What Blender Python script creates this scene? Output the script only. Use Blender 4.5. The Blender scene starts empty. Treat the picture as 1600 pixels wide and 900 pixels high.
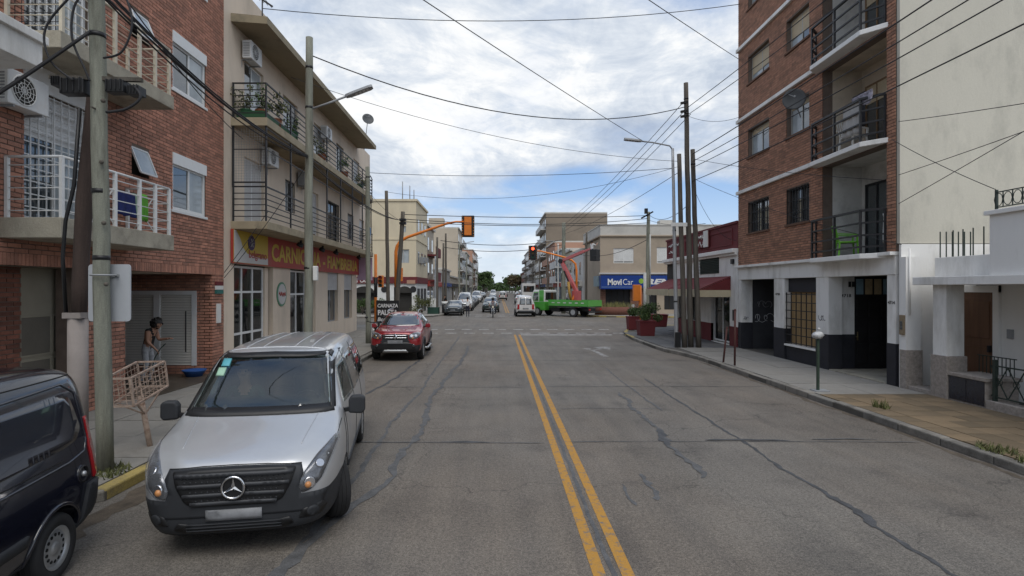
import bpy, bmesh, math, random
from mathutils import Vector, Matrix
from mathutils.bvhtree import BVHTree
from mathutils.geometry import delaunay_2d_cdt

R = math.radians
PI = math.pi
random.seed(7)
SC = bpy.context.scene
COL = SC.collection

# ------------------------------------------------------------------ camera, light, exposure
cam_d = bpy.data.cameras.new('camera')
cam_d.lens = 36.0 * 860.0 / 1600.0
cam_d.sensor_width = 36.0
cam_d.clip_start = 0.05
cam_d.clip_end = 3000
cam = bpy.data.objects.new('camera', cam_d)
cam.location = (0, 0, 2.55)
cam.rotation_euler = (R(90), 0, 0)
cam_d.shift_x = 25.0 / 1600.0       # the photograph is cropped a little off the street's axis
COL.objects.link(cam)
SC.camera = cam
SC.view_settings.view_transform = 'Standard'
SC.view_settings.look = 'None'
SC.view_settings.gamma = 1
SC.view_settings.use_curve_mapping = False
SC.view_settings.exposure = 0.86
SC.render.engine = 'CYCLES'
SC.cycles.use_denoising = True
SC.cycles.max_bounces = 6
SC.cycles.diffuse_bounces = 4
SC.cycles.glossy_bounces = 3
SC.cycles.transmission_bounces = 4
SC.cycles.transparent_max_bounces = 12
SC.cycles.caustics_reflective = False
SC.cycles.caustics_refractive = False

SUN_EL, SUN_AZ = R(58), R(170)      # high sun behind the camera, hidden by cloud; azimuth from +Y clockwise
sun_d = bpy.data.lights.new('sun', 'SUN')
sun_d.energy = 1.0
sun_d.angle = R(40)
sun_d.color = (1.0, 0.96, 0.9)
sun = bpy.data.objects.new('sun', sun_d)
sdir = Vector((math.sin(SUN_AZ) * math.cos(SUN_EL), math.cos(SUN_AZ) * math.cos(SUN_EL), math.sin(SUN_EL)))
sun.rotation_euler = (-sdir).to_track_quat('-Z', 'Y').to_euler()
sun.location = (0, -20, 60)
COL.objects.link(sun)


def make_world():
    w = bpy.data.worlds.new('World')
    SC.world = w
    w.use_nodes = True
    nt = w.node_tree
    nt.nodes.clear()
    N = nt.nodes.new
    L = nt.links.new
    out = N('ShaderNodeOutputWorld')
    bg = N('ShaderNodeBackground')
    bg.inputs['Strength'].default_value = 0.1
    L(bg.outputs[0], out.inputs[0])
    sky = N('ShaderNodeTexSky')
    sky.sky_type = 'NISHITA'
    sky.sun_disc = False
    sky.sun_elevation = SUN_EL
    sky.sun_rotation = SUN_AZ
    sky.altitude = 0
    sky.air_density = 1.0
    sky.dust_density = 0.6
    sky.ozone_density = 1.5
    tc = N('ShaderNodeTexCoord')
    sep = N('ShaderNodeSeparateXYZ')
    L(tc.outputs['Generated'], sep.inputs[0])

    def mth(op, a, b=None, c=None, clamp=False):
        n = N('ShaderNodeMath')
        n.operation = op
        n.use_clamp = clamp
        for i, v in enumerate((a, b, c)):
            if v is None:
                continue
            if isinstance(v, (int, float)):
                n.inputs[i].default_value = v
            else:
                L(v, n.inputs[i])
        return n.outputs[0]

    z = mth('ADD', mth('MAXIMUM', sep.outputs['Z'], 0.0), 0.26)
    u = mth('DIVIDE', sep.outputs['X'], z)
    v = mth('DIVIDE', sep.outputs['Y'], z)
    comb = N('ShaderNodeCombineXYZ')
    L(u, comb.inputs[0])
    L(v, comb.inputs[1])

    def noise(scale, detail, rough, off, dist=0.0, sx=1.0, sy=1.0):
        mp = N('ShaderNodeMapping')
        mp.inputs['Location'].default_value = off
        mp.inputs['Scale'].default_value = (scale * sx, scale * sy, 1)
        L(comb.outputs[0], mp.inputs[0])
        n = N('ShaderNodeTexNoise')
        n.inputs['Scale'].default_value = 1.0
        n.inputs['Detail'].default_value = detail
        n.inputs['Roughness'].default_value = rough
        n.inputs['Distortion'].default_value = dist
        L(mp.outputs[0], n.inputs[0])
        return n.outputs[0]

    def ramp(fac, stops):
        r = N('ShaderNodeValToRGB')
        el = r.color_ramp.elements
        while len(el) > 1:
            el.remove(el[-1])
        el[0].position, el[0].color = stops[0][0], (*stops[0][1], 1)
        for p, c in stops[1:]:
            e = el.new(p)
            e.color = (*c, 1)
        L(fac, r.inputs[0])
        return r.outputs[0]

    def mix(fac, a, b):
        m = N('ShaderNodeMix')
        m.data_type = 'RGBA'
        for i, vv in ((0, fac), (6, a), (7, b)):
            if isinstance(vv, tuple):
                m.inputs[i].default_value = (*vv, 1)
            elif isinstance(vv, (int, float)):
                m.inputs[i].default_value = vv
            else:
                L(vv, m.inputs[i])
        return m.outputs[2]

    big = noise(0.62, 9, 0.56, (3.1, 1.35, 0.0), 0.25)
    wisp = noise(1.9, 8, 0.6, (7.7, 2.0, 3.0), 0.6, 0.7, 1.0)
    cover = mth('ADD', mth('MULTIPLY', big, 0.72), mth('MULTIPLY', wisp, 0.28))

    def gap(cx, cz, rx, rz, amt):
        """a break in the cloud round one direction of the sky"""
        a = mth('DIVIDE', mth('SUBTRACT', sep.outputs['X'], cx), rx)
        c = mth('DIVIDE', mth('SUBTRACT', sep.outputs['Z'], cz), rz)
        q = mth('ADD', mth('MULTIPLY', a, a), mth('MULTIPLY', c, c))
        k = mth('MULTIPLY', mth('SUBTRACT', 1.0, q, None, True), amt)
        return mth('MULTIPLY', k, mth('GREATER_THAN', sep.outputs['Y'], 0.0))

    for g_ in (gap(.15, .185, .20, .038, .13), gap(.34, .13, .12, .065, .14), gap(.0, .15, .10, .02, .05), gap(.36, .50, .17, .16, .13), gap(-.20, .40, .25, .18, -.05)):
        cover = mth('SUBTRACT', cover, g_)
    mask = ramp(cover, [(0.395, (0, 0, 0)), (0.47, (0.7,) * 3), (0.53, (1, 1, 1))])
    shade = mth('ADD', mth('MULTIPLY', noise(1.3, 10, 0.66, (11.3, 5.2, 1.0), 0.5), 0.72), mth('MULTIPLY', noise(5.5, 8, 0.66, (2.3, 8.2, 4.0), 0.8), 0.28))
    cloud = ramp(shade, [(0.37, (2.5, 2.9, 3.6)), (0.45, (3.2, 3.6, 4.2)), (0.52, (4.2, 4.5, 4.9)), (0.57, (5.3, 5.4, 5.5)), (0.64, (6.0, 6.0, 6.0))])
    blue = mix(0.6, sky.outputs[0], (1.15, 2.05, 3.9))
    col = mix(mask, blue, cloud)
    # thin bright veil towards the horizon
    hz = ramp(sep.outputs['Z'], [(0.0, (0.8,) * 3), (0.08, (0.3,) * 3), (0.2, (0.0,) * 3)])
    col = mix(hz, col, (4.5, 5.0, 5.5))
    zz = mth('ADD', mth('MULTIPLY', sep.outputs['Z'], 0.5), 0.5)
    below = ramp(zz, [(0.47, (0, 0, 0)), (0.5, (1, 1, 1))])
    col = mix(below, (1.8, 1.8, 1.8), col)
    L(col, bg.inputs['Color'])


make_world()


# ------------------------------------------------------------------ materials
def _nodes(m):
    m.use_nodes = True
    nt = m.node_tree
    return nt, nt.nodes.get('Principled BSDF')


MATS = {}


def mat(name, col, rough=0.75, var=0.18, scale=3.0, bump=0.0, bscale=40.0, metal=0.0, spec=0.4,
        stain=None, stain_amt=0.0, stain_scale=1.2, grain=0.0, island=0.0, coat=0.0, stretch=(1, 1, 1), emit=None):
    """procedural surface: two octaves of blotchy colour, optional stains, grain, relief"""
    if name in MATS:
        return MATS[name]
    m = bpy.data.materials.new(name)
    MATS[name] = m
    nt, p = _nodes(m)
    N, L = nt.nodes.new, nt.links.new
    p.inputs['Roughness'].default_value = rough
    p.inputs['Metallic'].default_value = metal
    p.inputs['Specular IOR Level'].default_value = spec
    if coat:
        p.inputs['Coat Weight'].default_value = coat
        p.inputs['Coat Roughness'].default_value = 0.04
    tc = N('ShaderNodeTexCoord')
    mp = N('ShaderNodeMapping')
    mp.inputs['Scale'].default_value = stretch
    L(tc.outputs['Object'], mp.inputs[0])
    n1 = N('ShaderNodeTexNoise')
    n1.inputs['Scale'].default_value = scale
    n1.inputs['Detail'].default_value = 7
    n1.inputs['Roughness'].default_value = 0.62
    L(mp.outputs[0], n1.inputs[0])
    c = Vector(col)
    r = N('ShaderNodeValToRGB')
    r.color_ramp.elements[0].position = 0.28
    r.color_ramp.elements[1].position = 0.72
    r.color_ramp.elements[0].color = (*[max(0, x * (1 - var)) for x in c], 1)
    r.color_ramp.elements[1].color = (*[min(1, x * (1 + var)) for x in c], 1)
    L(n1.outputs[0], r.inputs[0])
    cur = r.outputs[0]

    def mixc(fac, a, b, blend='MIX'):
        x = N('ShaderNodeMix')
        x.data_type = 'RGBA'
        x.blend_type = blend
        for i, vv in ((0, fac), (6, a), (7, b)):
            if isinstance(vv, tuple):
                x.inputs[i].default_value = (*vv[:3], 1)
            elif isinstance(vv, (int, float)):
                x.inputs[i].default_value = vv
            else:
                L(vv, x.inputs[i])
        return x.outputs[2]

    if stain is not None:
        ns = N('ShaderNodeTexNoise')
        ns.inputs['Scale'].default_value = stain_scale
        ns.inputs['Detail'].default_value = 9
        ns.inputs['Roughness'].default_value = 0.68
        L(mp.outputs[0], ns.inputs[0])
        rs = N('ShaderNodeValToRGB')
        rs.color_ramp.elements[0].position = 0.50
        rs.color_ramp.elements[1].position = 0.72
        rs.color_ramp.elements[0].color = (0, 0, 0, 1)
        rs.color_ramp.elements[1].color = (stain_amt,) * 3 + (1,)
        L(ns.outputs[0], rs.inputs[0])
        cur = mixc(rs.outputs[0], cur, tuple(stain))
    if island:
        g = N('ShaderNodeNewGeometry')
        oi = N('ShaderNodeObjectInfo')
        ad = N('ShaderNodeMath')
        ad.operation = 'ADD'
        L(g.outputs['Random Per Island'], ad.inputs[0])
        L(oi.outputs['Random'], ad.inputs[1])
        fr = N('ShaderNodeMath')
        fr.operation = 'FRACT'
        L(ad.outputs[0], fr.inputs[0])
        ri = N('ShaderNodeValToRGB')
        ri.color_ramp.elements[0].color = (1 - island, 1 - island, 1 - island, 1)
        ri.color_ramp.elements[1].color = (1 + island, 1 + island * 0.75, 1 + island * 0.55, 1)
        L(fr.outputs[0], ri.inputs[0])
        cur = mixc(1.0, cur, ri.outputs[0], 'MULTIPLY')
    if grain:
        ng = N('ShaderNodeTexNoise')
        ng.inputs['Scale'].default_value = 90
        ng.inputs['Detail'].default_value = 3
        L(tc.outputs['Object'], ng.inputs[0])
        rg = N('ShaderNodeValToRGB')
        rg.color_ramp.elements[0].position = 0.3
        rg.color_ramp.elements[1].position = 0.7
        rg.color_ramp.elements[0].color = (1 - grain,) * 3 + (1,)
        rg.color_ramp.elements[1].color = (1 + grain,) * 3 + (1,)
        L(ng.outputs[0], rg.inputs[0])
        cur = mixc(1.0, cur, rg.outputs[0], 'MULTIPLY')
    L(cur, p.inputs['Base Color'])
    if bump:
        nb = N('ShaderNodeTexNoise')
        nb.inputs['Scale'].default_value = bscale
        nb.inputs['Detail'].default_value = 5
        L(mp.outputs[0], nb.inputs[0])
        b = N('ShaderNodeBump')
        b.inputs['Strength'].default_value = bump
        b.inputs['Distance'].default_value = 0.02
        L(nb.outputs[0], b.inputs['Height'])
        L(b.outputs[0], p.inputs['Normal'])
    if rough > 0.25 and not metal:
        mr = N('ShaderNodeMapRange')
        mr.inputs[3].default_value = max(0.05, rough - 0.12)
        mr.inputs[4].default_value = min(1.0, rough + 0.1)
        L(n1.outputs[0], mr.inputs[0])
        L(mr.outputs[0], p.inputs['Roughness'])
    if emit:
        p.inputs['Emission Color'].default_value = (*emit[0], 1)
        p.inputs['Emission Strength'].default_value = emit[1]
    return m


def glass_mat(name, tint, opacity, rough=0.03, ior=1.6, clear=None):
    """a pane: sharp reflections over a partly see-through tinted body"""
    if name in MATS:
        return MATS[name]
    m = bpy.data.materials.new(name)
    MATS[name] = m
    nt, p = _nodes(m)
    N, L = nt.nodes.new, nt.links.new
    p.inputs['Base Color'].default_value = (*tint, 1)
    p.inputs['Roughness'].default_value = rough
    p.inputs['Specular IOR Level'].default_value = 0.9
    p.inputs['IOR'].default_value = ior
    p.inputs['Coat Weight'].default_value = 0.5
    p.inputs['Coat Roughness'].default_value = 0.02
    tc = N('ShaderNodeTexCoord')
    n = N('ShaderNodeTexNoise')
    n.inputs['Scale'].default_value = 1.3
    L(tc.outputs['Object'], n.inputs[0])
    b = N('ShaderNodeBump')
    b.inputs['Strength'].default_value = 0.06
    b.inputs['Distance'].default_value = 0.05
    L(n.outputs[0], b.inputs['Height'])
    L(b.outputs[0], p.inputs['Coat Normal'])
    if opacity < 1:
        tr = N('ShaderNodeBsdfTransparent')
        tr.inputs[0].default_value = (*(clear or [0.55 + 0.45 * t for t in tint]), 1)
        mx = N('ShaderNodeMixShader')
        fr = N('ShaderNodeFresnel')
        fr.inputs[0].default_value = ior
        ad = N('ShaderNodeMath')
        ad.operation = 'ADD'
        ad.use_clamp = True
        L(fr.outputs[0], ad.inputs[0])
        ad.inputs[1].default_value = opacity
        bf = N('ShaderNodeNewGeometry')
        om = N('ShaderNodeMath')
        om.operation = 'SUBTRACT'
        om.inputs[0].default_value = 1.0
        L(bf.outputs['Backfacing'], om.inputs[1])
        ml = N('ShaderNodeMath')
        ml.operation = 'MULTIPLY'
        L(ad.outputs[0], ml.inputs[0])
        L(om.outputs[0], ml.inputs[1])
        L(ml.outputs[0], mx.inputs[0])
        L(tr.outputs[0], mx.inputs[1])
        L(p.outputs[0], mx.inputs[2])
        L(mx.outputs[0], nt.nodes['Material Output'].inputs[0])
    return m


# ------------------------------------------------------------------ mesh builder
class MB:
    def __init__(s):
        s.v, s.f, s.m, s.s = [], [], [], []

    def add(s, vs, fs, m=0, smooth=False):
        o = len(s.v)
        s.v += [tuple(v) for v in vs]
        for f in fs:
            s.f.append([i + o for i in f])
            s.m.append(m)
            s.s.append(smooth)

    def box(s, x0, x1, y0, y1, z0, z1, m=0, M=None):
        if x0 > x1: x0, x1 = x1, x0
        if y0 > y1: y0, y1 = y1, y0
        if z0 > z1: z0, z1 = z1, z0
        vs = [Vector((x, y, z)) for z in (z0, z1) for y in (y0, y1) for x in (x0, x1)]
        if M is not None:
            vs = [M @ v for v in vs]
        s.add(vs, [(0, 2, 3, 1), (4, 5, 7, 6), (0, 1, 5, 4), (2, 6, 7, 3), (0, 4, 6, 2), (1, 3, 7, 5)], m)
        return s

    def bar(s, a, b, w, h=None, m=0, up=(0, 0, 1)):
        """rectangular bar from a to b"""
        a, b = Vector(a), Vector(b)
        d = (b - a).normalized()
        h = w if h is None else h
        u = Vector(up)
        if abs(d.dot(u)) > 0.97:
            u = Vector((0, 1, 0))
        sd = d.cross(u).normalized()
        up2 = sd.cross(d).normalized()
        vs = []
        for p in (a, b):
            for i, j in ((-1, -1), (1, -1), (1, 1), (-1, 1)):
                vs.append(p + sd * (i * w / 2) + up2 * (j * h / 2))
        s.add(vs, [(0, 3, 2, 1), (4, 5, 6, 7), (0, 1, 5, 4), (1, 2, 6, 5), (2, 3, 7, 6), (3, 0, 4, 7)], m)
        return s

    def tube(s, pts, r, n=8, m=0, cap=True, smooth=True, closed=False):
        pts = [Vector(p) for p in pts]
        k = len(pts)
        rs = r if isinstance(r, (list, tuple)) else [r] * k
        dirs = []
        for i in range(k):
            if closed:
                d = pts[(i + 1) % k] - pts[i - 1]
            else:
                d = pts[min(i + 1, k - 1)] - pts[max(i - 1, 0)]
            dirs.append(d.normalized() if d.length > 1e-9 else Vector((0, 0, 1)))
        u = Vector((0, 0, 1)) if abs(dirs[0].z) < 0.9 else Vector((1, 0, 0))
        sd = dirs[0].cross(u).normalized()
        vs, fs = [], []
        for i in range(k):
            sd = (sd - dirs[i] * sd.dot(dirs[i]))
            sd = sd.normalized() if sd.length > 1e-6 else dirs[i].orthogonal().normalized()
            up = dirs[i].cross(sd)
            for j in range(n):
                a = 2 * PI * j / n
                vs.append(pts[i] + (sd * math.cos(a) + up * math.sin(a)) * rs[i])
        kk = k if closed else k - 1
        for i in range(kk):
            for j in range(n):
                a, b = i * n + j, i * n + (j + 1) % n
                c, d = ((i + 1) % k) * n + (j + 1) % n, ((i + 1) % k) * n + j
                fs.append((a, b, c, d))
        s.add(vs, fs, m, smooth)
        if cap and not closed:
            o = len(s.v) - len(vs)
            s.f.append([o + j for j in range(n)][::-1]); s.m.append(m); s.s.append(False)
            s.f.append([o + (k - 1) * n + j for j in range(n)]); s.m.append(m); s.s.append(False)
        return s

    def cyl(s, p0, p1, r0, r1=None, n=12, m=0, cap=True):
        return s.tube([p0, p1], [r0, r0 if r1 is None else r1], n, m, cap)

    def prism(s, poly, axis, a, b, m=0):
        """poly extruded along axis from a to b; x: (y,z)  y: (x,z)  z: (x,y)"""
        def P(u, v, t):
            return (t, u, v) if axis == 'x' else ((u, t, v) if axis == 'y' else (u, v, t))
        n = len(poly)
        vs = [P(u, v, a) for u, v in poly] + [P(u, v, b) for u, v in poly]
        fs = [tuple(range(n))[::-1], tuple(range(n, 2 * n))]
        fs += [(i, (i + 1) % n, n + (i + 1) % n, n + i) for i in range(n)]
        s.add(vs, fs, m)
        return s

    def lathe(s, prof, c, axis='z', n=16, m=0, smooth=True):
        """prof = [(radius, height)...] about axis through c"""
        c = Vector(c)
        vs, fs = [], []
        for r, h in prof:
            for j in range(n):
                a = 2 * PI * j / n
                p = (r * math.cos(a), r * math.sin(a), h)
                if axis == 'x':
                    p = (p[2], p[0], p[1])
                elif axis == 'y':
                    p = (p[0], p[2], p[1])
                vs.append(c + Vector(p))
        for i in range(len(prof) - 1):
            for j in range(n):
                fs.append((i * n + j, i * n + (j + 1) % n, (i + 1) * n + (j + 1) % n, (i + 1) * n + j))
        s.add(vs, fs, m, smooth)
        return s

    def ball(s, c, r, n=10, m=0, sc=(1, 1, 1)):
        prof = []
        k = max(4, n // 2)
        c = Vector(c)
        vs, fs = [], []
        for i in range(k + 1):
            t = PI * i / k - PI / 2
            for j in range(n):
                a = 2 * PI * j / n
                vs.append(c + Vector((math.cos(t) * math.cos(a) * sc[0], math.cos(t) * math.sin(a) * sc[1], math.sin(t) * sc[2])) * r)
        for i in range(k):
            for j in range(n):
                fs.append((i * n + j, i * n + (j + 1) % n, (i + 1) * n + (j + 1) % n, (i + 1) * n + j))
        s.add(vs, fs, m, True)
        return s

    def disc(s, c, r, axis, t, n=20, m=0):
        return s.cyl(Vector(c) - Vector(axis) * t / 2, Vector(c) + Vector(axis) * t / 2, r, n=n, m=m)

    def build(s, name, mats, parent=None, label=None, cat=None, group=None, kind=None, bevel=0.0, bseg=2):
        me = bpy.data.meshes.new(name)
        off = Vector((0, 0, 0))
        p = parent
        while p is not None:
            off += p.location
            p = p.parent
        if off.length:
            vv = [tuple(Vector(v) - off) for v in s.v]
        else:
            vv = s.v
        me.from_pydata(vv, [], s.f)
        mats = mats if isinstance(mats, (list, tuple)) else [mats]
        for q in mats:
            me.materials.append(q)
        me.polygons.foreach_set('material_index', s.m)
        me.polygons.foreach_set('use_smooth', s.s)
        bm = bmesh.new()
        bm.from_mesh(me)
        bmesh.ops.remove_doubles(bm, verts=bm.verts, dist=1e-5)
        bmesh.ops.recalc_face_normals(bm, faces=bm.faces)
        if bevel:
            es = [e for e in bm.edges if len(e.link_faces) == 2 and e.calc_face_angle(0) > 0.6]
            bmesh.ops.bevel(bm, geom=es, offset=bevel, segments=bseg, affect='EDGES', profile=0.5, clamp_overlap=True)
        bm.to_mesh(me)
        bm.free()
        me.update()
        o = bpy.data.objects.new(name, me)
        COL.objects.link(o)
        if parent is not None:
            o.parent = parent
        return tag(o, label, cat, group, kind)


def tag(o, label=None, cat=None, group=None, kind=None):
    if label: o['label'] = label
    if cat: o['category'] = cat
    if group: o['group'] = group
    if kind: o['kind'] = kind
    return o


def thing(name, label, cat, loc=(0, 0, 0), group=None):
    o = bpy.data.objects.new(name, None)
    o.empty_display_size = 0.2
    o.location = loc
    COL.objects.link(o)
    return tag(o, label, cat, group)


def inst(src, name, parent, loc=(0, 0, 0), rot=None, scale=None):
    """another object on src's mesh, loc in parent space"""
    o = bpy.data.objects.new(name, src.data if hasattr(src, 'data') else src)
    COL.objects.link(o)
    o.parent = parent
    o.location = loc
    if rot is not None: o.rotation_euler = rot
    if scale is not None: o.scale = scale
    return o


KIDS = {}


def copy_tree(src, loc=None, rz=None, label=None, group=None, scale=None):
    def rec(o, par):
        c = o.copy()
        COL.objects.link(c)
        if par is not None:
            c.parent = par
        for ch in list(o.children):
            rec(ch, c)
        return c
    r = rec(src, None)
    if loc is not None: r.location = loc
    if rz is not None: r.rotation_euler = (0, 0, rz)
    if label: r['label'] = label
    if group: r['group'] = group
    if scale: r.scale = (scale, scale, scale)
    return r


def text_part(body, mat_, parent, loc, rot, size, width=None, extrude=0.004, bold=0.0, name='lettering', align='LEFT', shear=0.0, name_label=None):
    cu = bpy.data.curves.new('txt', 'FONT')
    cu.body = body
    cu.size = size
    cu.extrude = extrude
    cu.offset = bold
    cu.align_x = align
    cu.shear = shear
    cu.resolution_u = 3
    t = bpy.data.objects.new('txt', cu)
    COL.objects.link(t)
    dg = bpy.context.evaluated_depsgraph_get()
    me = bpy.data.meshes.new_from_object(t.evaluated_get(dg))
    bpy.data.objects.remove(t)
    bpy.data.curves.remove(cu)
    xs = [v.co.x for v in me.vertices]
    if width and xs:
        k = width / (max(xs) - min(xs))
        for v in me.vertices:
            v.co.x *= k
    me.materials.append(mat_)
    o = bpy.data.objects.new(name, me)
    COL.objects.link(o)
    off = Vector((0, 0, 0))
    p = parent
    while p is not None:
        off += p.location
        p = p.parent
    o.parent = parent
    o.location = Vector(loc) - off
    o.rotation_euler = rot
    return o


ROT_EAST = (R(90), 0, R(90))     # lettering on a wall that faces +X (left side of the street), reads along +Y
ROT_WEST = (R(90), 0, R(-90))    # on a wall that faces -X
ROT_SOUTH = (R(90), 0, 0)        # on a wall that faces the camera


def catenary(a, b, sag, n=14):
    a, b = Vector(a), Vector(b)
    return [a.lerp(b, i / n) - Vector((0, 0, sag * 4 * (i / n) * (1 - i / n))) for i in range(n + 1)]
# ------------------------------------------------------------------ shared materials
M_brick = mat('brick_red', (0.395, 0.198, 0.142), 0.85, 0.22, 5, 0.25, 60, island=0.25, grain=0.12, stain=(.13, .08, .065), stain_amt=.4, stain_scale=.8)
M_brick_r = mat('brick_orange', (0.345, 0.182, 0.12), 0.85, 0.22, 5, 0.25, 60, island=0.24, grain=0.12, stain=(.13, .075, .05), stain_amt=.4, stain_scale=.8)
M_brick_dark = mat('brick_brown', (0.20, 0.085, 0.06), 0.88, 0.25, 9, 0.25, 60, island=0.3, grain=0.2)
M_mortar = mat('mortar', (0.155, 0.118, 0.095), 0.95, 0.2, 5, 0.2)
M_slab = mat('slab_concrete', (0.36, 0.33, 0.265), 0.9, 0.2, 2.0, 0.3, 30, stain=(0.10, 0.09, 0.075), stain_amt=0.75, stain_scale=1.6, grain=0.12)
M_white = mat('white_paint', (0.66, 0.66, 0.64), 0.6, 0.06, 3, stain=(0.34, 0.32, 0.29), stain_amt=0.35, stain_scale=1.1)
M_whitewall = mat('white_wall', (0.77, 0.76, 0.735), 0.85, 0.05, 1.5, 0.15, 30, stain=(0.36, 0.34, 0.30), stain_amt=0.7, stain_scale=1.1, stretch=(1, 1, 0.3))
M_whitemetal = mat('white_metal', (0.70, 0.71, 0.71), 0.4, 0.06, 5, spec=0.5, stain=(0.35, 0.26, 0.18), stain_amt=0.25, stain_scale=5)
M_cream = mat('cream_wall', (0.68, 0.575, 0.465), 0.88, 0.06, 1.2, 0.12, 35, stain=(0.34, 0.29, 0.235), stain_amt=0.45, stain_scale=0.7, stretch=(1, 1, 0.4))
M_cream2 = mat('pale_cream_wall', (0.60, 0.52, 0.375), 0.88, 0.06, 1.2, 0.1, 35, stain=(0.36, 0.31, 0.24), stain_amt=0.4, stain_scale=0.5, stretch=(1, 1, 0.4))
M_party = mat('party_wall', (0.50, 0.475, 0.405), 0.9, 0.06, 0.6, 0.2, 18, stain=(0.345, 0.33, 0.285), stain_amt=0.75, stain_scale=1.3, grain=.06, stretch=(1, 1, 0.45))
M_black = mat('black_metal', (0.02, 0.02, 0.022), 0.5, 0.2, 8)
M_blackwall = mat('black_paint', (0.022, 0.022, 0.028), 0.75, 0.3, 3, 0.1)
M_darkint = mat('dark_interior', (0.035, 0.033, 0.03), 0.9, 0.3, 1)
M_grey = mat('grey_metal', (0.28, 0.29, 0.30), 0.5, 0.1, 5)
M_pole = mat('weathered_pole', (0.215, 0.22, 0.18), 0.9, 0.3, 3.0, 0.5, 14, stain=(0.085, 0.08, 0.062), stain_amt=0.8, stain_scale=2.4, grain=0.15, stretch=(3, 3, 0.35))
M_pole_dk = mat('dark_pole', (0.105, 0.093, 0.078), 0.92, 0.3, 3, 0.5, 14, stain=(0.04, 0.032, 0.026), stain_amt=0.8, stain_scale=2, grain=0.15, stretch=(3, 3, 0.3))
M_wire = mat('cable_black', (0.025, 0.025, 0.028), 0.7, 0.1, 3)
M_glass = glass_mat('window_glass', (0.05, 0.06, 0.065), 1.0)
M_glass_pale = mat('curtained_pane', (0.36, 0.40, 0.42), 0.12, 0.2, 2.0, spec=0.8)
M_shutter = mat('roller_blind', (0.50, 0.41, 0.28), 0.7, 0.08, 4)
M_rust = mat('rusty_metal', (0.44, 0.335, 0.27), 0.8, 0.3, 12, stain=(0.14, 0.06, 0.03), stain_amt=0.9, stain_scale=9)
M_leaf = mat('leaf_green', (0.055, 0.10, 0.03), 0.6, 0.5, 6, island=0.5)
M_leaf2 = mat('leaf_olive', (0.085, 0.10, 0.035), 0.6, 0.5, 6, island=0.5)
M_red = mat('dull_red_paint', (0.135, 0.022, 0.026), 0.8, 0.12, 2, stain=(0.085, 0.02, 0.02), stain_amt=0.5)
M_orange = mat('orange_paint', (0.72, 0.21, 0.03), 0.5, 0.08, 4)
M_wood = mat('door_wood', (0.13, 0.065, 0.035), 0.6, 0.25, 2, stretch=(6, 6, 0.6))
M_stone = mat('stone_plinth', (0.30, 0.265, 0.235), 0.85, 0.3, 14, 0.2, 30, grain=0.2)


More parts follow.
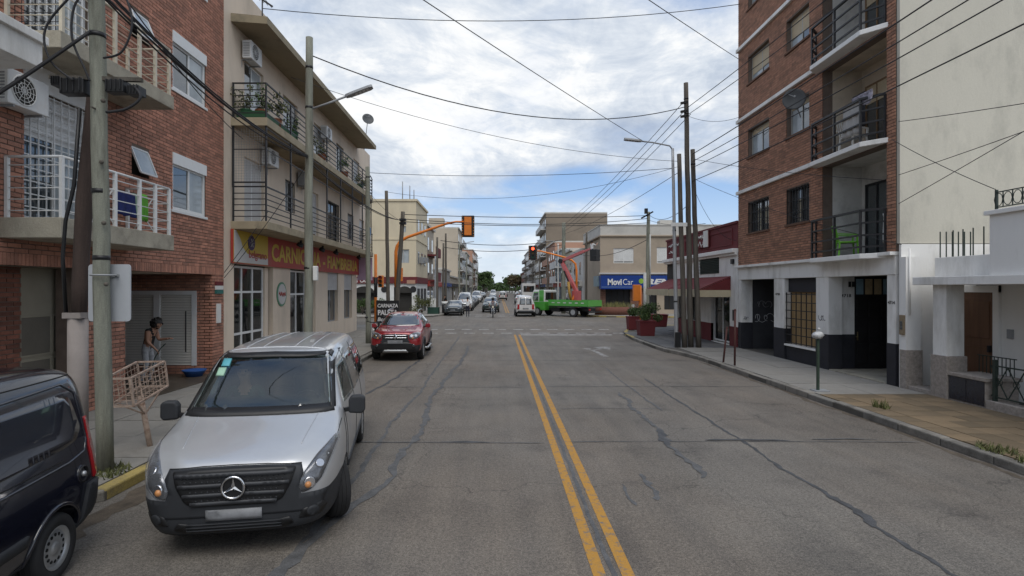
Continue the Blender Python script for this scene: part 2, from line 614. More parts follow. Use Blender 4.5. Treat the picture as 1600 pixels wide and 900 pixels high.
def road_mat():
    m = bpy.data.materials.new('road_concrete')
    nt, p = _nodes(m)
    N, L = nt.nodes.new, nt.links.new
    g = N('ShaderNodeNewGeometry')

    def noise(scale, sx=1, sy=1, detail=8, rough=0.6, off=(0, 0, 0)):
        mp = N('ShaderNodeMapping')
        mp.inputs['Scale'].default_value = (sx, sy, 1)
        mp.inputs['Location'].default_value = off
        L(g.outputs['Position'], mp.inputs[0])
        n = N('ShaderNodeTexNoise')
        n.inputs['Scale'].default_value = scale
        n.inputs['Detail'].default_value = detail
        n.inputs['Roughness'].default_value = rough
        L(mp.outputs[0], n.inputs[0])
        return n.outputs[0]

    def ramp(f, a, b, ca, cb):
        r = N('ShaderNodeValToRGB')
        r.color_ramp.elements[0].position, r.color_ramp.elements[1].position = a, b
        r.color_ramp.elements[0].color, r.color_ramp.elements[1].color = (*ca, 1), (*cb, 1)
        L(f, r.inputs[0])
        return r.outputs[0]

    def mul(a, b, fac=1.0, bl='MULTIPLY'):
        x = N('ShaderNodeMix'); x.data_type = 'RGBA'; x.blend_type = bl
        x.inputs[0].default_value = fac
        L(a, x.inputs[6]); L(b, x.inputs[7])
        return x.outputs[2]

    c = ramp(noise(0.35), 0.3, 0.7, (0.125, 0.116, 0.105), (0.180, 0.167, 0.151))
    c = mul(c, ramp(noise(2.2, 1.6, 0.12, 6), 0.3, 0.72, (0.86, 0.86, 0.87), (1.12, 1.11, 1.09)))     # wheel polish along the lanes
    c = mul(c, ramp(noise(0.9, 1, 1, 10, 0.7, (5, 2, 0)), 0.50, 0.74, (1, 1, 1), (0.68, 0.68, 0.70)))  # oily blotches
    c = mul(c, ramp(noise(75, 1, 1, 2), 0.34, 0.66, (0.62, 0.62, 0.62), (1.38, 1.36, 1.33)))            # aggregate
    c = mul(c, ramp(noise(30, 1, 1, 3, 0.7, (3, 1, 0)), 0.36, 0.64, (0.74, 0.735, 0.73), (1.26, 1.25, 1.23)))
    c = mul(c, ramp(noise(0.22, 1, .5, 5, 0.6, (9, 4, 0)), 0.42, 0.62, (1, 1, 1), (1.03, 0.97, 0.92)))
    c = mul(c, ramp(noise(14, 1, 1, 4, 0.7), 0.3, 0.7, (0.88, 0.88, 0.88), (1.1, 1.1, 1.1)))
    # hairline cracking
    v = N('ShaderNodeTexVoronoi'); v.feature = 'DISTANCE_TO_EDGE'
    v.inputs['Scale'].default_value = 0.22
    mpn = N('ShaderNodeMix'); mpn.data_type = 'VECTOR'
    nn = N('ShaderNodeTexNoise'); nn.inputs['Scale'].default_value = 1.3; nn.inputs['Detail'].default_value = 8
    L(g.outputs['Position'], nn.inputs[0])
    ad = N('ShaderNodeVectorMath'); ad.operation = 'MULTIPLY_ADD'
    L(nn.outputs[1], ad.inputs[0]); ad.inputs[1].default_value = (1.6, 1.6, 0); L(g.outputs['Position'], ad.inputs[2])
    L(ad.outputs[0], v.inputs[0])
    c = mul(c, ramp(v.outputs[0], 0.0, 0.0022, (0.62, 0.62, 0.63), (1, 1, 1)))
    L(c, p.inputs['Base Color'])
    rr = N('ShaderNodeMapRange'); rr.inputs[3].default_value = 0.62; rr.inputs[4].default_value = 0.95
    L(noise(1.5, 1, 0.3), rr.inputs[0]); L(rr.outputs[0], p.inputs['Roughness'])
    p.inputs['Specular IOR Level'].default_value = 0.35
    b = N('ShaderNodeBump'); b.inputs['Strength'].default_value = 0.35; b.inputs['Distance'].default_value = 0.01
    L(noise(55, 1, 1, 4), b.inputs['Height']); L(b.outputs[0], p.inputs['Normal'])
    return m


def worn_paint(name, col, wear=0.5, scale=5.0):
    """road paint that has flaked off in places, showing the dark road"""
    m = bpy.data.materials.new(name)
    nt, p = _nodes(m)
    N, L = nt.nodes.new, nt.links.new
    g = N('ShaderNodeNewGeometry')
    n = N('ShaderNodeTexNoise'); n.inputs['Scale'].default_value = scale; n.inputs['Detail'].default_value = 10; n.inputs['Roughness'].default_value = 0.75
    L(g.outputs['Position'], n.inputs[0])
    r = N('ShaderNodeValToRGB')
    e = r.color_ramp.elements
    e[0].position, e[1].position = wear - 0.07, wear + 0.06
    e[0].color, e[1].color = (*col, 1), (0.15, 0.14, 0.128, 1)
    L(n.outputs[0], r.inputs[0])
    n2 = N('ShaderNodeTexNoise'); n2.inputs['Scale'].default_value = 60; n2.inputs['Detail'].default_value = 3
    L(g.outputs['Position'], n2.inputs[0])
    r2 = N('ShaderNodeValToRGB'); r2.color_ramp.elements[0].color = (0.75, 0.75, 0.75, 1); r2.color_ramp.elements[1].color = (1.2, 1.2, 1.2, 1)
    L(n2.outputs[0], r2.inputs[0])
    x = N('ShaderNodeMix'); x.data_type = 'RGBA'; x.blend_type = 'MULTIPLY'; x.inputs[0].default_value = 1
    L(r.outputs[0], x.inputs[6]); L(r2.outputs[0], x.inputs[7])
    L(x.outputs[2], p.inputs['Base Color'])
    p.inputs['Roughness'].default_value = 0.8
    return m


M_road = road_mat()
M_yellow = worn_paint('worn_yellow_paint', (0.43, 0.22, 0.035), 0.575, 11)
M_roadwhite = worn_paint('worn_white_paint', (0.52, 0.51, 0.50), 0.56, 4)
M_roadwhite2 = worn_paint('faded_white_paint', (0.46, 0.455, 0.45), 0.55, 3)
M_tar = mat('tar_seam', (0.066, 0.067, 0.071), 0.7, 0.35, 6, 0.3, 30, grain=0.25)
M_tar2 = mat('old_tar_seam', (0.098, 0.098, 0.10), 0.8, 0.35, 6, 0.3, 30, grain=0.25)
M_walk = mat('sidewalk_concrete', (0.245, 0.235, 0.215), 0.9, 0.16, 1.4, 0.25, 40, stain=(0.13, 0.12, 0.105), stain_amt=0.6, stain_scale=0.9, grain=0.16, island=0.06)
M_walk_dk = mat('sidewalk_dark', (0.12, 0.12, 0.12), 0.9, 0.2, 1.4, 0.25, 40, grain=0.16, island=0.1)
M_walk_gap = mat('paving_joint', (0.10, 0.092, 0.08), 0.95, 0.2, 3)
M_walk_gold = mat('golden_tile', (0.175, 0.133, 0.083), 0.85, 0.3, 1.5, 0.25, 50, stain=(0.10, 0.08, 0.055), stain_amt=0.8, stain_scale=.9, grain=0.2, island=0.26)
M_kerb = mat('kerb_stone', (0.205, 0.195, 0.175), 0.9, 0.25, 2.5, 0.45, 25, stain=(0.07, 0.065, 0.055), stain_amt=0.8, stain_scale=2, grain=0.2, island=0.15)
M_kerb_y = mat('kerb_yellow', (0.36, 0.28, 0.095), 0.85, 0.2, 3, 0.3, 25, stain=(0.15, 0.13, 0.10), stain_amt=0.95, stain_scale=3.5, grain=0.2)

# ------------------------------------------------------------------ ground and road
b = MB()
b.add([(-1500, -300, -0.02), (1500, -300, -0.02), (1500, 2500, -0.02), (-1500, 2500, -0.02)], [(0, 1, 2, 3)])
b.build('ground', M_walk_dk, kind='structure')
b = MB()
b.add([(-4.9, -40, 0), (7.4, -40, 0), (7.4, 600, 0), (-4.9, 600, 0)], [(0, 1, 2, 3)])
b.add([(-60, 36, 0), (-4.9, 30, 0), (-4.9, 54, 0), (-60, 47, 0)], [(0, 1, 2, 3)])
b.add([(7.4, 26, 0), (60, 36, 0), (60, 47, 0), (7.4, 54, 0)], [(0, 1, 2, 3)])
b.add([(-6.2, -40, 0), (-4.9, -40, 0), (-4.9, 7, 0), (-6.2, 7, 0)], [(0, 1, 2, 3)])
road = b.build('road', M_road, kind='structure')


def ribbon(pts, w, z, name, m, jit=0.5, step=0.12, parent=None, seed=1):
    rnd = random.Random(seed)
    w *= .78
    P = [Vector((x, y, 0)) for x, y in pts]
    q = [P[0]]
    for a, c in zip(P, P[1:]):
        n = max(1, int((c - a).length / step))
        q += [a.lerp(c, i / n) for i in range(1, n + 1)]
    mb = MB()
    vs = []
    wob = 0
    for i, p in enumerate(q):
        d = (q[min(i + 1, len(q) - 1)] - q[max(i - 1, 0)]).normalized()
        s = Vector((d.y, -d.x, 0))
        wob = wob * 0.8 + rnd.uniform(-1, 1) * w * 0.5 * jit
        t = 0.35 if i in (0, len(q) - 1) else 1
        w1 = w / 2 * t * (1 + rnd.uniform(-jit, jit))
        w2 = w / 2 * t * (1 + rnd.uniform(-jit, jit))
        vs += [p + s * (w1 + wob) + Vector((0, 0, z)), p + s * (-w2 + wob) + Vector((0, 0, z))]
    fs = [(2 * i, 2 * i + 1, 2 * i + 3, 2 * i + 2) for i in range(len(q) - 1)]
    mb.add(vs, fs)
    return mb.build(name, m, parent)


def marking(x0, x1, y0, y1, z, name, m, dx=0.0):
    mb = MB()
    n = max(1, int((y1 - y0) / 1.0))
    for i in range(n):
        a, c = y0 + (y1 - y0) * i / n, y0 + (y1 - y0) * (i + 1) / n
        sa, sc = (a - y0) * dx, (c - y0) * dx
        mb.add([(x0 + sa, a, z), (x1 + sa, a, z), (x1 + sc, c, z), (x0 + sc, c, z)], [(0, 1, 2, 3)])
    return mb.build(name, m, road)


marking(0.79, 0.905, -12, 30.0, 0.004, 'yellow_line', M_yellow, 0.0042)
marking(1.045, 1.16, -12, 30.0, 0.004, 'yellow_line', M_yellow, 0.0042)
marking(1.0, 1.11, 56, 150, 0.004, 'yellow_line', M_yellow, 0.0042)
marking(1.26, 1.37, 56, 150, 0.004, 'yellow_line', M_yellow, 0.0042)
ribbon([(1.017, -2), (1.046, 5), (1.076, 12), (1.15, 29.5)], 0.06, 0.004, 'tar_seam', M_tar2, 0.3, 0.1, road, 3)
marking(1.35, 6.3, 29.75, 30.05, 0.004, 'stop_line', M_roadwhite)
rnd = random.Random(4)
for yy, ph in ((30.9, 0.3), (33.6, 0.0)):
    x = -4.2 + ph
    while x < 6.6:
        marking(x, x + 0.62, yy, yy + 0.30, 0.004, 'crossing_dash', M_roadwhite2)
        x += 1.05
for yy in (49.5, 51.8):
    x = -4.0
    while x < 6.6:
        marking(x, x + 0.62, yy, yy + 0.35, 0.004, 'crossing_dash', M_roadwhite2)
        x += 1.05
# faded turn arrow
b = MB()
b.add([(3.98, 20.4, .004), (4.2, 20.4, .004), (4.05, 22.6, .004), (3.88, 22.5, .004)], [(0, 1, 2, 3)])
b.add([(3.88, 22.5, .004), (4.05, 22.6, .004), (4.55, 23.1, .004), (4.4, 23.4, .004)], [(0, 1, 2, 3)])
b.add([(4.2, 23.7, .004), (4.72, 22.7, .004), (5.0, 24.0, .004)], [(0, 1, 2)])
b.add([(3.62, 23.2, .004), (3.88, 22.5, .004), (4.0, 23.3, .004)], [(0, 1, 2)])
b.build('turn_arrow', worn_paint('arrow_paint', (0.36, 0.355, 0.35), 0.49, 4), road)
# tar seams and slab joints
ribbon([(-1.95, 3.5), (-1.91, 6.51), (-1.9, 7.65), (-1.93, 8.69), (-1.97, 10.41), (-1.88, 12.59), (-1.9, 18.5), (-1.92, 29)], 0.085, 0.005, 'tar_seam', M_tar2, 0.6, 0.09, road, 5)
ribbon([(-2.0, 3.2), (-1.95, 4.99), (-1.88, 5.41), (-1.6, 6.5), (-1.44, 7.45), (-1.45, 8.68), (-1.31, 9.54), (-1.5, 11.97), (-1.26, 17.87), (-1.17, 24.14)], 0.13, 0.007, 'tar_seam', M_tar2, 0.7, 0.13, road, 6)
ribbon([(-3.3, 11.5), (-3.1, 13.39), (-2.8, 15.75), (-2.73, 19.3), (-2.8, 24)], 0.10, 0.005, 'tar_seam', M_tar, 0.6, 0.13, road, 7)
ribbon([(2.98, 13.4), (2.94, 11.84), (2.9, 10.03), (2.83, 9.42), (2.81, 8.56), (2.83, 7.95), (2.77, 7.38)], 0.12, 0.007, 'tar_seam', M_tar2, 0.8, 0.11, road, 8)
ribbon([(2.9, 9.9), (2.85, 9.5), (2.82, 8.9)], 0.16, 0.009, 'tar_seam', M_tar, 0.6, 0.09, road, 18)
ribbon([(4.19, 15.5), (4.1, 11.8), (4.11, 9.22), (4.06, 7.66), (4.1, 6.61), (4.06, 5.38), (4.07, 4.0)], 0.07, 0.005, 'tar_seam', M_tar, 0.6, 0.09, road, 9)
ribbon([(4.08, 6.75), (4.1, 6.3), (4.06, 5.85)], 0.13, 0.008, 'tar_seam', M_tar, 0.6, 0.07, road, 19)
ribbon([(3.49, 17.5), (3.42, 12.44), (3.49, 11.45)], 0.06, 0.005, 'tar_seam', M_tar2, 0.7, 0.13, road, 10)
ribbon([(1.98, 7.55), (1.95, 7.1), (1.96, 6.6)], 0.08, 0.005, 'tar_patch', M_tar2, 0.8, 0.07, road, 11)
ribbon([(1.64, 7.15), (1.6, 6.8), (1.61, 6.44)], 0.045, 0.005, 'tar_patch', M_tar2, 0.8, 0.07, road, 12)
ribbon([(-3.0, 4.1), (-2.8, 4.25), (-2.5, 4.2)], 0.12, 0.005, 'tar_patch', M_tar, 0.6, 0.07, road, 20)
for i, (yy, xa, xb, w, mm) in enumerate(((9.05, -4.5, 0.8, 0.035, M_tar2), (9.08, -0.9, -0.1, 0.07, M_tar), (9.1, 1.2, 7.0, 0.03, M_tar2), (9.2, 3.5, 4.9, 0.075, M_tar),
                                         (9.25, 5.3, 6.4, 0.06, M_tar2), (14.1, -4.4, 0.8, 0.035, M_tar2), (14.2, 1.3, 6.9, 0.04, M_tar2), (19.3, -2.0, 6.8, 0.04, M_tar2),
                                         (24.4, -4.4, 6.5, 0.045, M_tar2), (4.0, 1.2, 7.0, 0.03, M_tar2), (11.6, 1.3, 3.6, 0.025, M_tar2))):
    ribbon([(xa, yy), ((xa + xb) / 2, yy + 0.04), (xb, yy - 0.02)], w, 0.0105 + i * 0.0004, 'slab_joint', mm, 0.6, 0.15, road, 30 + i)

M_dirt = mat('gutter_dirt', (0.095, 0.076, 0.057), 0.85, 0.45, 5, 0.3, 30, grain=.25)
ribbon([(-4.42, 5.0), (-4.45, 7.0), (-4.46, 9.0), (-4.47, 18)], .30, 0.003, 'gutter_dirt', M_dirt, 0.5, .13, road, 51)
ribbon([(6.98, 3.5), (7.08, 8), (7.1, 13), (7.08, 19)], .13, 0.003, 'gutter_dirt', M_dirt, 0.7, .15, road, 52)

# ------------------------------------------------------------------ pavements (base, kerb stones and paving slabs)
ZS = 0.13


def rounded_path(pts, step=1.0):
    out = []
    for a, c in zip(pts, pts[1:]):
        a, c = Vector((*a, 0)), Vector((*c, 0))
        n = max(1, round((c - a).length / step))
        out += [a.lerp(c, i / n) for i in range(n)]
    out.append(Vector((*pts[-1], 0)))
    return out


def pavement(path, back, inner, yellow=None, stones_until=60):
    """path = kerb line (road edge), back = the rest of the outline, inner(+1/-1) = side of the pavement"""
    mb = MB()
    poly = [(p[0], p[1]) for p in path] + back
    mb.prism(poly, 'z', -0.01, ZS - 0.02, 0)
    base = mb.build('pavement', M_walk_gap, kind='structure')
    q = rounded_path(path, 0.95)
    far = MB()
    k = 0
    rn = random.Random(11)
    for a, c in zip(q, q[1:]):
        d = (c - a)
        L_ = d.length
        d.normalize()
        s = Vector((d.y, -d.x, 0)) * inner
        mid = (a + c) / 2
        z1 = ZS + rn.uniform(-0.008, 0.01)
        o_ = rn.uniform(-0.012, 0.008)
        e = 0.008
        poly = [a + d * e + s * o_, c - d * e + s * o_, c - d * e + s * 0.17, a + d * e + s * 0.17]
        if mid.y < stones_until and mid.y > 3.0 and abs(mid.x) < 25:
            m1 = MB()
            vs = [Vector((p.x, p.y, -0.012)) for p in poly] + [Vector((p.x, p.y, z1)) for p in poly]
            m1.add(vs, [(0, 1, 2, 3), (4, 5, 6, 7), (0, 1, 5, 4), (1, 2, 6, 5), (2, 3, 7, 6), (3, 0, 4, 7)])
            m1.build('kerb_stone', M_kerb_y if yellow and yellow(mid) else M_kerb, base, bevel=0.022)
        else:
            vs = [Vector((p.x, p.y, -0.012)) for p in poly] + [Vector((p.x, p.y, z1)) for p in poly]
            far.add(vs, [(0, 1, 2, 3), (4, 5, 6, 7), (0, 1, 5, 4), (1, 2, 6, 5), (2, 3, 7, 6), (3, 0, 4, 7)])
    if far.v:
        far.build('kerb_stones', M_kerb, base, kind='stuff')
    return base


def slabs(base, x0, x1, y0, y1, sx, sy, m, gap=0.012, name='paving_slab', jz=0.004, skip=None, seed=2, offset=False):
    rn = random.Random(seed)
    nx, ny = max(1, round((x1 - x0) / sx)), max(1, round((y1 - y0) / sy))
    sx, sy = (x1 - x0) / nx, (y1 - y0) / ny
    proto = None
    for j in range(ny):
        for i in range(nx):
            cx, cy = x0 + (i + .5) * sx, y0 + (j + .5) * sy
            if skip and skip(cx, cy):
                continue
            z = ZS + rn.uniform(-jz, jz)
            if proto is None:
                mb = MB()
                mb.box(-sx / 2 + gap / 2, sx / 2 - gap / 2, -sy / 2 + gap / 2, sy / 2 - gap / 2, -0.02, 0)
                me = mb.build(name, m)
                proto = me.data
                bpy.data.objects.remove(me)
            o = bpy.data.objects.new(name, proto)
            COL.objects.link(o)
            o.parent = base
            o.location = (cx, cy, z)
            o.rotation_euler = (rn.uniform(-.004, .004), rn.uniform(-.004, .004), 0)


def walk_sheet(base, poly, m, z, name='paving_surface'):
    mb = MB()
    mb.prism(poly, 'z', ZS - 0.03, z)
    return mb.build(name, m, base)


# left near block
pl = pavement([(-5.75, -12), (-5.75, 6.15), (-5.45, 6.33), (-4.9, 6.42), (-4.68, 6.6), (-4.58, 19.2), (-4.6, 31.0), (-4.85, 32.8), (-5.6, 34.6), (-7.0, 35.9), (-9.0, 36.5), (-40, 36.5)],
              [(-40, -12)], -1, yellow=lambda p: 6.55 < p.y < 8.3 and p.x > -4.9)
slabs(pl, -7.98, -4.86, 6.75, 15.6, 1.04, 1.1, M_walk, 0.018, jz=0.006)
slabs(pl, -7.98, -4.80, 15.62, 31, 1.05, 1.4, M_walk, 0.018, jz=0.005, seed=5)
walk_sheet(pl, [(-7.98, -12), (-5.9, -12), (-5.9, 6.25), (-4.95, 6.72), (-7.98, 6.72)], M_walk, ZS)
walk_sheet(pl, [(-39, 31.02), (-4.8, 31.02), (-5.05, 32.9), (-5.75, 34.5), (-7.1, 35.7), (-9.0, 36.3), (-39, 36.3)], M_walk, ZS)
# right near block (bulges towards the corner)
pr = pavement([(7.14, -12), (7.2, 12.7), (7.18, 19.6), (6.98, 20.9), (6.72, 21.9), (6.66, 23), (6.68, 27.0), (6.85, 29.0), (7.2, 31.0), (8.0, 33.3), (9.3, 35.2), (11, 36), (40, 36.3)],
              [(40, -12)], 1, yellow=lambda p: p.y > 26.5)
slabs(pr, 7.38, 9.84, 4.0, 12.55, 0.41, 0.42, M_walk_gold, 0.008, 'paving_tile', jz=0.004, seed=8)
slabs(pr, 7.38, 9.84, 12.56, 22.3, 1.23, 1.4, M_walk, 0.012, jz=0.004, seed=9)
walk_sheet(pr, [(7.36, -12), (9.84, -12), (9.84, 3.98), (7.36, 3.98)], M_walk_gold, ZS)
slabs(pr, 6.9, 9.84, 22.32, 32, 0.98, 1.0, M_walk_dk, 0.014, jz=0.004, seed=10, skip=lambda x, y: x < 7.1 + max(0, (y - 29)) * .4)
walk_sheet(pr, [(9.86, 31.5), (9.7, 32.1), (8.2, 32.1), (9.4, 34.9), (11.1, 35.75), (39, 36.1), (39, 31.5)], M_walk_dk, ZS - 0.004)
# far blocks
pf = pavement([(-40, 46.6), (-9.0, 46.6), (-7.0, 47.2), (-5.6, 48.5), (-4.85, 50.6), (-4.6, 53), (-4.6, 450)], [(-40, 450)], -1, stones_until=75)
walk_sheet(pf, [(-39, 46.85), (-9, 46.85), (-7.1, 47.45), (-5.8, 48.6), (-5.05, 50.7), (-4.8, 53), (-4.8, 449), (-39, 449)], M_walk, ZS)
pg = pavement([(40, 47), (12, 47.2), (9.6, 47.8), (8.2, 49.2), (7.4, 51.2), (7.2, 54), (7.2, 450)], [(40, 450)], 1, yellow=lambda p: p.y < 51, stones_until=75)
walk_sheet(pg, [(39, 47.25), (12, 47.45), (9.75, 48.0), (8.4, 49.3), (7.6, 51.3), (7.4, 54), (7.4, 449), (39, 449)], M_walk, ZS)
# ------------------------------------------------------------------ facade kit
def frame_of(axis, at, out):
    """(u along the wall, d outwards, z) -> world"""
    if axis == 'x':
        return lambda u, d, z: (at + out * d, u, z)
    return lambda u, d, z: (u, at + out * d, z)


def wb(mb, T, u0, u1, d0, d1, z0, z1, m=0):
    a, c = T(u0, d0, z0), T(u1, d1, z1)
    mb.box(a[0], c[0], a[1], c[1], a[2], c[2], m)


def wall_sheet(T, u0, u1, z0, z1, openings, depth, mb=None, m=0):
    """wall with real openings: front, back, reveals and rim; closed mesh"""
    mb = mb or MB()
    us = sorted({u0, u1, *[o[0] for o in openings], *[o[1] for o in openings]})
    zs = sorted({z0, z1, *[o[2] for o in openings], *[o[3] for o in openings]})
    us = [u for u in us if u0 - 1e-6 <= u <= u1 + 1e-6]
    zs = [z for z in zs if z0 - 1e-6 <= z <= z1 + 1e-6]

    def solid(i, j):
        if i < 0 or j < 0 or i >= len(us) - 1 or j >= len(zs) - 1:
            return False
        cu, cz = (us[i] + us[i + 1]) / 2, (zs[j] + zs[j + 1]) / 2
        return not any(o[0] < cu < o[1] and o[2] < cz < o[3] for o in openings)
    for i in range(len(us) - 1):
        for j in range(len(zs) - 1):
            if not solid(i, j):
                continue
            a, b_, c, d = us[i], us[i + 1], zs[j], zs[j + 1]
            mb.add([T(a, 0, c), T(b_, 0, c), T(b_, 0, d), T(a, 0, d)], [(0, 1, 2, 3)], m)
            mb.add([T(a, -depth, c), T(b_, -depth, c), T(b_, -depth, d), T(a, -depth, d)], [(3, 2, 1, 0)], m)
            for di, dj, p, q in ((-1, 0, (a, c), (a, d)), (1, 0, (b_, c), (b_, d)), (0, -1, (a, c), (b_, c)), (0, 1, (a, d), (b_, d))):
                if not solid(i + di, j + dj):
                    mb.add([T(p[0], 0, p[1]), T(q[0], 0, q[1]), T(q[0], -depth, q[1]), T(p[0], -depth, p[1])], [(0, 1, 2, 3)], m)
    return mb


def brick_facing(parent, T, u0, u1, z0, z1, openings, m, solo=300, seed=1, solo_ok=None):
    """bricks laid in running bond in front of the mortar bed; the nearest whole ones are parts, the rest one part"""
    L_, H_, JL, JH, D = 0.272, 0.084, 0.018, 0.018, 0.012
    rn = random.Random(seed)
    solid, whole = [], []
    j = 0
    z = z0
    camv = Vector((0, 0, 2.55))
    while z < z1 - 0.01:
        zt = min(z + H_ - JH, z1)
        u = u0 - (L_ / 2 if j % 2 else 0)
        cuts = sorted([(o[0], o[1]) for o in openings if o[2] < zt - 0.004 and o[3] > z + 0.004])
        while u < u1:
            segs = [(max(u, u0), min(u + L_ - JL, u1))]
            for ca, cb in cuts:
                n = []
                for a, c in segs:
                    if c <= ca or a >= cb:
                        n.append((a, c))
                    else:
                        if a < ca: n.append((a, ca))
                        if c > cb: n.append((cb, c))
                segs = n
            for a, c in segs:
                if c - a < 0.02:
                    continue
                if c - a > L_ - JL - 1e-4 and zt - z > H_ - JH - 1e-4:
                    whole.append((a, z))
                else:
                    solid.append((a, c, z, zt))
            u += L_
        z += H_
        j += 1
    ok = [w for w in whole if solo_ok is None or solo_ok(*w)]
    ok.sort(key=lambda w: (Vector(T(w[0], 0, w[1])) - camv).length)
    solo_set = set(ok[:solo])
    off = Vector((0, 0, 0))
    p = parent
    while p is not None:
        off += p.location
        p = p.parent
    pm = MB()
    a, c = Vector(T(0, -0.02, 0)), Vector(T(L_ - JL, D, H_ - JH))
    a0 = Vector(T(0, 0, 0))
    pm.box(a.x - a0.x, c.x - a0.x, a.y - a0.y, c.y - a0.y, 0, c.z)
    po = pm.build('brick', m)
    proto = po.data
    bpy.data.objects.remove(po)
    for a, z in whole:
        if (a, z) in solo_set:
            o = bpy.data.objects.new('brick', proto)
            COL.objects.link(o)
            o.parent = parent
            o.location = Vector(T(a, rn.uniform(-0.003, 0.003), z)) - off
        else:
            solid.append((a, a + L_ - JL, z, z + H_ - JH))
    mb = MB()
    for a, c, z, zt in solid:
        d = D + rn.uniform(-0.003, 0.003)
        P = [T(a, -0.015, z), T(c, -0.015, z), T(c, -0.015, zt), T(a, -0.015, zt), T(a, d, z), T(c, d, z), T(c, d, zt), T(a, d, zt)]
        mb.add(P, [(4, 5, 6, 7), (0, 1, 5, 4), (1, 2, 6, 5), (2, 3, 7, 6), (3, 0, 4, 7)])
    if mb.v:
        # each brick is an open shell, so normals are set outwards by the build step per island
        mb.build('brickwork', m, parent, kind='stuff')


def soldier(parent, T, u0, u1, z0, z1, m, d=0.016, w=0.075, seed=3):
    n = round((u1 - u0) / w)
    w = (u1 - u0) / n
    mb = MB()
    rn = random.Random(seed)
    for i in range(n):
        a = u0 + i * w
        dd = d + rn.uniform(-.003, .003)
        P = [T(a + .005, -0.015, z0), T(a + w - .005, -0.015, z0), T(a + w - .005, -0.015, z1), T(a + .005, -0.015, z1),
             T(a + .005, dd, z0), T(a + w - .005, dd, z0), T(a + w - .005, dd, z1), T(a + .005, dd, z1)]
        mb.add(P, [(4, 5, 6, 7), (0, 1, 5, 4), (1, 2, 6, 5), (2, 3, 7, 6), (3, 0, 4, 7)])
    mb.build('soldier_course', m, parent, kind='stuff')


def window(parent, T, u0, u1, z0, z1, frame_m, pane_m, rec=0.09, fw=0.05, split=1, blind=0.0, blind_m=None, box_h=0.0,
           sill=None, sill_m=None, bars=0, name='window', label=None, hbars=0, bar_m=None, reveal=None):
    """framed window set back in its opening, with panes, roller blind, sill and grille as sub-parts"""
    mb = MB()
    f0, f1 = -rec - 0.05, -rec
    wb(mb, T, u0, u0 + fw, f0, f1, z0, z1)
    wb(mb, T, u1 - fw, u1, f0, f1, z0, z1)
    wb(mb, T, u0 + fw, u1 - fw, f0, f1 - .002, z0, z0 + fw)
    wb(mb, T, u0 + fw, u1 - fw, f0, f1 - .002, z1 - fw - box_h, z1)
    inner = u1 - u0 - 2 * fw
    for i in range(1, split + 1):
        if i <= split:
            uu = u0 + fw + inner * i / (split + 1)
            wb(mb, T, uu - fw * .4, uu + fw * .4, f0, f1 - .004, z0 + fw, z1 - fw - box_h)
    if reveal:
        pass
    w = mb.build(name, frame_m, parent, label)
    for i in range(split + 1):
        a, c = u0 + fw + inner * i / (split + 1), u0 + fw + inner * (i + 1) / (split + 1)
        pb = MB()
        wb(pb, T, a + .004, c - .004, f0 + .012, f0 + .020, z0 + fw - .01, z1 - fw - box_h + .01)
        pm = pane_m[i % len(pane_m)] if isinstance(pane_m, (list, tuple)) else pane_m
        pb.build('pane', pm, w)
    if blind > 0:
        bb = MB()
        zt = z1 - fw - box_h
        zb = zt - (zt - z0 - fw) * blind
        n = max(3, int((zt - zb) / 0.045))
        for i in range(n):
            za, zc = zb + (zt - zb) * i / n, zb + (zt - zb) * (i + 1) / n
            wb(bb, T, u0 + fw * .6, u1 - fw * .6, f1 - .03, f1 - .008 - (0.004 if i % 2 else 0), za + .002, zc - .002)
        bb.build('roller_blind', blind_m or frame_m, w)
    if sill:
        sb = MB()
        wb(sb, T, u0 - 0.06, u1 + 0.06, -rec, sill, z0 - 0.07, z0 - 0.002)
        sb.build('sill', sill_m or frame_m, w, bevel=0.006)
    if bars:
        gb = MB()
        for i in range(bars + 1):
            uu = u0 + (u1 - u0) * i / bars
            a, c = T(uu, -0.03, z0), T(uu, -0.03, z1)
            gb.bar(a, c, 0.018)
        for k in range(hbars + 1):
            zz = z0 + .03 + (z1 - z0 - .06) * k / max(1, hbars)
            gb.bar(T(u0, -0.045, zz), T(u1, -0.045, zz), 0.018)
        gb.build('grille', bar_m or frame_m, w)
    return w


def balcony(parent, outline, z0, z1, slab_m, rail_path, heights, rail_m, posts, rail_r=0.016, post_w=0.05, top_r=None, post_top=None, round_=False, name='balcony'):
    """slab with its rails and posts, every rail and post a sub-part"""
    mb = MB()
    mb.prism(outline, 'z', z0, z1)
    s = mb.build(name, slab_m, parent, bevel=0.012)
    for k, h in enumerate(heights):
        rb = MB()
        top = k == len(heights) - 1
        r = top_r if (top and top_r) else rail_r
        for a, c in zip(rail_path, rail_path[1:]):
            if round_:
                rb.cyl((*a, z1 + h), (*c, z1 + h), r, n=8)
            else:
                rb.bar((*a, z1 + h), (*c, z1 + h), 2 * r)
        rb.build('rail', rail_m, s)
    for x, y in posts:
        pb = MB()
        t = post_top if post_top else z1 + heights[-1]
        pb.box(x - post_w / 2, x + post_w / 2, y - post_w / 2, y + post_w / 2, z1, t - 0.003)
        pb.build('post', rail_m, s)
    return s


def along(path, step):
    """points every step metres along a polyline, ends included"""
    out = []
    for a, c in zip(path, path[1:]):
        n = max(1, round(math.hypot(c[0] - a[0], c[1] - a[1]) / step))
        out += [(a[0] + (c[0] - a[0]) * i / n, a[1] + (c[1] - a[1]) * i / n) for i in range(n)]
    return out + [path[-1]]


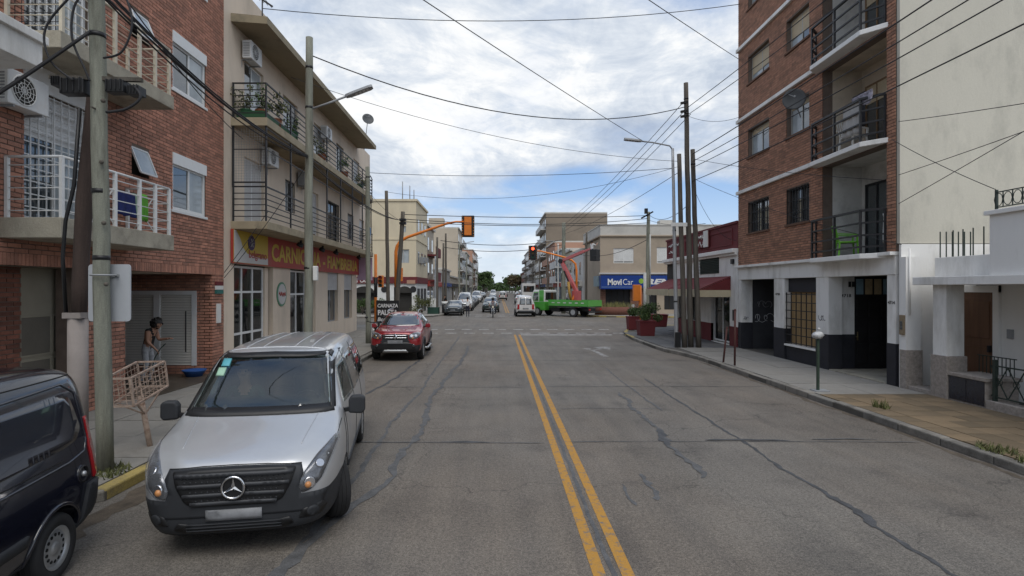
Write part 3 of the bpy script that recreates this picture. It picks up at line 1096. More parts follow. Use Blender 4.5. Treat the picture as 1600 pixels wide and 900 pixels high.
# ------------------------------------------------------------------ air conditioner (faces +X, hung at its back)
def make_aircon(label, loc, rz=0.0, dark=False):
    t = thing('air_conditioner', label, 'air conditioner', (0, 0, 0), 'air conditioners on the walls')
    bm_ = M_grey if dark else M_whitemetal
    mb = MB()
    mb.box(-0.28, 0, -0.4, 0.4, 0, 0.56)
    body = mb.build('casing', bm_, t, bevel=0.015)
    g = MB()
    g.tube([(0.006, -0.1 + 0.235 * math.cos(a), 0.28 + 0.235 * math.sin(a)) for a in [2 * PI * i / 20 for i in range(20)]], 0.012, 6, closed=True)
    for r in (0.06, 0.12, 0.18):
        g.tube([(0.008, -0.1 + r * math.cos(a), 0.28 + r * math.sin(a)) for a in [2 * PI * i / 16 for i in range(16)]], 0.006, 4, closed=True)
    for i in range(6):
        a = PI * i / 6
        g.bar((0.006, -0.1 + .235 * math.cos(a), 0.28 + .235 * math.sin(a)), (0.006, -0.1 - .235 * math.cos(a), 0.28 - .235 * math.sin(a)), 0.007)
    g.build('fan_grille', bm_, t)
    f = MB()
    f.cyl((0.001, -0.1, 0.28), (0.004, -0.1, 0.28), 0.225, n=20)
    f.build('fan', M_darkint, t)
    s = MB()
    for i in range(9):
        s.box(-0.25, -0.05, -0.404, -0.39, 0.06 + i * 0.05, 0.085 + i * 0.05)
    s.build('louvre_slats', M_grey, t)
    k = MB()
    for y in (-0.28, 0.28):
        k.bar((-0.36, y, -0.02), (-0.01, y, -0.02), 0.03)
        k.bar((-0.36, y, -0.02), (-0.36, y, -0.25), 0.03)
    k.build('bracket', M_grey, t)
    t.location = loc
    t.rotation_euler = (0, 0, rz)
    return t


def foliage(mb, c, rad, n, size, seed, m=0, sq=(1, 1, 1)):
    """many small leaf faces filling an uneven volume"""
    rn = random.Random(seed)
    lumps = [(Vector((rn.gauss(0, .45) * rad[0], rn.gauss(0, .45) * rad[1], rn.gauss(0, .4) * rad[2])), rn.uniform(.35, .62)) for _ in range(9)]
    for i in range(n):
        lc, lr = rn.choice(lumps)
        d = Vector((rn.gauss(0, 1), rn.gauss(0, 1), rn.gauss(0, 1))).normalized() * (rn.random() ** 0.45)
        p = Vector(c) + lc + Vector((d.x * rad[0] * lr, d.y * rad[1] * lr, d.z * rad[2] * lr))
        u = Vector((rn.gauss(0, 1), rn.gauss(0, 1), rn.gauss(0, .6))).normalized()
        w = u.orthogonal().normalized()
        w = (Matrix.Rotation(rn.uniform(0, 6.28), 3, u) @ w)
        s = size * rn.uniform(.6, 1.4)
        v = u.cross(w)
        mb.add([p - w * s * .5, p + v * s * .35, p + w * s * .7, p - v * s * .35], [(0, 1, 2, 3)], m)
# ================================================================== LEFT SIDE
# ------------------------------------------------------------------ white neighbour at the left edge of the view
nb = thing('neighbour_house', 'white rendered house at far left with projecting concrete balcony edge', 'building', (-8, 2, 0))
b = MB()
b.box(-16, -8.0, -8, 8.55, 0, 9.5)
b.build('wall', M_whitewall, nb)
b = MB()
b.box(-8.0, -7.0, -4, 8.5, 5.93, 6.36)
b.box(-7.06, -6.94, -4, 8.55, 6.3, 6.43)
b.build('balcony', M_whitewall, nb, bevel=0.01)

# ------------------------------------------------------------------ brick apartment building
ab = thing('apartment_building', 'red brick apartment building with white railed balconies over a garage', 'building', (-8, 12.4, 0))
T = frame_of('x', -8.0, 1)
b = MB()
b.box(-18, -8.3, 8.6, 16.14, 3.0, 13.5)
b.box(-18, -9.4, 8.6, 11.8, 0, 3.0)
b.box(-18, -12.0, 11.8, 15.9, 0, 3.0)
b.box(-18, -8.3, 15.75, 16.14, 0, 3.0)
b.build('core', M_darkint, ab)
W1 = (13.6, 15.15, 4.5, 5.9)
W2 = (13.6, 15.15, 7.5, 8.92)
W3 = (13.6, 15.15, 10.5, 11.9)
WT = (12.07, 12.68, 5.05, 5.68)
WT2 = (12.07, 12.68, 8.08, 8.7)
D1 = (9.32, 10.85, 3.70, 6.0)
D2 = (9.32, 10.85, 6.72, 8.9)
ops = [W1, W2, W3, WT, WT2, D1, D2]
wall_sheet(T, 8.6, 16.15, 2.93, 13.5, ops, 0.3).build('wall', M_mortar, ab)
soldier(ab, T, 8.6, 16.15, 2.93, 3.13, M_brick)
vis = lambda u, z: u > 8.9 and z < 2.55 + 450 * u / 860 and not (u < 11.9 and (3.3 < z < 4.7 or 6.3 < z))
brick_facing(ab, T, 8.6, 16.15, 3.14, 13.4, ops, M_brick, 220, 1, vis)
# garage level: pillars and recesses
Tp = frame_of('x', -8.0, 1)
wall_sheet(Tp, 10.75, 11.86, 0.0, 2.929, [], 0.6).build('pillar', M_mortar, ab)
brick_facing(ab, Tp, 10.75, 11.86, 0.13, 2.925, [], M_brick, 80, 2)
wall_sheet(Tp, 15.5, 16.15, 0.0, 2.929, [], 0.25).build('pillar', M_mortar, ab)
brick_facing(ab, Tp, 15.5, 16.15, 0.13, 2.925, [], M_brick, 0, 3)
Ts = frame_of('y', 15.5, -1)
SHO = [(-10.62, -8.42, 0.37, 2.47)]
wall_sheet(Ts, -12, -8.0, 0.0, 2.929, SHO, 0.2).build('recess_wall', M_mortar, ab)
brick_facing(ab, Ts, -12, -8.0, 0.13, 2.925, SHO, M_brick, 0, 4)
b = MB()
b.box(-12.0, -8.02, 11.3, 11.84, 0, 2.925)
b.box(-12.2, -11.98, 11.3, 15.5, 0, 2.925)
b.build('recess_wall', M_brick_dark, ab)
b = MB()
b.box(-12, -8.02, 11.87, 15.49, 2.935, 2.99)
b.build('soffit', M_cream, ab)
M_wet = mat('wet_concrete', (0.085, 0.066, 0.048), 0.45, 0.35, 1.3, 0.2, 30, spec=0.5, stain=(0.05, 0.042, 0.034), stain_amt=0.8, stain_scale=1.1)
b = MB()
b.prism([(-12, 11.87), (-7.99, 11.87), (-7.6, 12.2), (-7.5, 14.6), (-7.8, 15.45), (-12, 15.48)], 'z', ZS - .05, ZS + .012)
b.build('driveway', M_wet, kind='structure')
# roller shutter door in the side wall of the recess: each slat a part
M_shut = mat('shutter_grey', (0.68, 0.66, 0.61), 0.55, 0.08, 3, spec=0.4)
sd = MB()
for a, c in ((-10.62, -10.5), (-9.63, -9.46), (-8.56, -8.42)):
    wb(sd, Ts, a, c, -0.10, 0.03, 0.37, 2.47)
wb(sd, Ts, -10.5, -9.63, -0.09, 0.025, 2.36, 2.47)
wb(sd, Ts, -9.46, -8.56, -0.09, 0.025, 2.36, 2.47)
shd = sd.build('shutter_door', M_whitemetal, ab, 'two leaf louvred grey garage shutter')
for a, c in ((-10.5, -9.63), (-9.46, -8.56)):
    proto = None
    n = 27
    for i in range(n):
        z0 = 0.38 + 1.98 * i / n
        if proto is None:
            m1 = MB()
            m1.add([Ts(a, -0.06, z0), Ts(c, -0.06, z0), Ts(c, 0.0, z0 + .006), Ts(a, 0.0, z0 + .006), Ts(c, -0.055, z0 + .070), Ts(a, -0.055, z0 + .070)],
                   [(0, 1, 2, 3), (3, 2, 4, 5), (0, 5, 4, 1)])
            proto = m1.build('slat', M_shut, shd)
        else:
            o = inst(proto, 'slat', shd, (0, 0, 1.98 * i / n))
b = MB()
wb(b, Ts, -8.74, -8.72, 0.0, 0.02, 0.75, 1.9)
b.build('handle_rod', M_black, shd)
# cream folding garage door in the near recess
Tg = frame_of('x', -8.62, 1)
b = MB()
b.box(-9.3, -8.62, 8.6, 9.98, 0, 2.925)
b.build('recess_wall', M_mortar, ab)
brick_facing(ab, Tg, 8.6, 9.98, 0.13, 2.925, [], M_brick_dark, 0, 6)  # darker brick here carries the recess shade in its colour
M_doorcream = mat('cream_door_paint', (0.33, 0.30, 0.235), 0.6, 0.08, 3)
M_doorpanel = mat('taupe_panel', (0.155, 0.14, 0.115), 0.65, 0.12, 3)
gd = MB()
gd.box(-8.80, -8.70, 9.98, 11.5, 0.13, 2.925)
gdo = gd.build('garage_door', M_doorcream, ab)
for ya, yc in ((10.06, 10.72), (10.8, 11.42)):
    for za, zc in ((0.3, 1.18), (1.3, 2.0)):
        m1 = MB()
        m1.box(-8.70, -8.685, ya, yc, za, zc)
        m1.build('panel', M_doorpanel, gdo, bevel=0.006)
        m2 = MB()
        for q in ((ya - .03, ya, za - .03, zc + .03), (yc, yc + .03, za - .03, zc + .03)):
            m2.box(-8.70, -8.675, *q)
        m2.box(-8.70, -8.676, ya, yc, za - .03, za)
        m2.box(-8.70, -8.676, ya, yc, zc, zc + .03)
        m2.build('moulding', M_doorcream, gdo)
b = MB()
b.box(-9.3, -8.02, 8.6, 11.86, 2.932, 2.99)
b.build('soffit', M_slab, ab)
# windows
for w, bl in ((W1, 0), (W2, 0), (W3, .3)):
    window(ab, T, *w, M_whitemetal, [M_glass, M_glass_pale], 0.02, 0.075, 1, 0.0, None, 0.24, sill=0.04)
    m1 = MB()
    wb(m1, T, w[0] - .01, w[1] + .01, -0.01, 0.035, w[3] - 0.27, w[3] + .01)
    m1.build('blind_box', M_whitemetal, ab)
for w in (WT, WT2):
    m1 = MB()
    u0, u1, z0, z1 = w
    # tilted hopper sash, hinged at the bottom
    a = [T(u0 + .02, -0.02, z1 - .02), T(u1 - .02, -0.02, z1 - .02), T(u1 - .02, 0.20, z0 + .05), T(u0 + .02, 0.20, z0 + .05)]
    for p, q in zip(a, a[1:] + a[:1]):
        m1.bar(p, q, 0.035)
    wn = m1.build('hopper_window', M_whitemetal, ab)
    m2 = MB()
    vs = [Vector(p) + Vector((0, 0, .004)) for p in a] + [Vector(p) - Vector((0, 0, .004)) for p in a]
    m2.add(vs, [(0, 1, 2, 3), (7, 6, 5, 4), (0, 4, 5, 1), (1, 5, 6, 2), (2, 6, 7, 3), (3, 7, 4, 0)])
    m2.build('pane', M_glass_pale, wn)
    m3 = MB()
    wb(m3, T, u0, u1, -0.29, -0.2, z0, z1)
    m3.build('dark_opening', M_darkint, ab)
# balcony doors with grilles
for d_ in (D1, D2):
    window(ab, T, *d_, M_whitemetal, [M_glass, M_glass_pale], 0.10, 0.09, 1, 0.34, M_whitemetal, 0.0, bars=9, hbars=10, bar_m=M_whitemetal, name='balcony_door')
    m1 = MB()
    wb(m1, T, d_[0] - .02, d_[1] + .02, -0.02, 0.04, d_[3], d_[3] + .42)
    m1.build('blind_box', M_whitemetal, ab)
# balconies
for z0, z1, rm, gap in ((3.36, 3.69, M_whitemetal, 0.185), (6.42, 6.70, mat('beige_metal', (0.55, 0.50, 0.40), 0.5, 0.1, 4), 0.17)):
    path = [(-8.0, 8.95), (-7.06, 8.95), (-7.06, 11.88), (-8.0, 11.88)]
    balcony(ab, [(-8.01, 8.85), (-7.0, 8.85), (-7.0, 11.97), (-8.01, 11.97)], z0, z1, M_slab, path,
            [0.12 + gap * i for i in range(5)] + [1.0], rm,
            [(-7.06, 8.95), (-7.06, 9.6), (-7.06, 10.2), (-7.06, 10.9), (-7.06, 11.4), (-7.06, 11.88), (-7.95, 11.88), (-7.95, 8.95)], 0.009, 0.055, 0.024, round_=True)
# wire mesh on the upper balcony's near end
mb = MB()
for i in range(9):
    mb.bar((-7.95 + i * .11, 8.97, 6.72), (-7.95 + i * .11, 8.97, 8.4), 0.008)
for k in range(12):
    mb.bar((-7.95, 8.975, 6.75 + k * .145), (-7.06, 8.975, 6.75 + k * .145), 0.008)
mb.build('mesh_screen', M_black, ab)
# number plates on the pillar
pl_ = MB()
for z0, z1, mi in ((2.62, 2.74, 0), (2.5, 2.62, 1), (2.38, 2.5, 2)):
    pl_.box(-7.98, -7.93, 15.62, 16.02, z0 + .005, z1 - .005, mi)
pl_.build('plate', [M_red, M_white, mat('teal_paint', (0.03, 0.14, 0.12), 0.6)], ab, 'small red white and green plate on the pillar')
pl_ = MB()
pl_.box(-7.985, -7.95, 15.7, 15.92, 1.55, 2.1)
pl_.build('meter_cover', M_white, ab)

make_aircon('white air conditioner on red brick wall under the upper balcony', (-7.68, 9.06, 5.48))

# clothes drying on the lower balcony
dr = thing('drying_rack', 'white folding clothes rack standing on the white railed balcony', 'drying rack', (-7.5, 11.2, 3.69))
b = MB()
for y in (10.5, 11.7):
    b.cyl((-7.75, y, 3.70), (-7.3, y, 4.45), 0.011, n=6)
    b.cyl((-7.25, y, 3.70), (-7.72, y, 4.45), 0.011, n=6)
b.build('legs', M_whitemetal, dr)
b = MB()
for i in range(5):
    x = -7.75 + .11 * i
    b.cyl((x, 10.45, 4.44), (x, 11.75, 4.44), 0.007, n=6)
b.build('rail', M_whitemetal, dr)


def cloth(name, label, x, y0, y1, zt, zb, m, cat='clothes', fold=0.03, seed=1, group=None, axis='y'):
    rn = random.Random(seed)
    n, k = 14, 8
    vs, fs = [], []
    ph = rn.uniform(0, 6)
    for j in range(k + 1):
        for i in range(n + 1):
            u = y0 + (y1 - y0) * i / n
            z = zt + (zb - zt) * j / k
            d = fold * (j / k) * math.sin(ph + i * 1.3 + 0.4 * j) + (0.02 if j else 0)
            vs.append((x + d, u, z + 0.015 * math.sin(i * .9 + ph) * (j / k)) if axis == 'y' else (u, x + d, z))
    for j in range(k):
        for i in range(n):
            a = j * (n + 1) + i
            fs.append((a, a + 1, a + n + 2, a + n + 1))
    mb = MB()
    mb.add(vs, fs, 0, True)
    o = mb.build(name, m, None, label, cat, group)
    sm = o.modifiers.new('thickness', 'SOLIDIFY')
    sm.thickness = 0.006
    return o


cloth('towel', 'navy blue towel hanging on balcony clothes rack', -7.36, 10.62, 11.2, 4.46, 3.98, mat('navy_cloth', (0.02, 0.03, 0.13), 0.95, 0.2, 8), seed=2)
cloth('towel', 'bright green towel hanging at the right of the balcony rack', -7.34, 11.36, 11.56, 4.5, 3.95, mat('green_cloth', (0.12, 0.36, 0.05), 0.95, 0.2, 8), seed=3)
cloth('garment', 'pale green garment hanging between blue and green towels', -7.4, 11.2, 11.38, 4.48, 4.0, mat('mint_cloth', (0.30, 0.42, 0.32), 0.95, 0.2, 8), seed=4)

# ------------------------------------------------------------------ cream building with the butcher's shop
cb = thing('shop_building', 'cream three storey corner building with long black railed balconies over butcher shop', 'building', (-8, 25.5, 0))
T = frame_of('x', -8.0, 1)
b = MB()
b.box(-20, -8.32, 16.2, 34.85, 3.4, 11.7)
b.box(-20, -9.3, 16.2, 31.0, 0, 3.4)
b.build('core', M_darkint, cb)
O1 = (16.8, 19.75, 0.14, 3.3)
O2 = (21.4, 24.4, 0.14, 3.3)
O3 = (26.16, 27.85, 0.9, 3.3)
O4 = (29.0, 30.6, 0.9, 3.3)
Fl = [(17.5, 19.0, 4.6, 6.75), (20.9, 21.9, 5.5, 6.7), (23.4, 24.8, 4.6, 6.75), (26.2, 28.1, 4.6, 6.75), (29.7, 30.9, 5.2, 6.6), (32.2, 33.4, 5.2, 6.6)]
F2 = [(17.5, 18.95, 7.75, 9.85), (20.7, 22.2, 7.75, 9.85), (24.2, 25.7, 7.75, 9.85), (27.6, 28.9, 7.75, 9.85), (30.9, 32.2, 7.75, 9.85)]
wall_sheet(T, 16.16, 31.6, 0.0, 3.4, [O1, O2, O3, O4], 0.3).build('wall', M_cream, cb)
wall_sheet(T, 16.16, 34.9, 3.4, 10.6, Fl + F2, 0.3).build('wall', M_cream, cb)
b = MB()
b.box(-8.3, -8.0, 16.16, 31.9, 10.6, 12.0)
b.box(-8.3, -8.0, 31.9, 34.9, 10.6, 10.95)
b.box(-8.3, -20, 34.6, 34.9, 3.4, 10.95)
b.box(-20, -8.32, 16.17, 16.3, 0, 12.0)
b.build('parapet', M_cream, cb)
b = MB()
b.prism([(-8.0, 31.6), (-8.3, 31.6), (-11.3, 34.9), (-11, 34.9)], 'z', 0, 3.4)
b.build('corner_wall', M_cream, cb)
# roof eave
M_eave = mat('eave_paint', (0.30, 0.255, 0.175), 0.9, 0.12, 1.5, stain=(0.13, 0.12, 0.09), stain_amt=0.7, stain_scale=1.5)
b = MB()
b.prism([(-8.0, 10.6), (-6.9, 10.52), (-6.9, 10.74), (-8.0, 10.85)], 'y', 16.6, 31.7)
b.build('eave', M_eave, cb)
# balconies
M_slab2 = mat('balcony_edge', (0.33, 0.28, 0.195), 0.9, 0.15, 1.8, 0.2, stain=(0.12, 0.11, 0.085), stain_amt=0.75, stain_scale=1.7)
end = [(-6.92, 30.6), (-7.05, 31.6), (-7.5, 32.3), (-8.0, 32.5)]
for z0, z1 in ((4.33, 4.57), (7.45, 7.7)):
    path = [(-7.98, 16.66), (-6.96, 16.66)] + [(x - .04, y - .05) for x, y in end]
    posts = [(-7.95, 16.66), (-6.96, 16.66)] + [(-6.96, 16.66 + 2.0 * i) for i in range(1, 7)] + [(-7.1, 31.5), (-7.5, 32.2)]
    s = balcony(cb, [(-8.01, 16.6), (-6.9, 16.6)] + end, z0, z1, M_slab2, path, [0.15 + 0.175 * i for i in range(5)] + [1.05], M_black, posts, 0.013, 0.045, 0.02)
# tall steel frame and mesh between the two balconies
b = MB()
for y in [16.66 + 2.0 * i for i in range(0, 8)]:
    b.box(-6.985, -6.935, y - .025, y + .025, 5.62, 7.45)
b.box(-7.98, -7.93, 16.635, 16.685, 5.62, 7.45)
b.bar((-7.95, 16.66, 5.75), (-6.96, 16.66, 5.75), 0.04)
b.bar((-7.95, 16.66, 6.75), (-6.96, 16.66, 6.75), 0.025)
b.bar((-6.96, 16.66, 6.75), (-6.96, 30.6, 6.75), 0.025)
b.bar((-6.96, 16.66, 7.40), (-6.96, 30.6, 7.40), 0.025)
b.build('steel_frame', M_black, cb)
b = MB()
for i in range(13):
    b.bar((-7.95 + .08 * i, 16.67, 5.75), (-7.95 + .08 * i, 16.67, 7.4), 0.005)
for k in range(20):
    b.bar((-7.95, 16.672, 5.78 + .08 * k), (-6.96, 16.672, 5.78 + .08 * k), 0.005)
b.build('mesh_screen', M_grey, cb)
# windows and doors of the upper floors
M_shutgrey = mat('grey_blind', (0.52, 0.51, 0.50), 0.6, 0.06, 3)
for i, w in enumerate(Fl):
    if i == 3:
        window(cb, T, *w, M_black, M_glass, 0.14, 0.06, 1, bars=8, hbars=3, bar_m=M_black, name='balcony_door')
    else:
        window(cb, T, *w, M_whitemetal, [M_glass_pale, M_glass], 0.1, 0.06, 1, (1.0, .0, .85, 0, .25, .4)[i], M_shutgrey, 0.0, name='balcony_door' if w[2] < 5 else 'window',
               bars=6 if i in (1, 4) else 0, hbars=2, bar_m=M_black)
for i, w in enumerate(F2):
    window(cb, T, *w, M_whitemetal if i % 2 == 0 else M_black, [M_glass, M_glass_pale], 0.1, 0.06, 1, (.0, .2, .4, .0, .3)[i], M_shutgrey, 0.0, name='balcony_door')
# shopfront
M_shopglass = glass_mat('shop_glass', (0.03, 0.035, 0.035), 0.35)
b = MB()
for u in (16.85, 17.62, 18.4, 19.2):
    wb(b, T, u - .035, u + .035, -0.22, -0.14, 0.14, 3.25)
for z in (0.16, 1.1, 2.42, 3.22):
    wb(b, T, 16.89, 19.16, -0.21, -0.15, z - .035, z + .035)
sf = b.build('shop_window', M_whitemetal, cb)
for u0, u1 in ((16.88, 17.58), (17.66, 18.36), (18.44, 19.16)):
    for z0, z1 in ((0.2, 1.06), (1.14, 2.38), (2.46, 3.18)):
        m1 = MB()
        wb(m1, T, u0, u1, -0.185, -0.177, z0, z1)
        m1.build('pane', M_shopglass, sf)
b = MB()
wb(b, T, 19.28, 19.55, -0.2, -0.1, 0.14, 3.25)
b.build('door_jamb', M_cream, cb)
b = MB()
for u in (21.45, 22.4, 23.4, 24.35):
    wb(b, T, u - .035, u + .035, -0.22, -0.14, 0.14, 3.25)
for z in (0.16, 2.3, 3.22):
    wb(b, T, 21.49, 24.31, -0.21, -0.15, z - .035, z + .035)
sf2 = b.build('shop_door', M_whitemetal, cb)
for u0, u1 in ((21.49, 22.36), (22.44, 23.36), (23.44, 24.31)):
    for z0, z1 in ((0.2, 2.26), (2.34, 3.18)):
        m1 = MB()
        wb(m1, T, u0, u1, -0.185, -0.177, z0, z1)
        m1.build('pane', M_shopglass, sf2)
m1 = MB()
wb(m1, T, 22.0, 22.3, -0.3, -0.26, 0.4, 2.2)
m1.build('red_curtain', mat('red_cloth', (0.28, 0.03, 0.04), 0.9), cb)
b = MB()
for i in range(14):
    wb(b, T, 16.9, 19.2, -1.2 + .0, -1.19, 0.2 + i * .22, 0.2 + i * .22 + .03)
b.build('shelves', mat('shop_shelf', (0.25, 0.22, 0.18), 0.7, 0.5, 9), cb)
for o_ in (O3, O4):
    wn = window(cb, T, o_[0], o_[1], o_[2], o_[3], M_grey, M_glass, 0.16, 0.06, 1, name='shop_window')
    sh = MB()
    n = 14
    for i in range(n):
        z0 = o_[3] - 0.85 + 0.85 * i / n
        a, c = o_[0] + .03, o_[1] - .03
        sh.add([T(a, -0.06, z0), T(c, -0.06, z0), T(c, -0.03, z0 + .004), T(a, -0.03, z0 + .004), T(c, -0.06, z0 + .058), T(a, -0.06, z0 + .058)],
               [(0, 1, 2, 3), (3, 2, 4, 5), (0, 5, 4, 1)])
    sh.build('roller_shutter', M_shutgrey, wn)
# fascia sign
M_signy = mat('sign_yellow', (0.50, 0.35, 0.03), 0.5, 0.05, 1)
M_signr = mat('sign_red', (0.36, 0.045, 0.032), 0.5, 0.08, 1.2, stain=(0.27, 0.10, 0.07), stain_amt=0.5, stain_scale=1.5)
M_signw = mat('sign_white', (0.52, 0.51, 0.50), 0.5, 0.05, 1)
M_lety = mat('letter_yellow', (0.50, 0.36, 0.04), 0.5, 0.05, 2)
b = MB()
b.box(-7.98, -7.9, 16.55, 31.7, 3.3, 4.33)
sg = b.build('fascia_sign', M_signr, cb)
b = MB()
b.prism([(16.57, 3.33), (19.05, 3.33), (19.05, 4.32), (16.57, 4.32)], 'x', -7.9, -7.893, 0)
b.prism([(16.58, 3.34), (19.04, 3.34), (19.04, 3.56), (18.1, 3.56), (17.45, 3.64), (17.15, 3.82), (17.0, 4.05), (16.72, 4.31), (16.58, 4.31)], 'x', -7.893, -7.887, 1)
b.build('sign_panel', [M_signy, M_signw], sg)
b = MB()
b.cyl((-7.893, 17.75, 4.0), (-7.872, 17.75, 4.0), 0.24, n=24)
b.build('emblem', mat('emblem_violet', (0.05, 0.025, 0.09), 0.5), sg)
b = MB()
for a in range(3):
    t_ = a * PI / 3
    b.bar((-7.868, 17.75 + .15 * math.cos(t_), 4.0 + .15 * math.sin(t_)), (-7.868, 17.75 - .15 * math.cos(t_), 4.0 - .15 * math.sin(t_)), 0.006, 0.035, up=(1, 0, 0))
b.build('emblem_mark', M_signw, sg)
text_part('belgrano', M_signr, sg, (-7.882, 17.55, 3.52), ROT_EAST, 0.36, 1.35, 0.003, 0.004, 'lettering')
text_part('CARNICERIA', M_lety, sg, (-7.895, 19.35, 3.52), ROT_EAST, 0.84, 5.4, 0.004, 0.022, 'lettering')
text_part('- FIAMBRERIA', M_lety, sg, (-7.895, 25.1, 3.50), ROT_EAST, 0.80, 6.2, 0.004, 0.02, 'lettering')
for y in (20.6, 23.2, 25.2, 29.4):
    m1 = MB()
    m1.cyl((-7.3, y, 4.33), (-7.3, y, 4.22), 0.05, n=8)
    m1.cyl((-7.3, y, 4.22), (-7.36, y + .02, 4.12), 0.11, 0.13, n=12)
    m1.build('spot_lamp', M_black, cb)
# round shop logo on the pilaster
b = MB()
b.cyl((-8.0, 20.5, 2.32), (-7.97, 20.5, 2.32), 0.45, n=28)
lg = b.build('round_sign', mat('logo_green', (0.10, 0.24, 0.15), 0.6), cb)
b = MB()
b.cyl((-7.97, 20.5, 2.32), (-7.962, 20.5, 2.32), 0.38, n=28)
b.build('sign_face', M_signw, lg)
b = MB()
b.tube([(-7.958, 20.2 + .05 * i, 2.32 + .09 * math.sin(i * 1.9)) for i in range(13)], .018, 5)
b.build('sign_script', M_signr, lg)
# blue and white notice on the balcony, pale pink panel past the shop
b = MB()
b.box(-6.93, -6.91, 29.3, 30.4, 5.0, 5.9, 0)
b.box(-6.909, -6.905, 29.34, 30.36, 5.42, 5.86, 1)
b.build('notice', [M_signw, mat('notice_blue', (0.08, 0.22, 0.45), 0.6)], cb, 'white and blue sale notice on the balcony rail')
b = MB()
b.box(-8.0, -7.15, 31.75, 31.85, 3.0, 4.3)
b.build('banner', mat('pale_pink', (0.52, 0.38, 0.52), 0.7, 0.08, 2), cb, 'pale pink panel under the balcony end')
# rooftop aerial and wall dish
an = thing('aerial', 'dark television aerial on the cream building roof edge', 'aerial', (-7.6, 17.9, 10.8))
b = MB()
b.cyl((-7.6, 17.9, 10.8), (-7.6, 17.9, 11.95), 0.022, n=6)
b.build('mast', M_black, an)
b = MB()
b.bar((-7.9, 17.8, 12.1), (-7.3, 18.0, 11.75), 0.045)
for k in range(4):
    b.bar((-7.8 + .13 * k, 17.6, 12.05 - .08 * k), (-7.8 + .13 * k, 18.2, 12.05 - .08 * k), 0.012)
b.build('boom', M_black, an)


def make_dish(label, loc, aim, r=0.34, arm=(0, 0, -.2)):
    t = thing('satellite_dish', label, 'satellite dish', (0, 0, 0))
    aim = Vector(aim).normalized()
    u = aim.orthogonal().normalized()
    v = aim.cross(u)
    mb = MB()
    vs, fs = [], []
    n, k = 20, 5
    for i in range(k + 1):
        rr = r * i / k
        for j in range(n):
            a = 2 * PI * j / n
            vs.append((u * math.cos(a) + v * math.sin(a)) * rr + aim * (0.22 * rr * rr / r))
    for i in range(k):
        for j in range(n):
            fs.append((i * n + j, i * n + (j + 1) % n, (i + 1) * n + (j + 1) % n, (i + 1) * n + j))
    mb.add(vs, fs, 0, True)
    o = mb.build('dish', mat('dish_grey', (0.075, 0.08, 0.085), 0.6, 0.12, 4), t)
    o.modifiers.new('thickness', 'SOLIDIFY').thickness = 0.012
    mb = MB()
    mb.cyl((0, 0, 0), arm, 0.018, n=6)
    mb.build('bracket', M_grey, t)
    mb = MB()
    mb.cyl(v * -r * .9, aim * r * .9, 0.009, n=5)
    mb.cyl(aim * r * .85, aim * r * 1.05, 0.03, n=8)
    mb.build('receiver', M_grey, t)
    t.location = loc
    return t


make_dish('grey satellite dish at the far end of the cream building eave', (-6.85, 29.4, 11.55), (0.5, -1, 0.35), 0.31, (-.15, .2, -.85))
make_aircon('white air conditioner under the eave at the near end', (-7.65, 17.6, 9.75))
make_aircon('white air conditioner above upper balcony half way along', (-7.65, 25.3, 9.35))
make_aircon('white air conditioner above mesh screened balcony end', (-7.65, 19.0, 6.75))
make_aircon('dark air conditioner above the first floor balcony, beside the street lamp pole', (-7.65, 22.4, 6.65), dark=True)

# potted plants on the upper balcony
pp = None
rn = random.Random(21)
kinds = ['bushy potted plant on upper balcony beside its near corner', 'trailing potted plant second from near end of upper balcony', 'leafy potted plant third from near end of upper balcony',
         'small potted plant behind upper balcony rail before the lamp pole', 'round potted shrub on upper balcony just past the lamp pole', 'tall potted plant far along the upper balcony',
         'last potted plant near the far end of upper balcony']
M_pot = mat('terracotta', (0.28, 0.11, 0.06), 0.85, 0.15, 5)
M_potg = mat('pot_green', (0.03, 0.11, 0.05), 0.6, 0.15, 5)
for i, (x, y) in enumerate(((-7.7, 16.95), (-7.25, 17.0), (-7.15, 17.9), (-7.15, 19.4), (-7.15, 22.6), (-7.15, 26.0), (-7.15, 29.0))):
    t = thing('potted_plant', kinds[i], 'plant', (x, y, 7.7), 'plants on the upper balcony')
    mb = MB()
    mb.lathe([(0.0, 7.7), (0.13, 7.7), (0.18, 8.0), (0.19, 8.03), (0.15, 8.02), (0.0, 7.99)], (x, y, 0), 'z', 12)
    mb.build('pot', M_potg if i % 3 == 0 else M_pot, t)
    mb = MB()
    foliage(mb, (x, y, 8.25 + (.2 if i in (2, 5) else 0)), (.3, .4, .38), 260, 0.07, 30 + i)
    mb.build('foliage', M_leaf if i % 2 else M_leaf2, t)
t = thing('flower_box', 'long green flower box at the foot of the upper balcony rail', 'flower box', (-7.15, 17.0, 7.7))
mb = MB()
mb.box(-7.9, -7.1, 16.75, 16.95, 7.70, 7.95)
mb.box(-7.1, -7.02, 16.75, 19.5, 7.70, 7.93)
mb.build('trough', M_potg, t)
# ================================================================== RIGHT SIDE
XR = 9.85
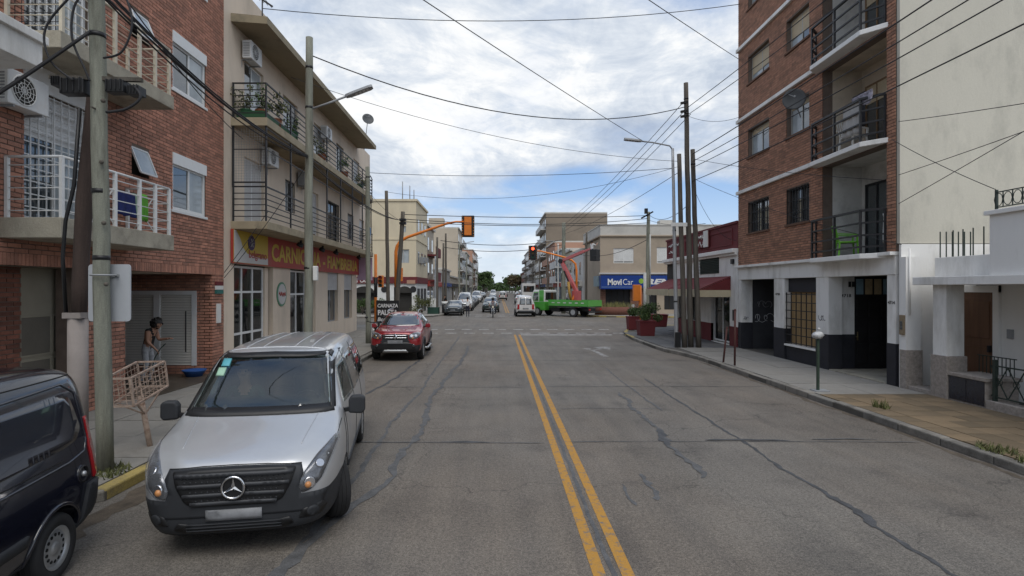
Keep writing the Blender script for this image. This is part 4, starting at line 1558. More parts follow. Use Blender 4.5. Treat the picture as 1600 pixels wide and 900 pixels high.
# ------------------------------------------------------------------ brick flats with loggias
rb_ = thing('flats_building', 'orange brick flats with white ledges, recessed balconies and black and white ground floor', 'building', (XR, 18, 0))
T = frame_of('x', XR, -1)
b = MB()
b.box(XR + 1.25, 20, 13.6, 22.3, 3.4, 16)
b.box(XR + 0.32, XR + 1.3, 16.8, 22.3, 3.46, 16)
b.box(12.6, 20, 13.6, 22.3, 0, 3.4)
b.box(XR + 0.3, 12.6, 16.62, 19.3, 0.0, 3.4)
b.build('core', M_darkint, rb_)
LOG = [(13.86, 16.6, 3.46 + 2.9 * i, 3.46 + 2.9 * i + 2.72) for i in range(4)]
WN = []
for (za, zc) in ((4.68, 5.86), (7.62, 8.68), (10.5, 11.55), (13.4, 14.45)):
    WN += [(17.29, 18.66, za, zc), (19.84, 21.5, za, zc)]
ops = LOG + WN
wall_sheet(T, 13.56, 22.35, 3.45, 15.8, ops, 0.3).build('wall', M_mortar, rb_)
visr = lambda u, z: z < 2.55 + 440 * u / 860 and z < 9 and u > 13.9
brick_facing(rb_, T, 13.56, 22.35, 3.46, 15.7, ops, M_brick_r, 300, 31, visr)
# ledges between the storeys
for z in (6.38, 9.26, 12.14, 15.0):
    m1 = MB()
    m1.box(XR - 0.11, XR + .05, 16.95, 22.38, z - 0.07, z + 0.06)
    m1.build('ledge', M_whitewall, rb_, bevel=0.01)
# windows
M_frame_al = mat('aluminium_frame', (0.42, 0.41, 0.38), 0.45, 0.1, 4, metal=0.3)
M_sillb = mat('brick_sill', (0.13, 0.07, 0.045), 0.9, 0.2, 8)
for i, w in enumerate(WN):
    fl = i // 2
    if fl == 0:
        window(rb_, T, *w, M_black, M_glass, 0.16, 0.05, 1, 0, None, 0, sill=0.06, sill_m=M_sillb, bars=8, hbars=3, bar_m=M_black)
    else:
        bl = {2: 0.12, 3: 0.15, 4: 0.62, 5: 0.7, 6: .5, 7: .6}[i]
        window(rb_, T, *w, M_frame_al, [M_glass, M_glass_pale], 0.15, 0.05, 1, bl, M_shutter, 0, sill=0.06, sill_m=M_sillb)
# loggias
M_log = mat('loggia_plaster', (0.62, 0.61, 0.58), 0.9, 0.08, 1.5, stain=(0.24, 0.23, 0.21), stain_amt=0.6, stain_scale=1.1)
M_logb = mat('loggia_beige', (0.56, 0.48, 0.38), 0.9, 0.1, 1.5, stain=(0.22, 0.19, 0.15), stain_amt=0.5, stain_scale=1.1)
for i, (a, c, z0, z1) in enumerate(LOG):
    m1 = MB()
    m1.box(XR + 0.3, XR + 1.2, c + .0, c + .19, z0, z1)
    m1.box(XR + 1.19, XR + 1.26, a - .2, c, z0, z1)
    m1.box(XR + 0.3, XR + 1.2, a - .25, a, z0, z1)
    m1.box(XR + 0.3, XR + 1.2, a, c, z1, z1 + .1)
    m1.build('loggia_wall', M_log if i in (0, 2) else M_logb, rb_)
    Td = frame_of('x', XR + 1.19, -1)
    dw = window(rb_, Td, 15.35, 16.35, z0 + .03, z0 + 2.15, M_black if i == 0 else mat('brown_frame', (0.20, 0.12, 0.06), 0.6), M_glass, -0.08, 0.06, 1,
                0.25 if i else 0, M_shutter, bars=7 if i == 0 else 0, hbars=3, bar_m=M_black, name='balcony_door')
    zs = z0 - 0.02
    out = [(9.86, 16.95), (9.47, 16.62), (9.43, 14.28), (9.86, 13.80)]
    path = [(9.83, 16.9), (9.52, 16.58), (9.48, 14.32), (9.83, 13.9)]
    balcony(rb_, out, zs - 0.13, zs, M_whitewall, path, [0.18, 0.48, 0.8, 1.12], M_black, path + [(9.5, 15.45)], 0.022, 0.05, 0.03)
# ground floor: lintel, pillars with black dado, recesses
b = MB()
b.box(XR - 0.02, XR + .33, 13.56, 22.35, 2.88, 3.36)
b.box(XR - 0.16, XR + .33, 13.54, 22.40, 3.36, 3.448)
b.build('lintel', M_whitewall, rb_, bevel=0.008)
pil = [(13.56, 13.86), (16.3, 16.94), (18.8, 19.5), (22.12, 22.35)]
for a, c in pil:
    m1 = MB()
    m1.box(XR, XR + .4, a, c, 1.17, 2.879)
    p_ = m1.build('pillar', M_whitewall, rb_)
    m1 = MB()
    m1.box(XR - .012, XR + .4, a - .004, c + .004, 0, 1.169)
    m1.build('dado', M_blackwall, p_)
for x1, y0, y1 in ((10.68, 16.4, 16.6), (10.3, 22.1, 22.34)):
    b = MB()
    b.box(XR + .4, x1, y0, y1, 1.17, 2.879)
    q = b.build('porch_wall', M_whitewall, rb_)
    b = MB()
    b.box(XR + .4, x1, y0 - .012, y1, 0, 1.169)
    b.build('dado', M_blackwall, q)
# dark graffitied garage wall
b = MB()
b.box(10.3, 12.6, 22.14, 22.34, 0, 2.88)
b.box(12.5, 12.6, 19.3, 22.2, 0, 2.88)
gw = b.build('garage_wall', mat('charcoal_wall', (0.05, 0.05, 0.055), 0.85, 0.2, 2), rb_)


def scrawl(parent, o, ux, uz, s, seed, m, n=5, name='graffiti', nrm=(0, -1, 0)):
    """spray painted scribble lying on a wall"""
    rn = random.Random(seed)
    mb = MB()
    o, ux, uz, nn = Vector(o), Vector(ux), Vector(uz), Vector(nrm)
    for i in range(n):
        pts = []
        cx, r = i * s * .42, s * rn.uniform(.18, .34)
        a0, w = rn.uniform(0, 6), rn.choice((1, -1)) * rn.uniform(3, 5.5)
        for k in range(12):
            t = k / 11
            pts.append(o + ux * (cx + r * math.cos(a0 + w * t) + s * .25 * t) + uz * (r * 1.3 * math.sin(a0 + w * t) + rn.uniform(-.01, .01)) + nn * 0.004)
        mb.tube(pts, 0.011, 5)
    return mb.build(name, m, parent)


M_spray = mat('white_spray', (0.5, 0.5, 0.5), 0.9)
M_spray2 = mat('grey_spray', (0.22, 0.22, 0.23), 0.9)
scrawl(rb_, (10.45, 22.14, 1.35), (1, 0, 0), (0, 0, 1), 0.42, 5, M_spray, 5)
scrawl(rb_, (10.5, 22.14, 1.9), (1, 0, 0), (0, 0, 1), 0.35, 8, M_spray2, 4)
scrawl(rb_, (9.85, 16.75, 1.65), (0, -1, 0), (0, 0, 1), 0.24, 9, M_spray2, 3, nrm=(-1, 0, 0))
scrawl(rb_, (9.95, 22.1, 1.35), (1, 0, 0), (0, 0, 1), 0.14, 13, M_spray2, 3)
# barred window with boarded panes
b = MB()
b.box(XR + .14, XR + .3, 16.94, 18.8, 2.42, 2.879)
b.box(XR + .05, XR + .3, 16.94, 18.8, 0, 0.60)
b.build('window_surround', M_blackwall, rb_)
b = MB()
b.box(XR - .02, XR + .3, 16.95, 18.79, 0.6, 0.66)
b.build('sill', M_whitewall, rb_, bevel=0.005)
M_board = mat('board_tan', (0.40, 0.27, 0.13), 0.75, 0.15, 3, stretch=(1, 6, 1))
b = MB()
b.box(XR + .24, XR + .28, 16.95, 18.79, 0.66, 2.42)
bw = b.build('window_board', M_board, rb_)
b = MB()
for i in range(7):
    y = 16.98 + i * 0.30
    b.box(XR + .05, XR + .075, y - .012, y + .012, .68, 2.4)
for k in range(7):
    z = .72 + k * .27
    b.box(XR + .035, XR + .06, 16.95, 18.79, z - .014, z + .014)
b.build('grille', M_black, bw)
# entrance door under its curtained transom
b = MB()
b.box(10.68, 12.55, 16.42, 16.6, 0.13, 2.3)
M_doorblk = mat('door_black', (0.017, 0.016, 0.017), 0.5, 0.3, 3)
dd = b.build('entrance_door', M_doorblk, rb_)
for x0 in (10.76, 11.12, 11.48):
    for z0, z1 in ((.3, .9), (1.0, 1.6), (1.7, 2.2)):
        m1 = MB()
        m1.box(x0, x0 + .3, 16.40, 16.42, z0, z1)
        m1.build('panel', M_doorblk, dd, bevel=0.006)
m1 = MB()
m1.cyl((10.74, 16.40, 1.1), (10.74, 16.34, 1.1), .02, n=8)
m1.bar((10.74, 16.35, 1.0), (10.74, 16.35, 1.25), .025)
m1.build('handle', mat('brass', (0.5, 0.4, 0.22), 0.35, metal=0.9), dd)
b = MB()
b.box(10.68, 12.5, 16.42, 16.5, 2.3, 2.88)
tr = b.build('transom', M_black, rb_)
cl_ = [mat('curtain_blue', (0.22, 0.34, 0.42), 0.8, .2, 9), mat('curtain_tan', (0.42, 0.33, 0.2), 0.8, .2, 9)]
for i in range(5):
    m1 = MB()
    m1.box(10.74 + i * .27, 10.95 + i * .27, 16.405, 16.419, 2.36, 2.82)
    m1.build('pane', cl_[(i == 1 or i == 3) and i != 3 or i == 2], tr)
b = MB()
b.box(9.86, 12.55, 13.88, 16.38, ZS - .02, ZS + .02)
b.build('threshold', M_slab, rb_)
b = MB()
b.box(12.45, 12.6, 13.6, 16.4, 0, 2.88)
b.box(XR + .35, 12.5, 13.57, 22.2, 2.89, 3.0)
b.build('porch_back', M_darkint, rb_)
text_part('4718', M_black, rb_, (10.28, 16.395, 2.28), ROT_SOUTH, 0.13, 0.3, 0.003, 0.002, 'house_number')
text_part('4714', M_black, rb_, (XR - .004, 13.83, 2.15), ROT_WEST, 0.11, 0.24, 0.003, 0.002, 'house_number')
text_part('4720', M_black, rb_, (XR - .004, 19.4, 2.3), ROT_WEST, 0.11, 0.3, 0.003, 0.001, 'house_number')
m1 = MB()
m1.box(10.5, 10.56, 16.37, 16.4, 2.58, 2.74)
m1.box(10.6, 10.66, 16.37, 16.4, 2.58, 2.74)
m1.build('intercom', M_black, rb_)
# plain party wall facing the viewer, upper part cream, lower part white
b = MB()
b.box(XR + .02, 30, 13.45, 13.555, 3.64, 17)
b.build('party_wall', M_party, rb_)

make_dish('large dark satellite dish fixed beside second floor window of brick flats', (9.5, 17.55, 8.55), (-0.42, -0.9, 0.02), 0.34, (0.33, .2, -.5))
# things on the balconies
M_plgreen = mat('lime_plastic', (0.16, 0.50, 0.03), 0.45, 0.06, 3)


def chair(label, loc, rz, m):
    t = thing('plastic_chair', label, 'chair', (0, 0, 0))
    mb = MB()
    mb.box(-.24, .24, -.24, .24, .40, .44)
    mb.build('seat', m, t, bevel=.015)
    mb = MB()
    for i in range(7):
        x = -.21 + .07 * i
        mb.bar((x, .23, .44), (x * 1.05, .33, .86), 0.035, 0.015)
    mb.bar((-.25, .335, .88), (.25, .335, .88), .04, .05)
    mb.build('backrest', m, t)
    for s in (-1, 1):
        for y in (-.21, .22):
            mb = MB()
            mb.bar((s * .21, y, .42), (s * .25, y * 1.15, 0), .04)
            mb.build('leg', m, t)
        mb = MB()
        mb.bar((s * .25, -.22, .62), (s * .25, .3, .66), .05, .025)
        mb.bar((s * .25, -.2, .42), (s * .25, -.21, .62), .04)
        mb.build('armrest', m, t)
    t.location = loc
    t.rotation_euler = (0, 0, rz)
    return t


chair('lime green plastic chair on the first floor brick balcony', (10.1, 15.85, 3.44), R(70), M_plgreen)
chair('white plastic chair on the second floor brick balcony', (10.0, 15.4, 6.34), R(100), M_white)
cloth('sheet', 'pale grey striped sheet hung over second floor balcony rail', 9.50, 14.35, 15.1, 7.48, 6.62, mat('sheet_grey', (0.40, 0.39, 0.38), 0.95, 0.15, 9, stretch=(1, 8, 1)), seed=7)
cloth('garment', 'crumpled patterned garment on top of second floor balcony rail', 9.55, 13.98, 14.8, 7.62, 7.3, mat('cloth_mixed', (0.30, 0.28, 0.33), 0.95, 0.7, 14), seed=8)
cloth('jacket', 'black jacket hung on balcony beside a grey sheet', 10.2, 15.2, 15.75, 8.0, 7.05, mat('cloth_black', (0.02, 0.02, 0.025), 0.95), seed=9)
cloth('towel', 'white towel hung behind first floor balcony rail', 10.4, 14.3, 14.8, 4.55, 3.75, M_white, seed=10)

# ------------------------------------------------------------------ white house
wh = thing('white_house', 'white single storey house with flat porch canopy and brown door', 'house', (XR, 11, 0))
b = MB()
b.box(XR + .0, 30, 13.38, 13.449, 0.0, 3.62)
b.box(XR - .02, XR + .34, 13.2, 13.38, 0.0, 3.30)
b.box(11.2, 20, 6, 13.37, 0, 2.62)
b.box(10.35, 11.2, 6, 9.2, 2.0, 2.62)
b.build('wall', M_whitewall, wh)
b = MB()
b.box(XR - .04, XR + .36, 13.17, 13.379, 0.0, 1.06)
b.build('plinth', M_stone, wh)
b = MB()
b.prism([(9.86, 12.05), (10.25, 12.05), (10.25, 12.42), (9.86, 12.42)], 'z', 1.06, 2.62)
b.build('pillar', M_whitewall, wh)
b = MB()
b.box(9.83, 10.28, 12.0, 12.46, 0, 1.06)
b.build('plinth', M_stone, wh, bevel=.01)
b = MB()
b.box(9.72, 20, 4, 12.85, 2.62, 2.80)
b.build('canopy', M_whitewall, wh, bevel=.01)
b = MB()
b.box(9.85, 20, 4, 10.99, 2.80, 4.0)
b.box(9.78, 20, 4, 11.05, 4.0, 4.09)
b.box(10.2, 20, 11.0, 12.8, 2.80, 3.25)
b.build('parapet', M_whitewall, wh, bevel=.01)
Tw = frame_of('x', 11.2, -1)
b = MB()
wb(b, Tw, 12.35, 13.2, -.06, .03, .13, 2.45)
dr_ = b.build('door', M_wood, wh)
for k in range(2):
    m1 = MB()
    wb(m1, Tw, 12.45, 13.1, .03, .045, .35 + k * 1.05, 1.2 + k * 1.05)
    m1.build('panel', M_wood, dr_, bevel=.01)
m1 = MB()
wb(m1, Tw, 12.4, 12.45, .03, .1, 1.1, 1.25)
m1.build('handle', M_black, dr_)
b = MB()
wb(b, Tw, 12.2, 12.35, -.02, .06, .13, 2.6)
wb(b, Tw, 12.2, 13.35, -.02, .08, 2.45, 2.61)
b.build('door_surround', M_whitewall, wh)
window(wh, Tw, 10.3, 11.5, .95, 2.3, M_black, M_glass_pale, -0.06, .05, 1, bars=6, hbars=4, bar_m=M_black)
m1 = MB()
wb(m1, Tw, 11.9, 12.02, 0, .05, 1.45, 1.65)
m1.build('doorbell', M_grey, wh)
# electricity meter box and conduit
m1 = MB()
m1.box(9.78, 9.83, 13.22, 13.36, 1.42, 1.9, 0)
m1.build('meter_box', mat('meter_brown', (0.22, 0.17, 0.11), 0.5), wh, bevel=.01)
m1 = MB()
m1.box(9.775, 9.78, 13.25, 13.33, 1.55, 1.75)
m1.build('meter_window', M_glass, wh)
m1 = MB()
m1.cyl((9.9, 13.17, 1.9), (9.9, 13.17, 3.5), .02, n=6)
m1.build('conduit', M_whitewall, wh)
# entrance step, tiled planter, iron gate and railings
m1 = MB()
m1.box(9.85, 10.8, 12.46, 13.17, ZS - .05, ZS + .09)
m1.build('step', M_stone, wh, bevel=.01)
b = MB()
b.box(9.87, 10.55, 11.1, 11.99, ZS - .05, .66)
b.box(9.84, 10.58, 11.05, 12.0, .66, .73)
tp = b.build('tiled_planter', M_stone, wh, bevel=.006)
M_tileblk = mat('black_tile', (0.018, 0.02, 0.03), 0.25, 0.2, 5, spec=0.6)
for y0, y1 in ((11.12, 11.53), (11.55, 11.97)):
    m1 = MB()
    m1.box(9.855, 9.87, y0, y1, .16, .65)
    m1.build('tile', M_tileblk, tp)
M_iron = mat('green_black_iron', (0.022, 0.034, 0.028), 0.5, 0.2, 6)
b = MB()
b.box(9.83, 10.1, 6, 11.05, ZS - .05, .3)
b.build('garden_wall', M_stone, wh, bevel=.01)
b = MB()
for y in (10.95, 9.45, 7.95):
    b.box(9.9, 9.96, y - .03, y + .03, .3, 1.12)
b.bar((9.93, 6, .38), (9.93, 10.95, .38), .025)
b.bar((9.93, 6, 1.0), (9.93, 10.95, 1.0), .025)
y = 6.0
while y < 10.9:
    b.bar((9.93, y, .38), (9.93, y + .36, 1.0), .016)
    b.bar((9.935, y + .36, .38), (9.935, y, 1.0), .016)
    b.tube([(9.93, y + .18 + .07 * math.cos(a), .69 + .07 * math.sin(a)) for a in [2 * PI * i / 10 for i in range(10)]], .008, 4, closed=True)
    y += .36
b.build('iron_fence', M_iron, wh)
b = MB()
for y in [11.15 + .09 * i for i in range(10)]:
    b.bar((10.5, y, .73), (10.5, y, 1.1), .012)
b.bar((10.5, 11.1, 1.1), (10.5, 12.0, 1.1), .02)
b.build('iron_rail', M_iron, wh)
b = MB()
for x in [10.25 + .14 * i for i in range(6)]:
    b.bar((x, 12.7, 3.25), (x, 12.7, 3.85), .018)
for y in [11.1 + .26 * i for i in range(6)]:
    b.bar((10.3, y, 3.25), (10.3, y, 3.85), .018)
b.build('iron_bars', M_iron, wh)
b = MB()
b.bar((9.95, 6, 4.15), (9.95, 10.95, 4.15), .02)
b.bar((9.95, 6, 4.45), (9.95, 10.95, 4.45), .02)
b.box(9.93, 9.97, 10.92, 10.96, 4.09, 4.5)
y = 6.0
while y < 10.9:
    b.tube([(9.95, y + .1 + .09 * math.cos(a), 4.3 + .13 * math.sin(a)) for a in [2 * PI * i / 10 for i in range(10)]], .009, 4, closed=True)
    b.bar((9.95, y, 4.15), (9.95, y, 4.45), .014)
    y += .2
b.build('iron_railing', M_iron, wh)

# ------------------------------------------------------------------ red and white corner shop
rs = thing('corner_shop', 'low red and white corner shop with maroon awnings next to brick flats', 'shop', (XR, 27, 0))
T = frame_of('x', XR, -1)
OD = [(23.2, 25.2, .15, 2.55), (26.9, 27.9, .95, 2.5), (28.5, 29.7, .15, 2.5)]
OV = [(24.3, 26.6, 3.2, 3.95)]
wall_sheet(T, 22.42, 30.2, 0.0, 4.0, OD + OV, .25).build('wall', M_whitewall, rs)
b = MB()
b.box(XR + .26, 20, 22.42, 30.2, 0, 4.0)
b.box(XR + .1, 20, 30.2, 32, 3.0, 4.0)
b.build('core', M_darkint, rs)
b = MB()
b.box(XR - .22, 20, 22.42, 31.95, 4.0, 4.17)
b.box(XR - .12, 20, 22.42, 31.85, 3.9, 4.0)
b.build('cornice', M_whitewall, rs, bevel=.02)
b = MB()
b.box(XR, 20, 22.42, 31.75, 4.17, 5.2)
b.box(XR - .05, 20, 22.41, 31.8, 5.2, 5.3)
b.build('red_parapet', M_red, rs)
for a, c in ((22.9, 25.8), (26.3, 28.7), (29.2, 31.4)):
    m1 = MB()
    for q in ((a, c, 4.95, 5.05), (a, c, 4.35, 4.43), (a, a + .1, 4.43, 4.95), (c - .1, c, 4.43, 4.95)):
        m1.box(XR - .03, XR, *q)
    m1.build('raised_panel', M_red, rs)
b = MB()
for a, c in ((22.42, 23.2), (25.2, 26.9), (29.7, 30.2)):
    b.box(XR - .012, XR + .1, a, c, 0, .95)
b.box(XR - .012, XR + .1, 26.9, 29.7, 0, .94)
b.build('red_dado', M_red, rs)
window(rs, T, 23.25, 25.15, .2, 2.5, M_whitemetal, M_shopglass, .12, .07, 1, name='glass_door', bars=0)
window(rs, T, 26.9, 27.9, .95, 2.5, M_black, M_glass, .1, .05, 1)
window(rs, T, 28.5, 29.7, .2, 2.5, M_black, M_glass, .1, .05, 0, name='door')
vt = MB()
wb(vt, T, 24.3, 26.6, -.1, -.05, 3.2, 3.95)
vo = vt.build('louvre_window', mat('louvre_green', (0.03, 0.055, 0.05), 0.6), rs)
for i in range(10):
    m1 = MB()
    wb(m1, T, 24.32, 26.58, -.05, .05, 3.23 + i * .072, 3.25 + i * .072)
    m1.build('slat', mat('louvre_green', (0.03, 0.055, 0.05)), vo)
M_awn = mat('maroon_canvas', (0.13, 0.022, 0.025), 0.9, 0.12, 2, stain=(0.2, 0.1, 0.09), stain_amt=.35)
M_val = mat('cream_canvas', (0.46, 0.40, 0.28), 0.9, 0.12, 3)
for i, (a, c) in enumerate(((23.1, 27.0), (27.15, 31.2))):
    m1 = MB()
    m1.prism([(XR, 3.05), (8.5, 2.5), (8.5, 2.46), (XR, 3.01)], 'y', a, c)
    m1.prism([(XR, 3.0), (8.52, 2.46), (XR, 2.46)], 'y', a, a + .02)
    m1.prism([(XR, 3.0), (8.52, 2.46), (XR, 2.46)], 'y', c - .02, c)
    aw = m1.build('awning', M_awn, rs)
    m1 = MB()
    m1.box(8.48, 8.5, a, c, 2.17, 2.5)
    m1.box(8.5, XR, a - .01, a, 2.17, 2.46)
    m1.build('valance', M_val, aw)
    for y in (a + .1, c - .1):
        m1 = MB()
        m1.bar((XR, y, 2.3), (8.55, y, 2.44), .03)
        m1.build('arm', M_grey, aw)
b = MB()
b.box(XR, XR + .22, 30.0, 30.25, .95, 3.9)
b.build('column', M_whitewall, rs)
b = MB()
b.box(XR - .02, XR + .24, 29.98, 30.27, 0, .95)
b.build('column_base', M_red, rs)
b = MB()
b.box(XR - .1, XR - .04, 25.3, 27.1, 4.45, 5.15)
sb_ = b.build('sign_board', M_red, rs)
b = MB()
b.box(XR - .16, XR - .1, 25.3, 25.75, 4.45, 5.2)
b.build('sign_panel', M_white, sb_)
for par, x_, y_, z_, w_, h_, sd_ in ((sb_, XR - .105, 26.95, 4.95, 1.1, .10, 1), (sb_, XR - .105, 26.95, 4.62, 1.1, .13, 2), (rs, XR - .035, 31.3, 4.9, 1.7, .09, 3), (rs, XR - .035, 31.2, 4.55, 1.2, .08, 4)):
    rn = random.Random(sd_)
    m1 = MB()
    m1.tube([(x_, y_ - w_ * i / 26, z_ + h_ * rn.uniform(-1, 1)) for i in range(27)], .022, 4)
    m1.build('painted_script', M_white, par)
m1 = MB()
m1.box(XR - .08, XR, 22.75, 22.95, 3.55, 3.75)
m1.build('junction_box', M_black, rs)
m1 = MB()
m1.box(XR - .06, XR, 22.62, 22.8, 1.2, 1.65)
m1.build('meter_box', M_black, rs)

# ------------------------------------------------------------------ blue fronted corner building across the side street
mv = thing('corner_building', 'beige two storey corner building with blue signs across the side street', 'building', (16, 56, 0))
M_beige = mat('taupe_render', (0.37, 0.305, 0.235), 0.9, 0.06, .8, stain=(0.2, 0.17, 0.135), stain_amt=.4, stain_scale=.6)
M_palec = mat('pale_parapet', (0.50, 0.48, 0.44), 0.9, 0.07, .8, stain=(0.28, 0.27, 0.25), stain_amt=.5, stain_scale=.6)
Ts = frame_of('y', 52.0, -1)
WM = [(11.1, 13.0, 4.9, 6.3), (15.2, 16.9, 4.9, 6.4), (19.5, 21.2, 4.9, 6.4)]
OM = [(10.35, 12.7, .13, 2.45), (13.9, 15.2, .13, 2.5), (15.9, 18.2, .5, 2.5)]
wall_sheet(Ts, 9.85, 26, 0, 7.4, WM + OM, .3).build('wall', M_beige, mv)
b = MB()
b.box(10.0, 26, 52.32, 62, 0, 7.4)
b.build('core', M_beige, mv)
b = MB()
b.prism([(9.75, 52.0), (9.75, 62), (26, 62), (26, 51.85), (9.9, 51.85)], 'z', 7.4, 7.55)
b.build('cornice', M_beige, mv, bevel=.03)
b = MB()
b.box(9.85, 26, 51.95, 62, 7.55, 8.45)
b.box(9.8, 26, 51.9, 62, 8.45, 8.55)
b.box(15.8, 17.2, 53, 54, 8.55, 9.1)
b.build('parapet', M_palec, mv)
b = MB()
b.box(9.7, 26, 51.7, 52, 3.85, 4.0)
b.build('canopy', M_palec, mv)
for w in WM:
    window(mv, Ts, *w, M_white, M_glass, .05, .07, 1, .93, M_white)
for w in OM:
    m1 = MB()
    wb(m1, Ts, w[0], w[1], -.29, -.22, w[2], w[3])
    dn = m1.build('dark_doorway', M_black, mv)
    for k in range(1, 4):
        m1 = MB()
        wb(m1, Ts, w[0] + (w[1] - w[0]) * k / 4 - .03, w[0] + (w[1] - w[0]) * k / 4 + .03, -.22, -.18, w[2], w[3])
        m1.build('mullion', M_darkint, dn)
for a, c in ((9.86, 10.34), (12.71, 13.89)):
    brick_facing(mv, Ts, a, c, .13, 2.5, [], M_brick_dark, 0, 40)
M_blue = mat('sign_blue', (0.012, 0.045, 0.22), 0.4, 0.06, 1)
b = MB()
b.box(9.75, 13.2, 51.1, 51.98, 2.45, 3.72)
s1 = b.build('blue_sign', M_blue, mv)
text_part('Movi', M_white, s1, (10.35, 51.095, 2.85), ROT_SOUTH, .78, 1.3, .004, .03)
text_part('Car', M_white, s1, (11.75, 51.095, 2.85), ROT_SOUTH, .78, .95, .004, .0)
b = MB()
b.box(9.8, 13.15, 51.09, 51.1, 2.62, 2.66)
b.build('sign_stripe', mat('sign_pale_blue', (0.2, 0.3, 0.5), .5), s1)
b = MB()
b.box(13.25, 20.5, 51.55, 51.98, 2.6, 3.72)
s2 = b.build('blue_sign', M_blue, mv)
text_part('REMISES', M_white, s2, (14.0, 51.545, 2.92), ROT_SOUTH, .66, 4.5, .004, .03, shear=.25)
b = MB()
b.cyl((13.6, 51.55, 3.2), (13.6, 51.54, 3.2), .24, n=16)
b.build('sign_dot', mat('dot_green', (0.25, 0.42, 0.05), .5), s2)
b = MB()
b.box(9.6, 9.84, 52.1, 54.2, 2.7, 3.7)
b.build('pale_sign', mat('sign_greyblue', (0.22, 0.30, 0.34), .5), mv, 'pale grey blue sign round the corner')
# brick planter at its foot with dry grass
bp = thing('brick_planter', 'low curved brick planter full of pale grass beside the green truck', 'planter', (10.9, 50.0, ZS))
b = MB()
b.lathe([(0.0, ZS), (1.55, ZS), (1.5, .85), (1.35, .85), (1.3, .75), (0, .75)], (0, 0, 0), 'z', 20)
for i, v in enumerate(b.v):
    b.v[i] = (10.9 + v[0] * 1.25, 50.0 + v[1] * .6, v[2])
b.build('planter_wall', M_brick_dark, bp)
b = MB()
rn = random.Random(3)
for i in range(380):
    a, r = rn.uniform(0, 6.28), rn.random() ** .5
    x, y = 10.9 + 1.6 * r * math.cos(a), 50.0 + .75 * r * math.sin(a)
    h = rn.uniform(.3, .75) * (1.1 - .4 * r)
    dx, dy = rn.uniform(-.2, .2), rn.uniform(-.2, .2)
    b.add([(x - .025, y, .72), (x + .025, y, .72), (x + dx, y + dy, .75 + h)], [(0, 1, 2)])
b.build('grass', mat('dry_grass', (0.16, 0.16, 0.06), .8, .4, 5, island=.4), bp)
# ================================================================== FAR STREET
def far_wall_windows(parent, T, u0, u1, z0, z1, nu, nz, ww, wh, frame, pane, blinds=None, seed=1):
    rn = random.Random(seed)
    for k in range(nz):
        zc = z0 + (z1 - z0) * (k + .5) / nz
        for i in range(nu):
            uc = u0 + (u1 - u0) * (i + .5) / nu
            mb = MB()
            wb(mb, T, uc - ww / 2, uc + ww / 2, -.05, .03, zc - wh / 2, zc + wh / 2)
            w = mb.build('window', frame, parent)
            mb = MB()
            wb(mb, T, uc - ww / 2 + .07, uc + ww / 2 - .07, .03, .036, zc - wh / 2 + .07, zc + wh / 2 - .07)
            mb.build('pane', pane if rn.random() < .6 or blinds is None else blinds, w)


def far_building(label, side, y0, y1, h, m, depth=14, floors=2, ground=None, balc=None, seed=1, side_windows=0, trim=None, x=None, roof_box=False):
    X = x if x is not None else (-7.7 if side < 0 else 9.85)
    out = 1 if side < 0 else -1
    t = thing('town_building', label, 'building', (X, (y0 + y1) / 2, 0), 'buildings along the far street')
    xb = X - out * depth
    mb = MB()
    mb.box(X, xb, y0, y1, 0, h)
    mb.build('wall', m, t)
    trim = trim or M_palec
    mb = MB()
    mb.box(X + out * .25, xb, y0 + .02, y1 - .02, h - .002, h + .25)
    mb.build('cornice', trim, t)
    T = frame_of('x', X, out)
    rn = random.Random(seed)
    gh = 3.3
    n = max(1, int((y1 - y0) / 3.2))
    # ground floor openings
    for i in range(n):
        uc = y0 + (y1 - y0) * (i + .5) / n
        mb = MB()
        wb(mb, T, uc - 1.1, uc + 1.1, -.02, .03, .13, 2.6)
        mb.build('shopfront', ground or rn.choice([M_darkint, M_glass, M_grey]), t)
    if rn.random() < .7:
        mb = MB()
        wb(mb, T, y0 + .4, y1 - .4, 0, .35, 2.75, 3.3)
        mb.build('shop_sign', rn.choice([M_signw, M_signr, M_blue, M_palec, M_darkint]), t)
    if floors > 1:
        far_wall_windows(t, T, y0, y1, gh, h - .4, n, floors - 1, 1.3, 1.5, M_frame_al, M_glass, M_glass_pale, seed)
    if balc:
        for k in range(floors - 1):
            z = gh + (h - .4 - gh) * k / (floors - 1)
            mb = MB()
            wb(mb, T, y0 + 1, y1 - 1, 0, 1.0, z, z + .18)
            bo = mb.build('balcony', balc, t)
            mb = MB()
            wb(mb, T, y0 + 1, y1 - 1, .95, 1.0, z + .18, z + 1.05)
            mb.build('parapet', balc, bo)
    if side_windows:
        Ts_ = frame_of('y', y0, -1)
        xs = sorted((X - out * 1.0, X - out * 5.0))
        far_wall_windows(t, Ts_, xs[0], xs[1], gh, h - .6, side_windows, max(1, floors - 1), 1.0, 1.2, M_frame_al, M_glass, M_glass_pale, seed + 5)
    if roof_box:
        mb = MB()
        mb.box(X - out * 3, X - out * 6, y0 + 1, y0 + 4, h + .25, h + 2.2)
        mb.build('roof_room', m, t)
    return t


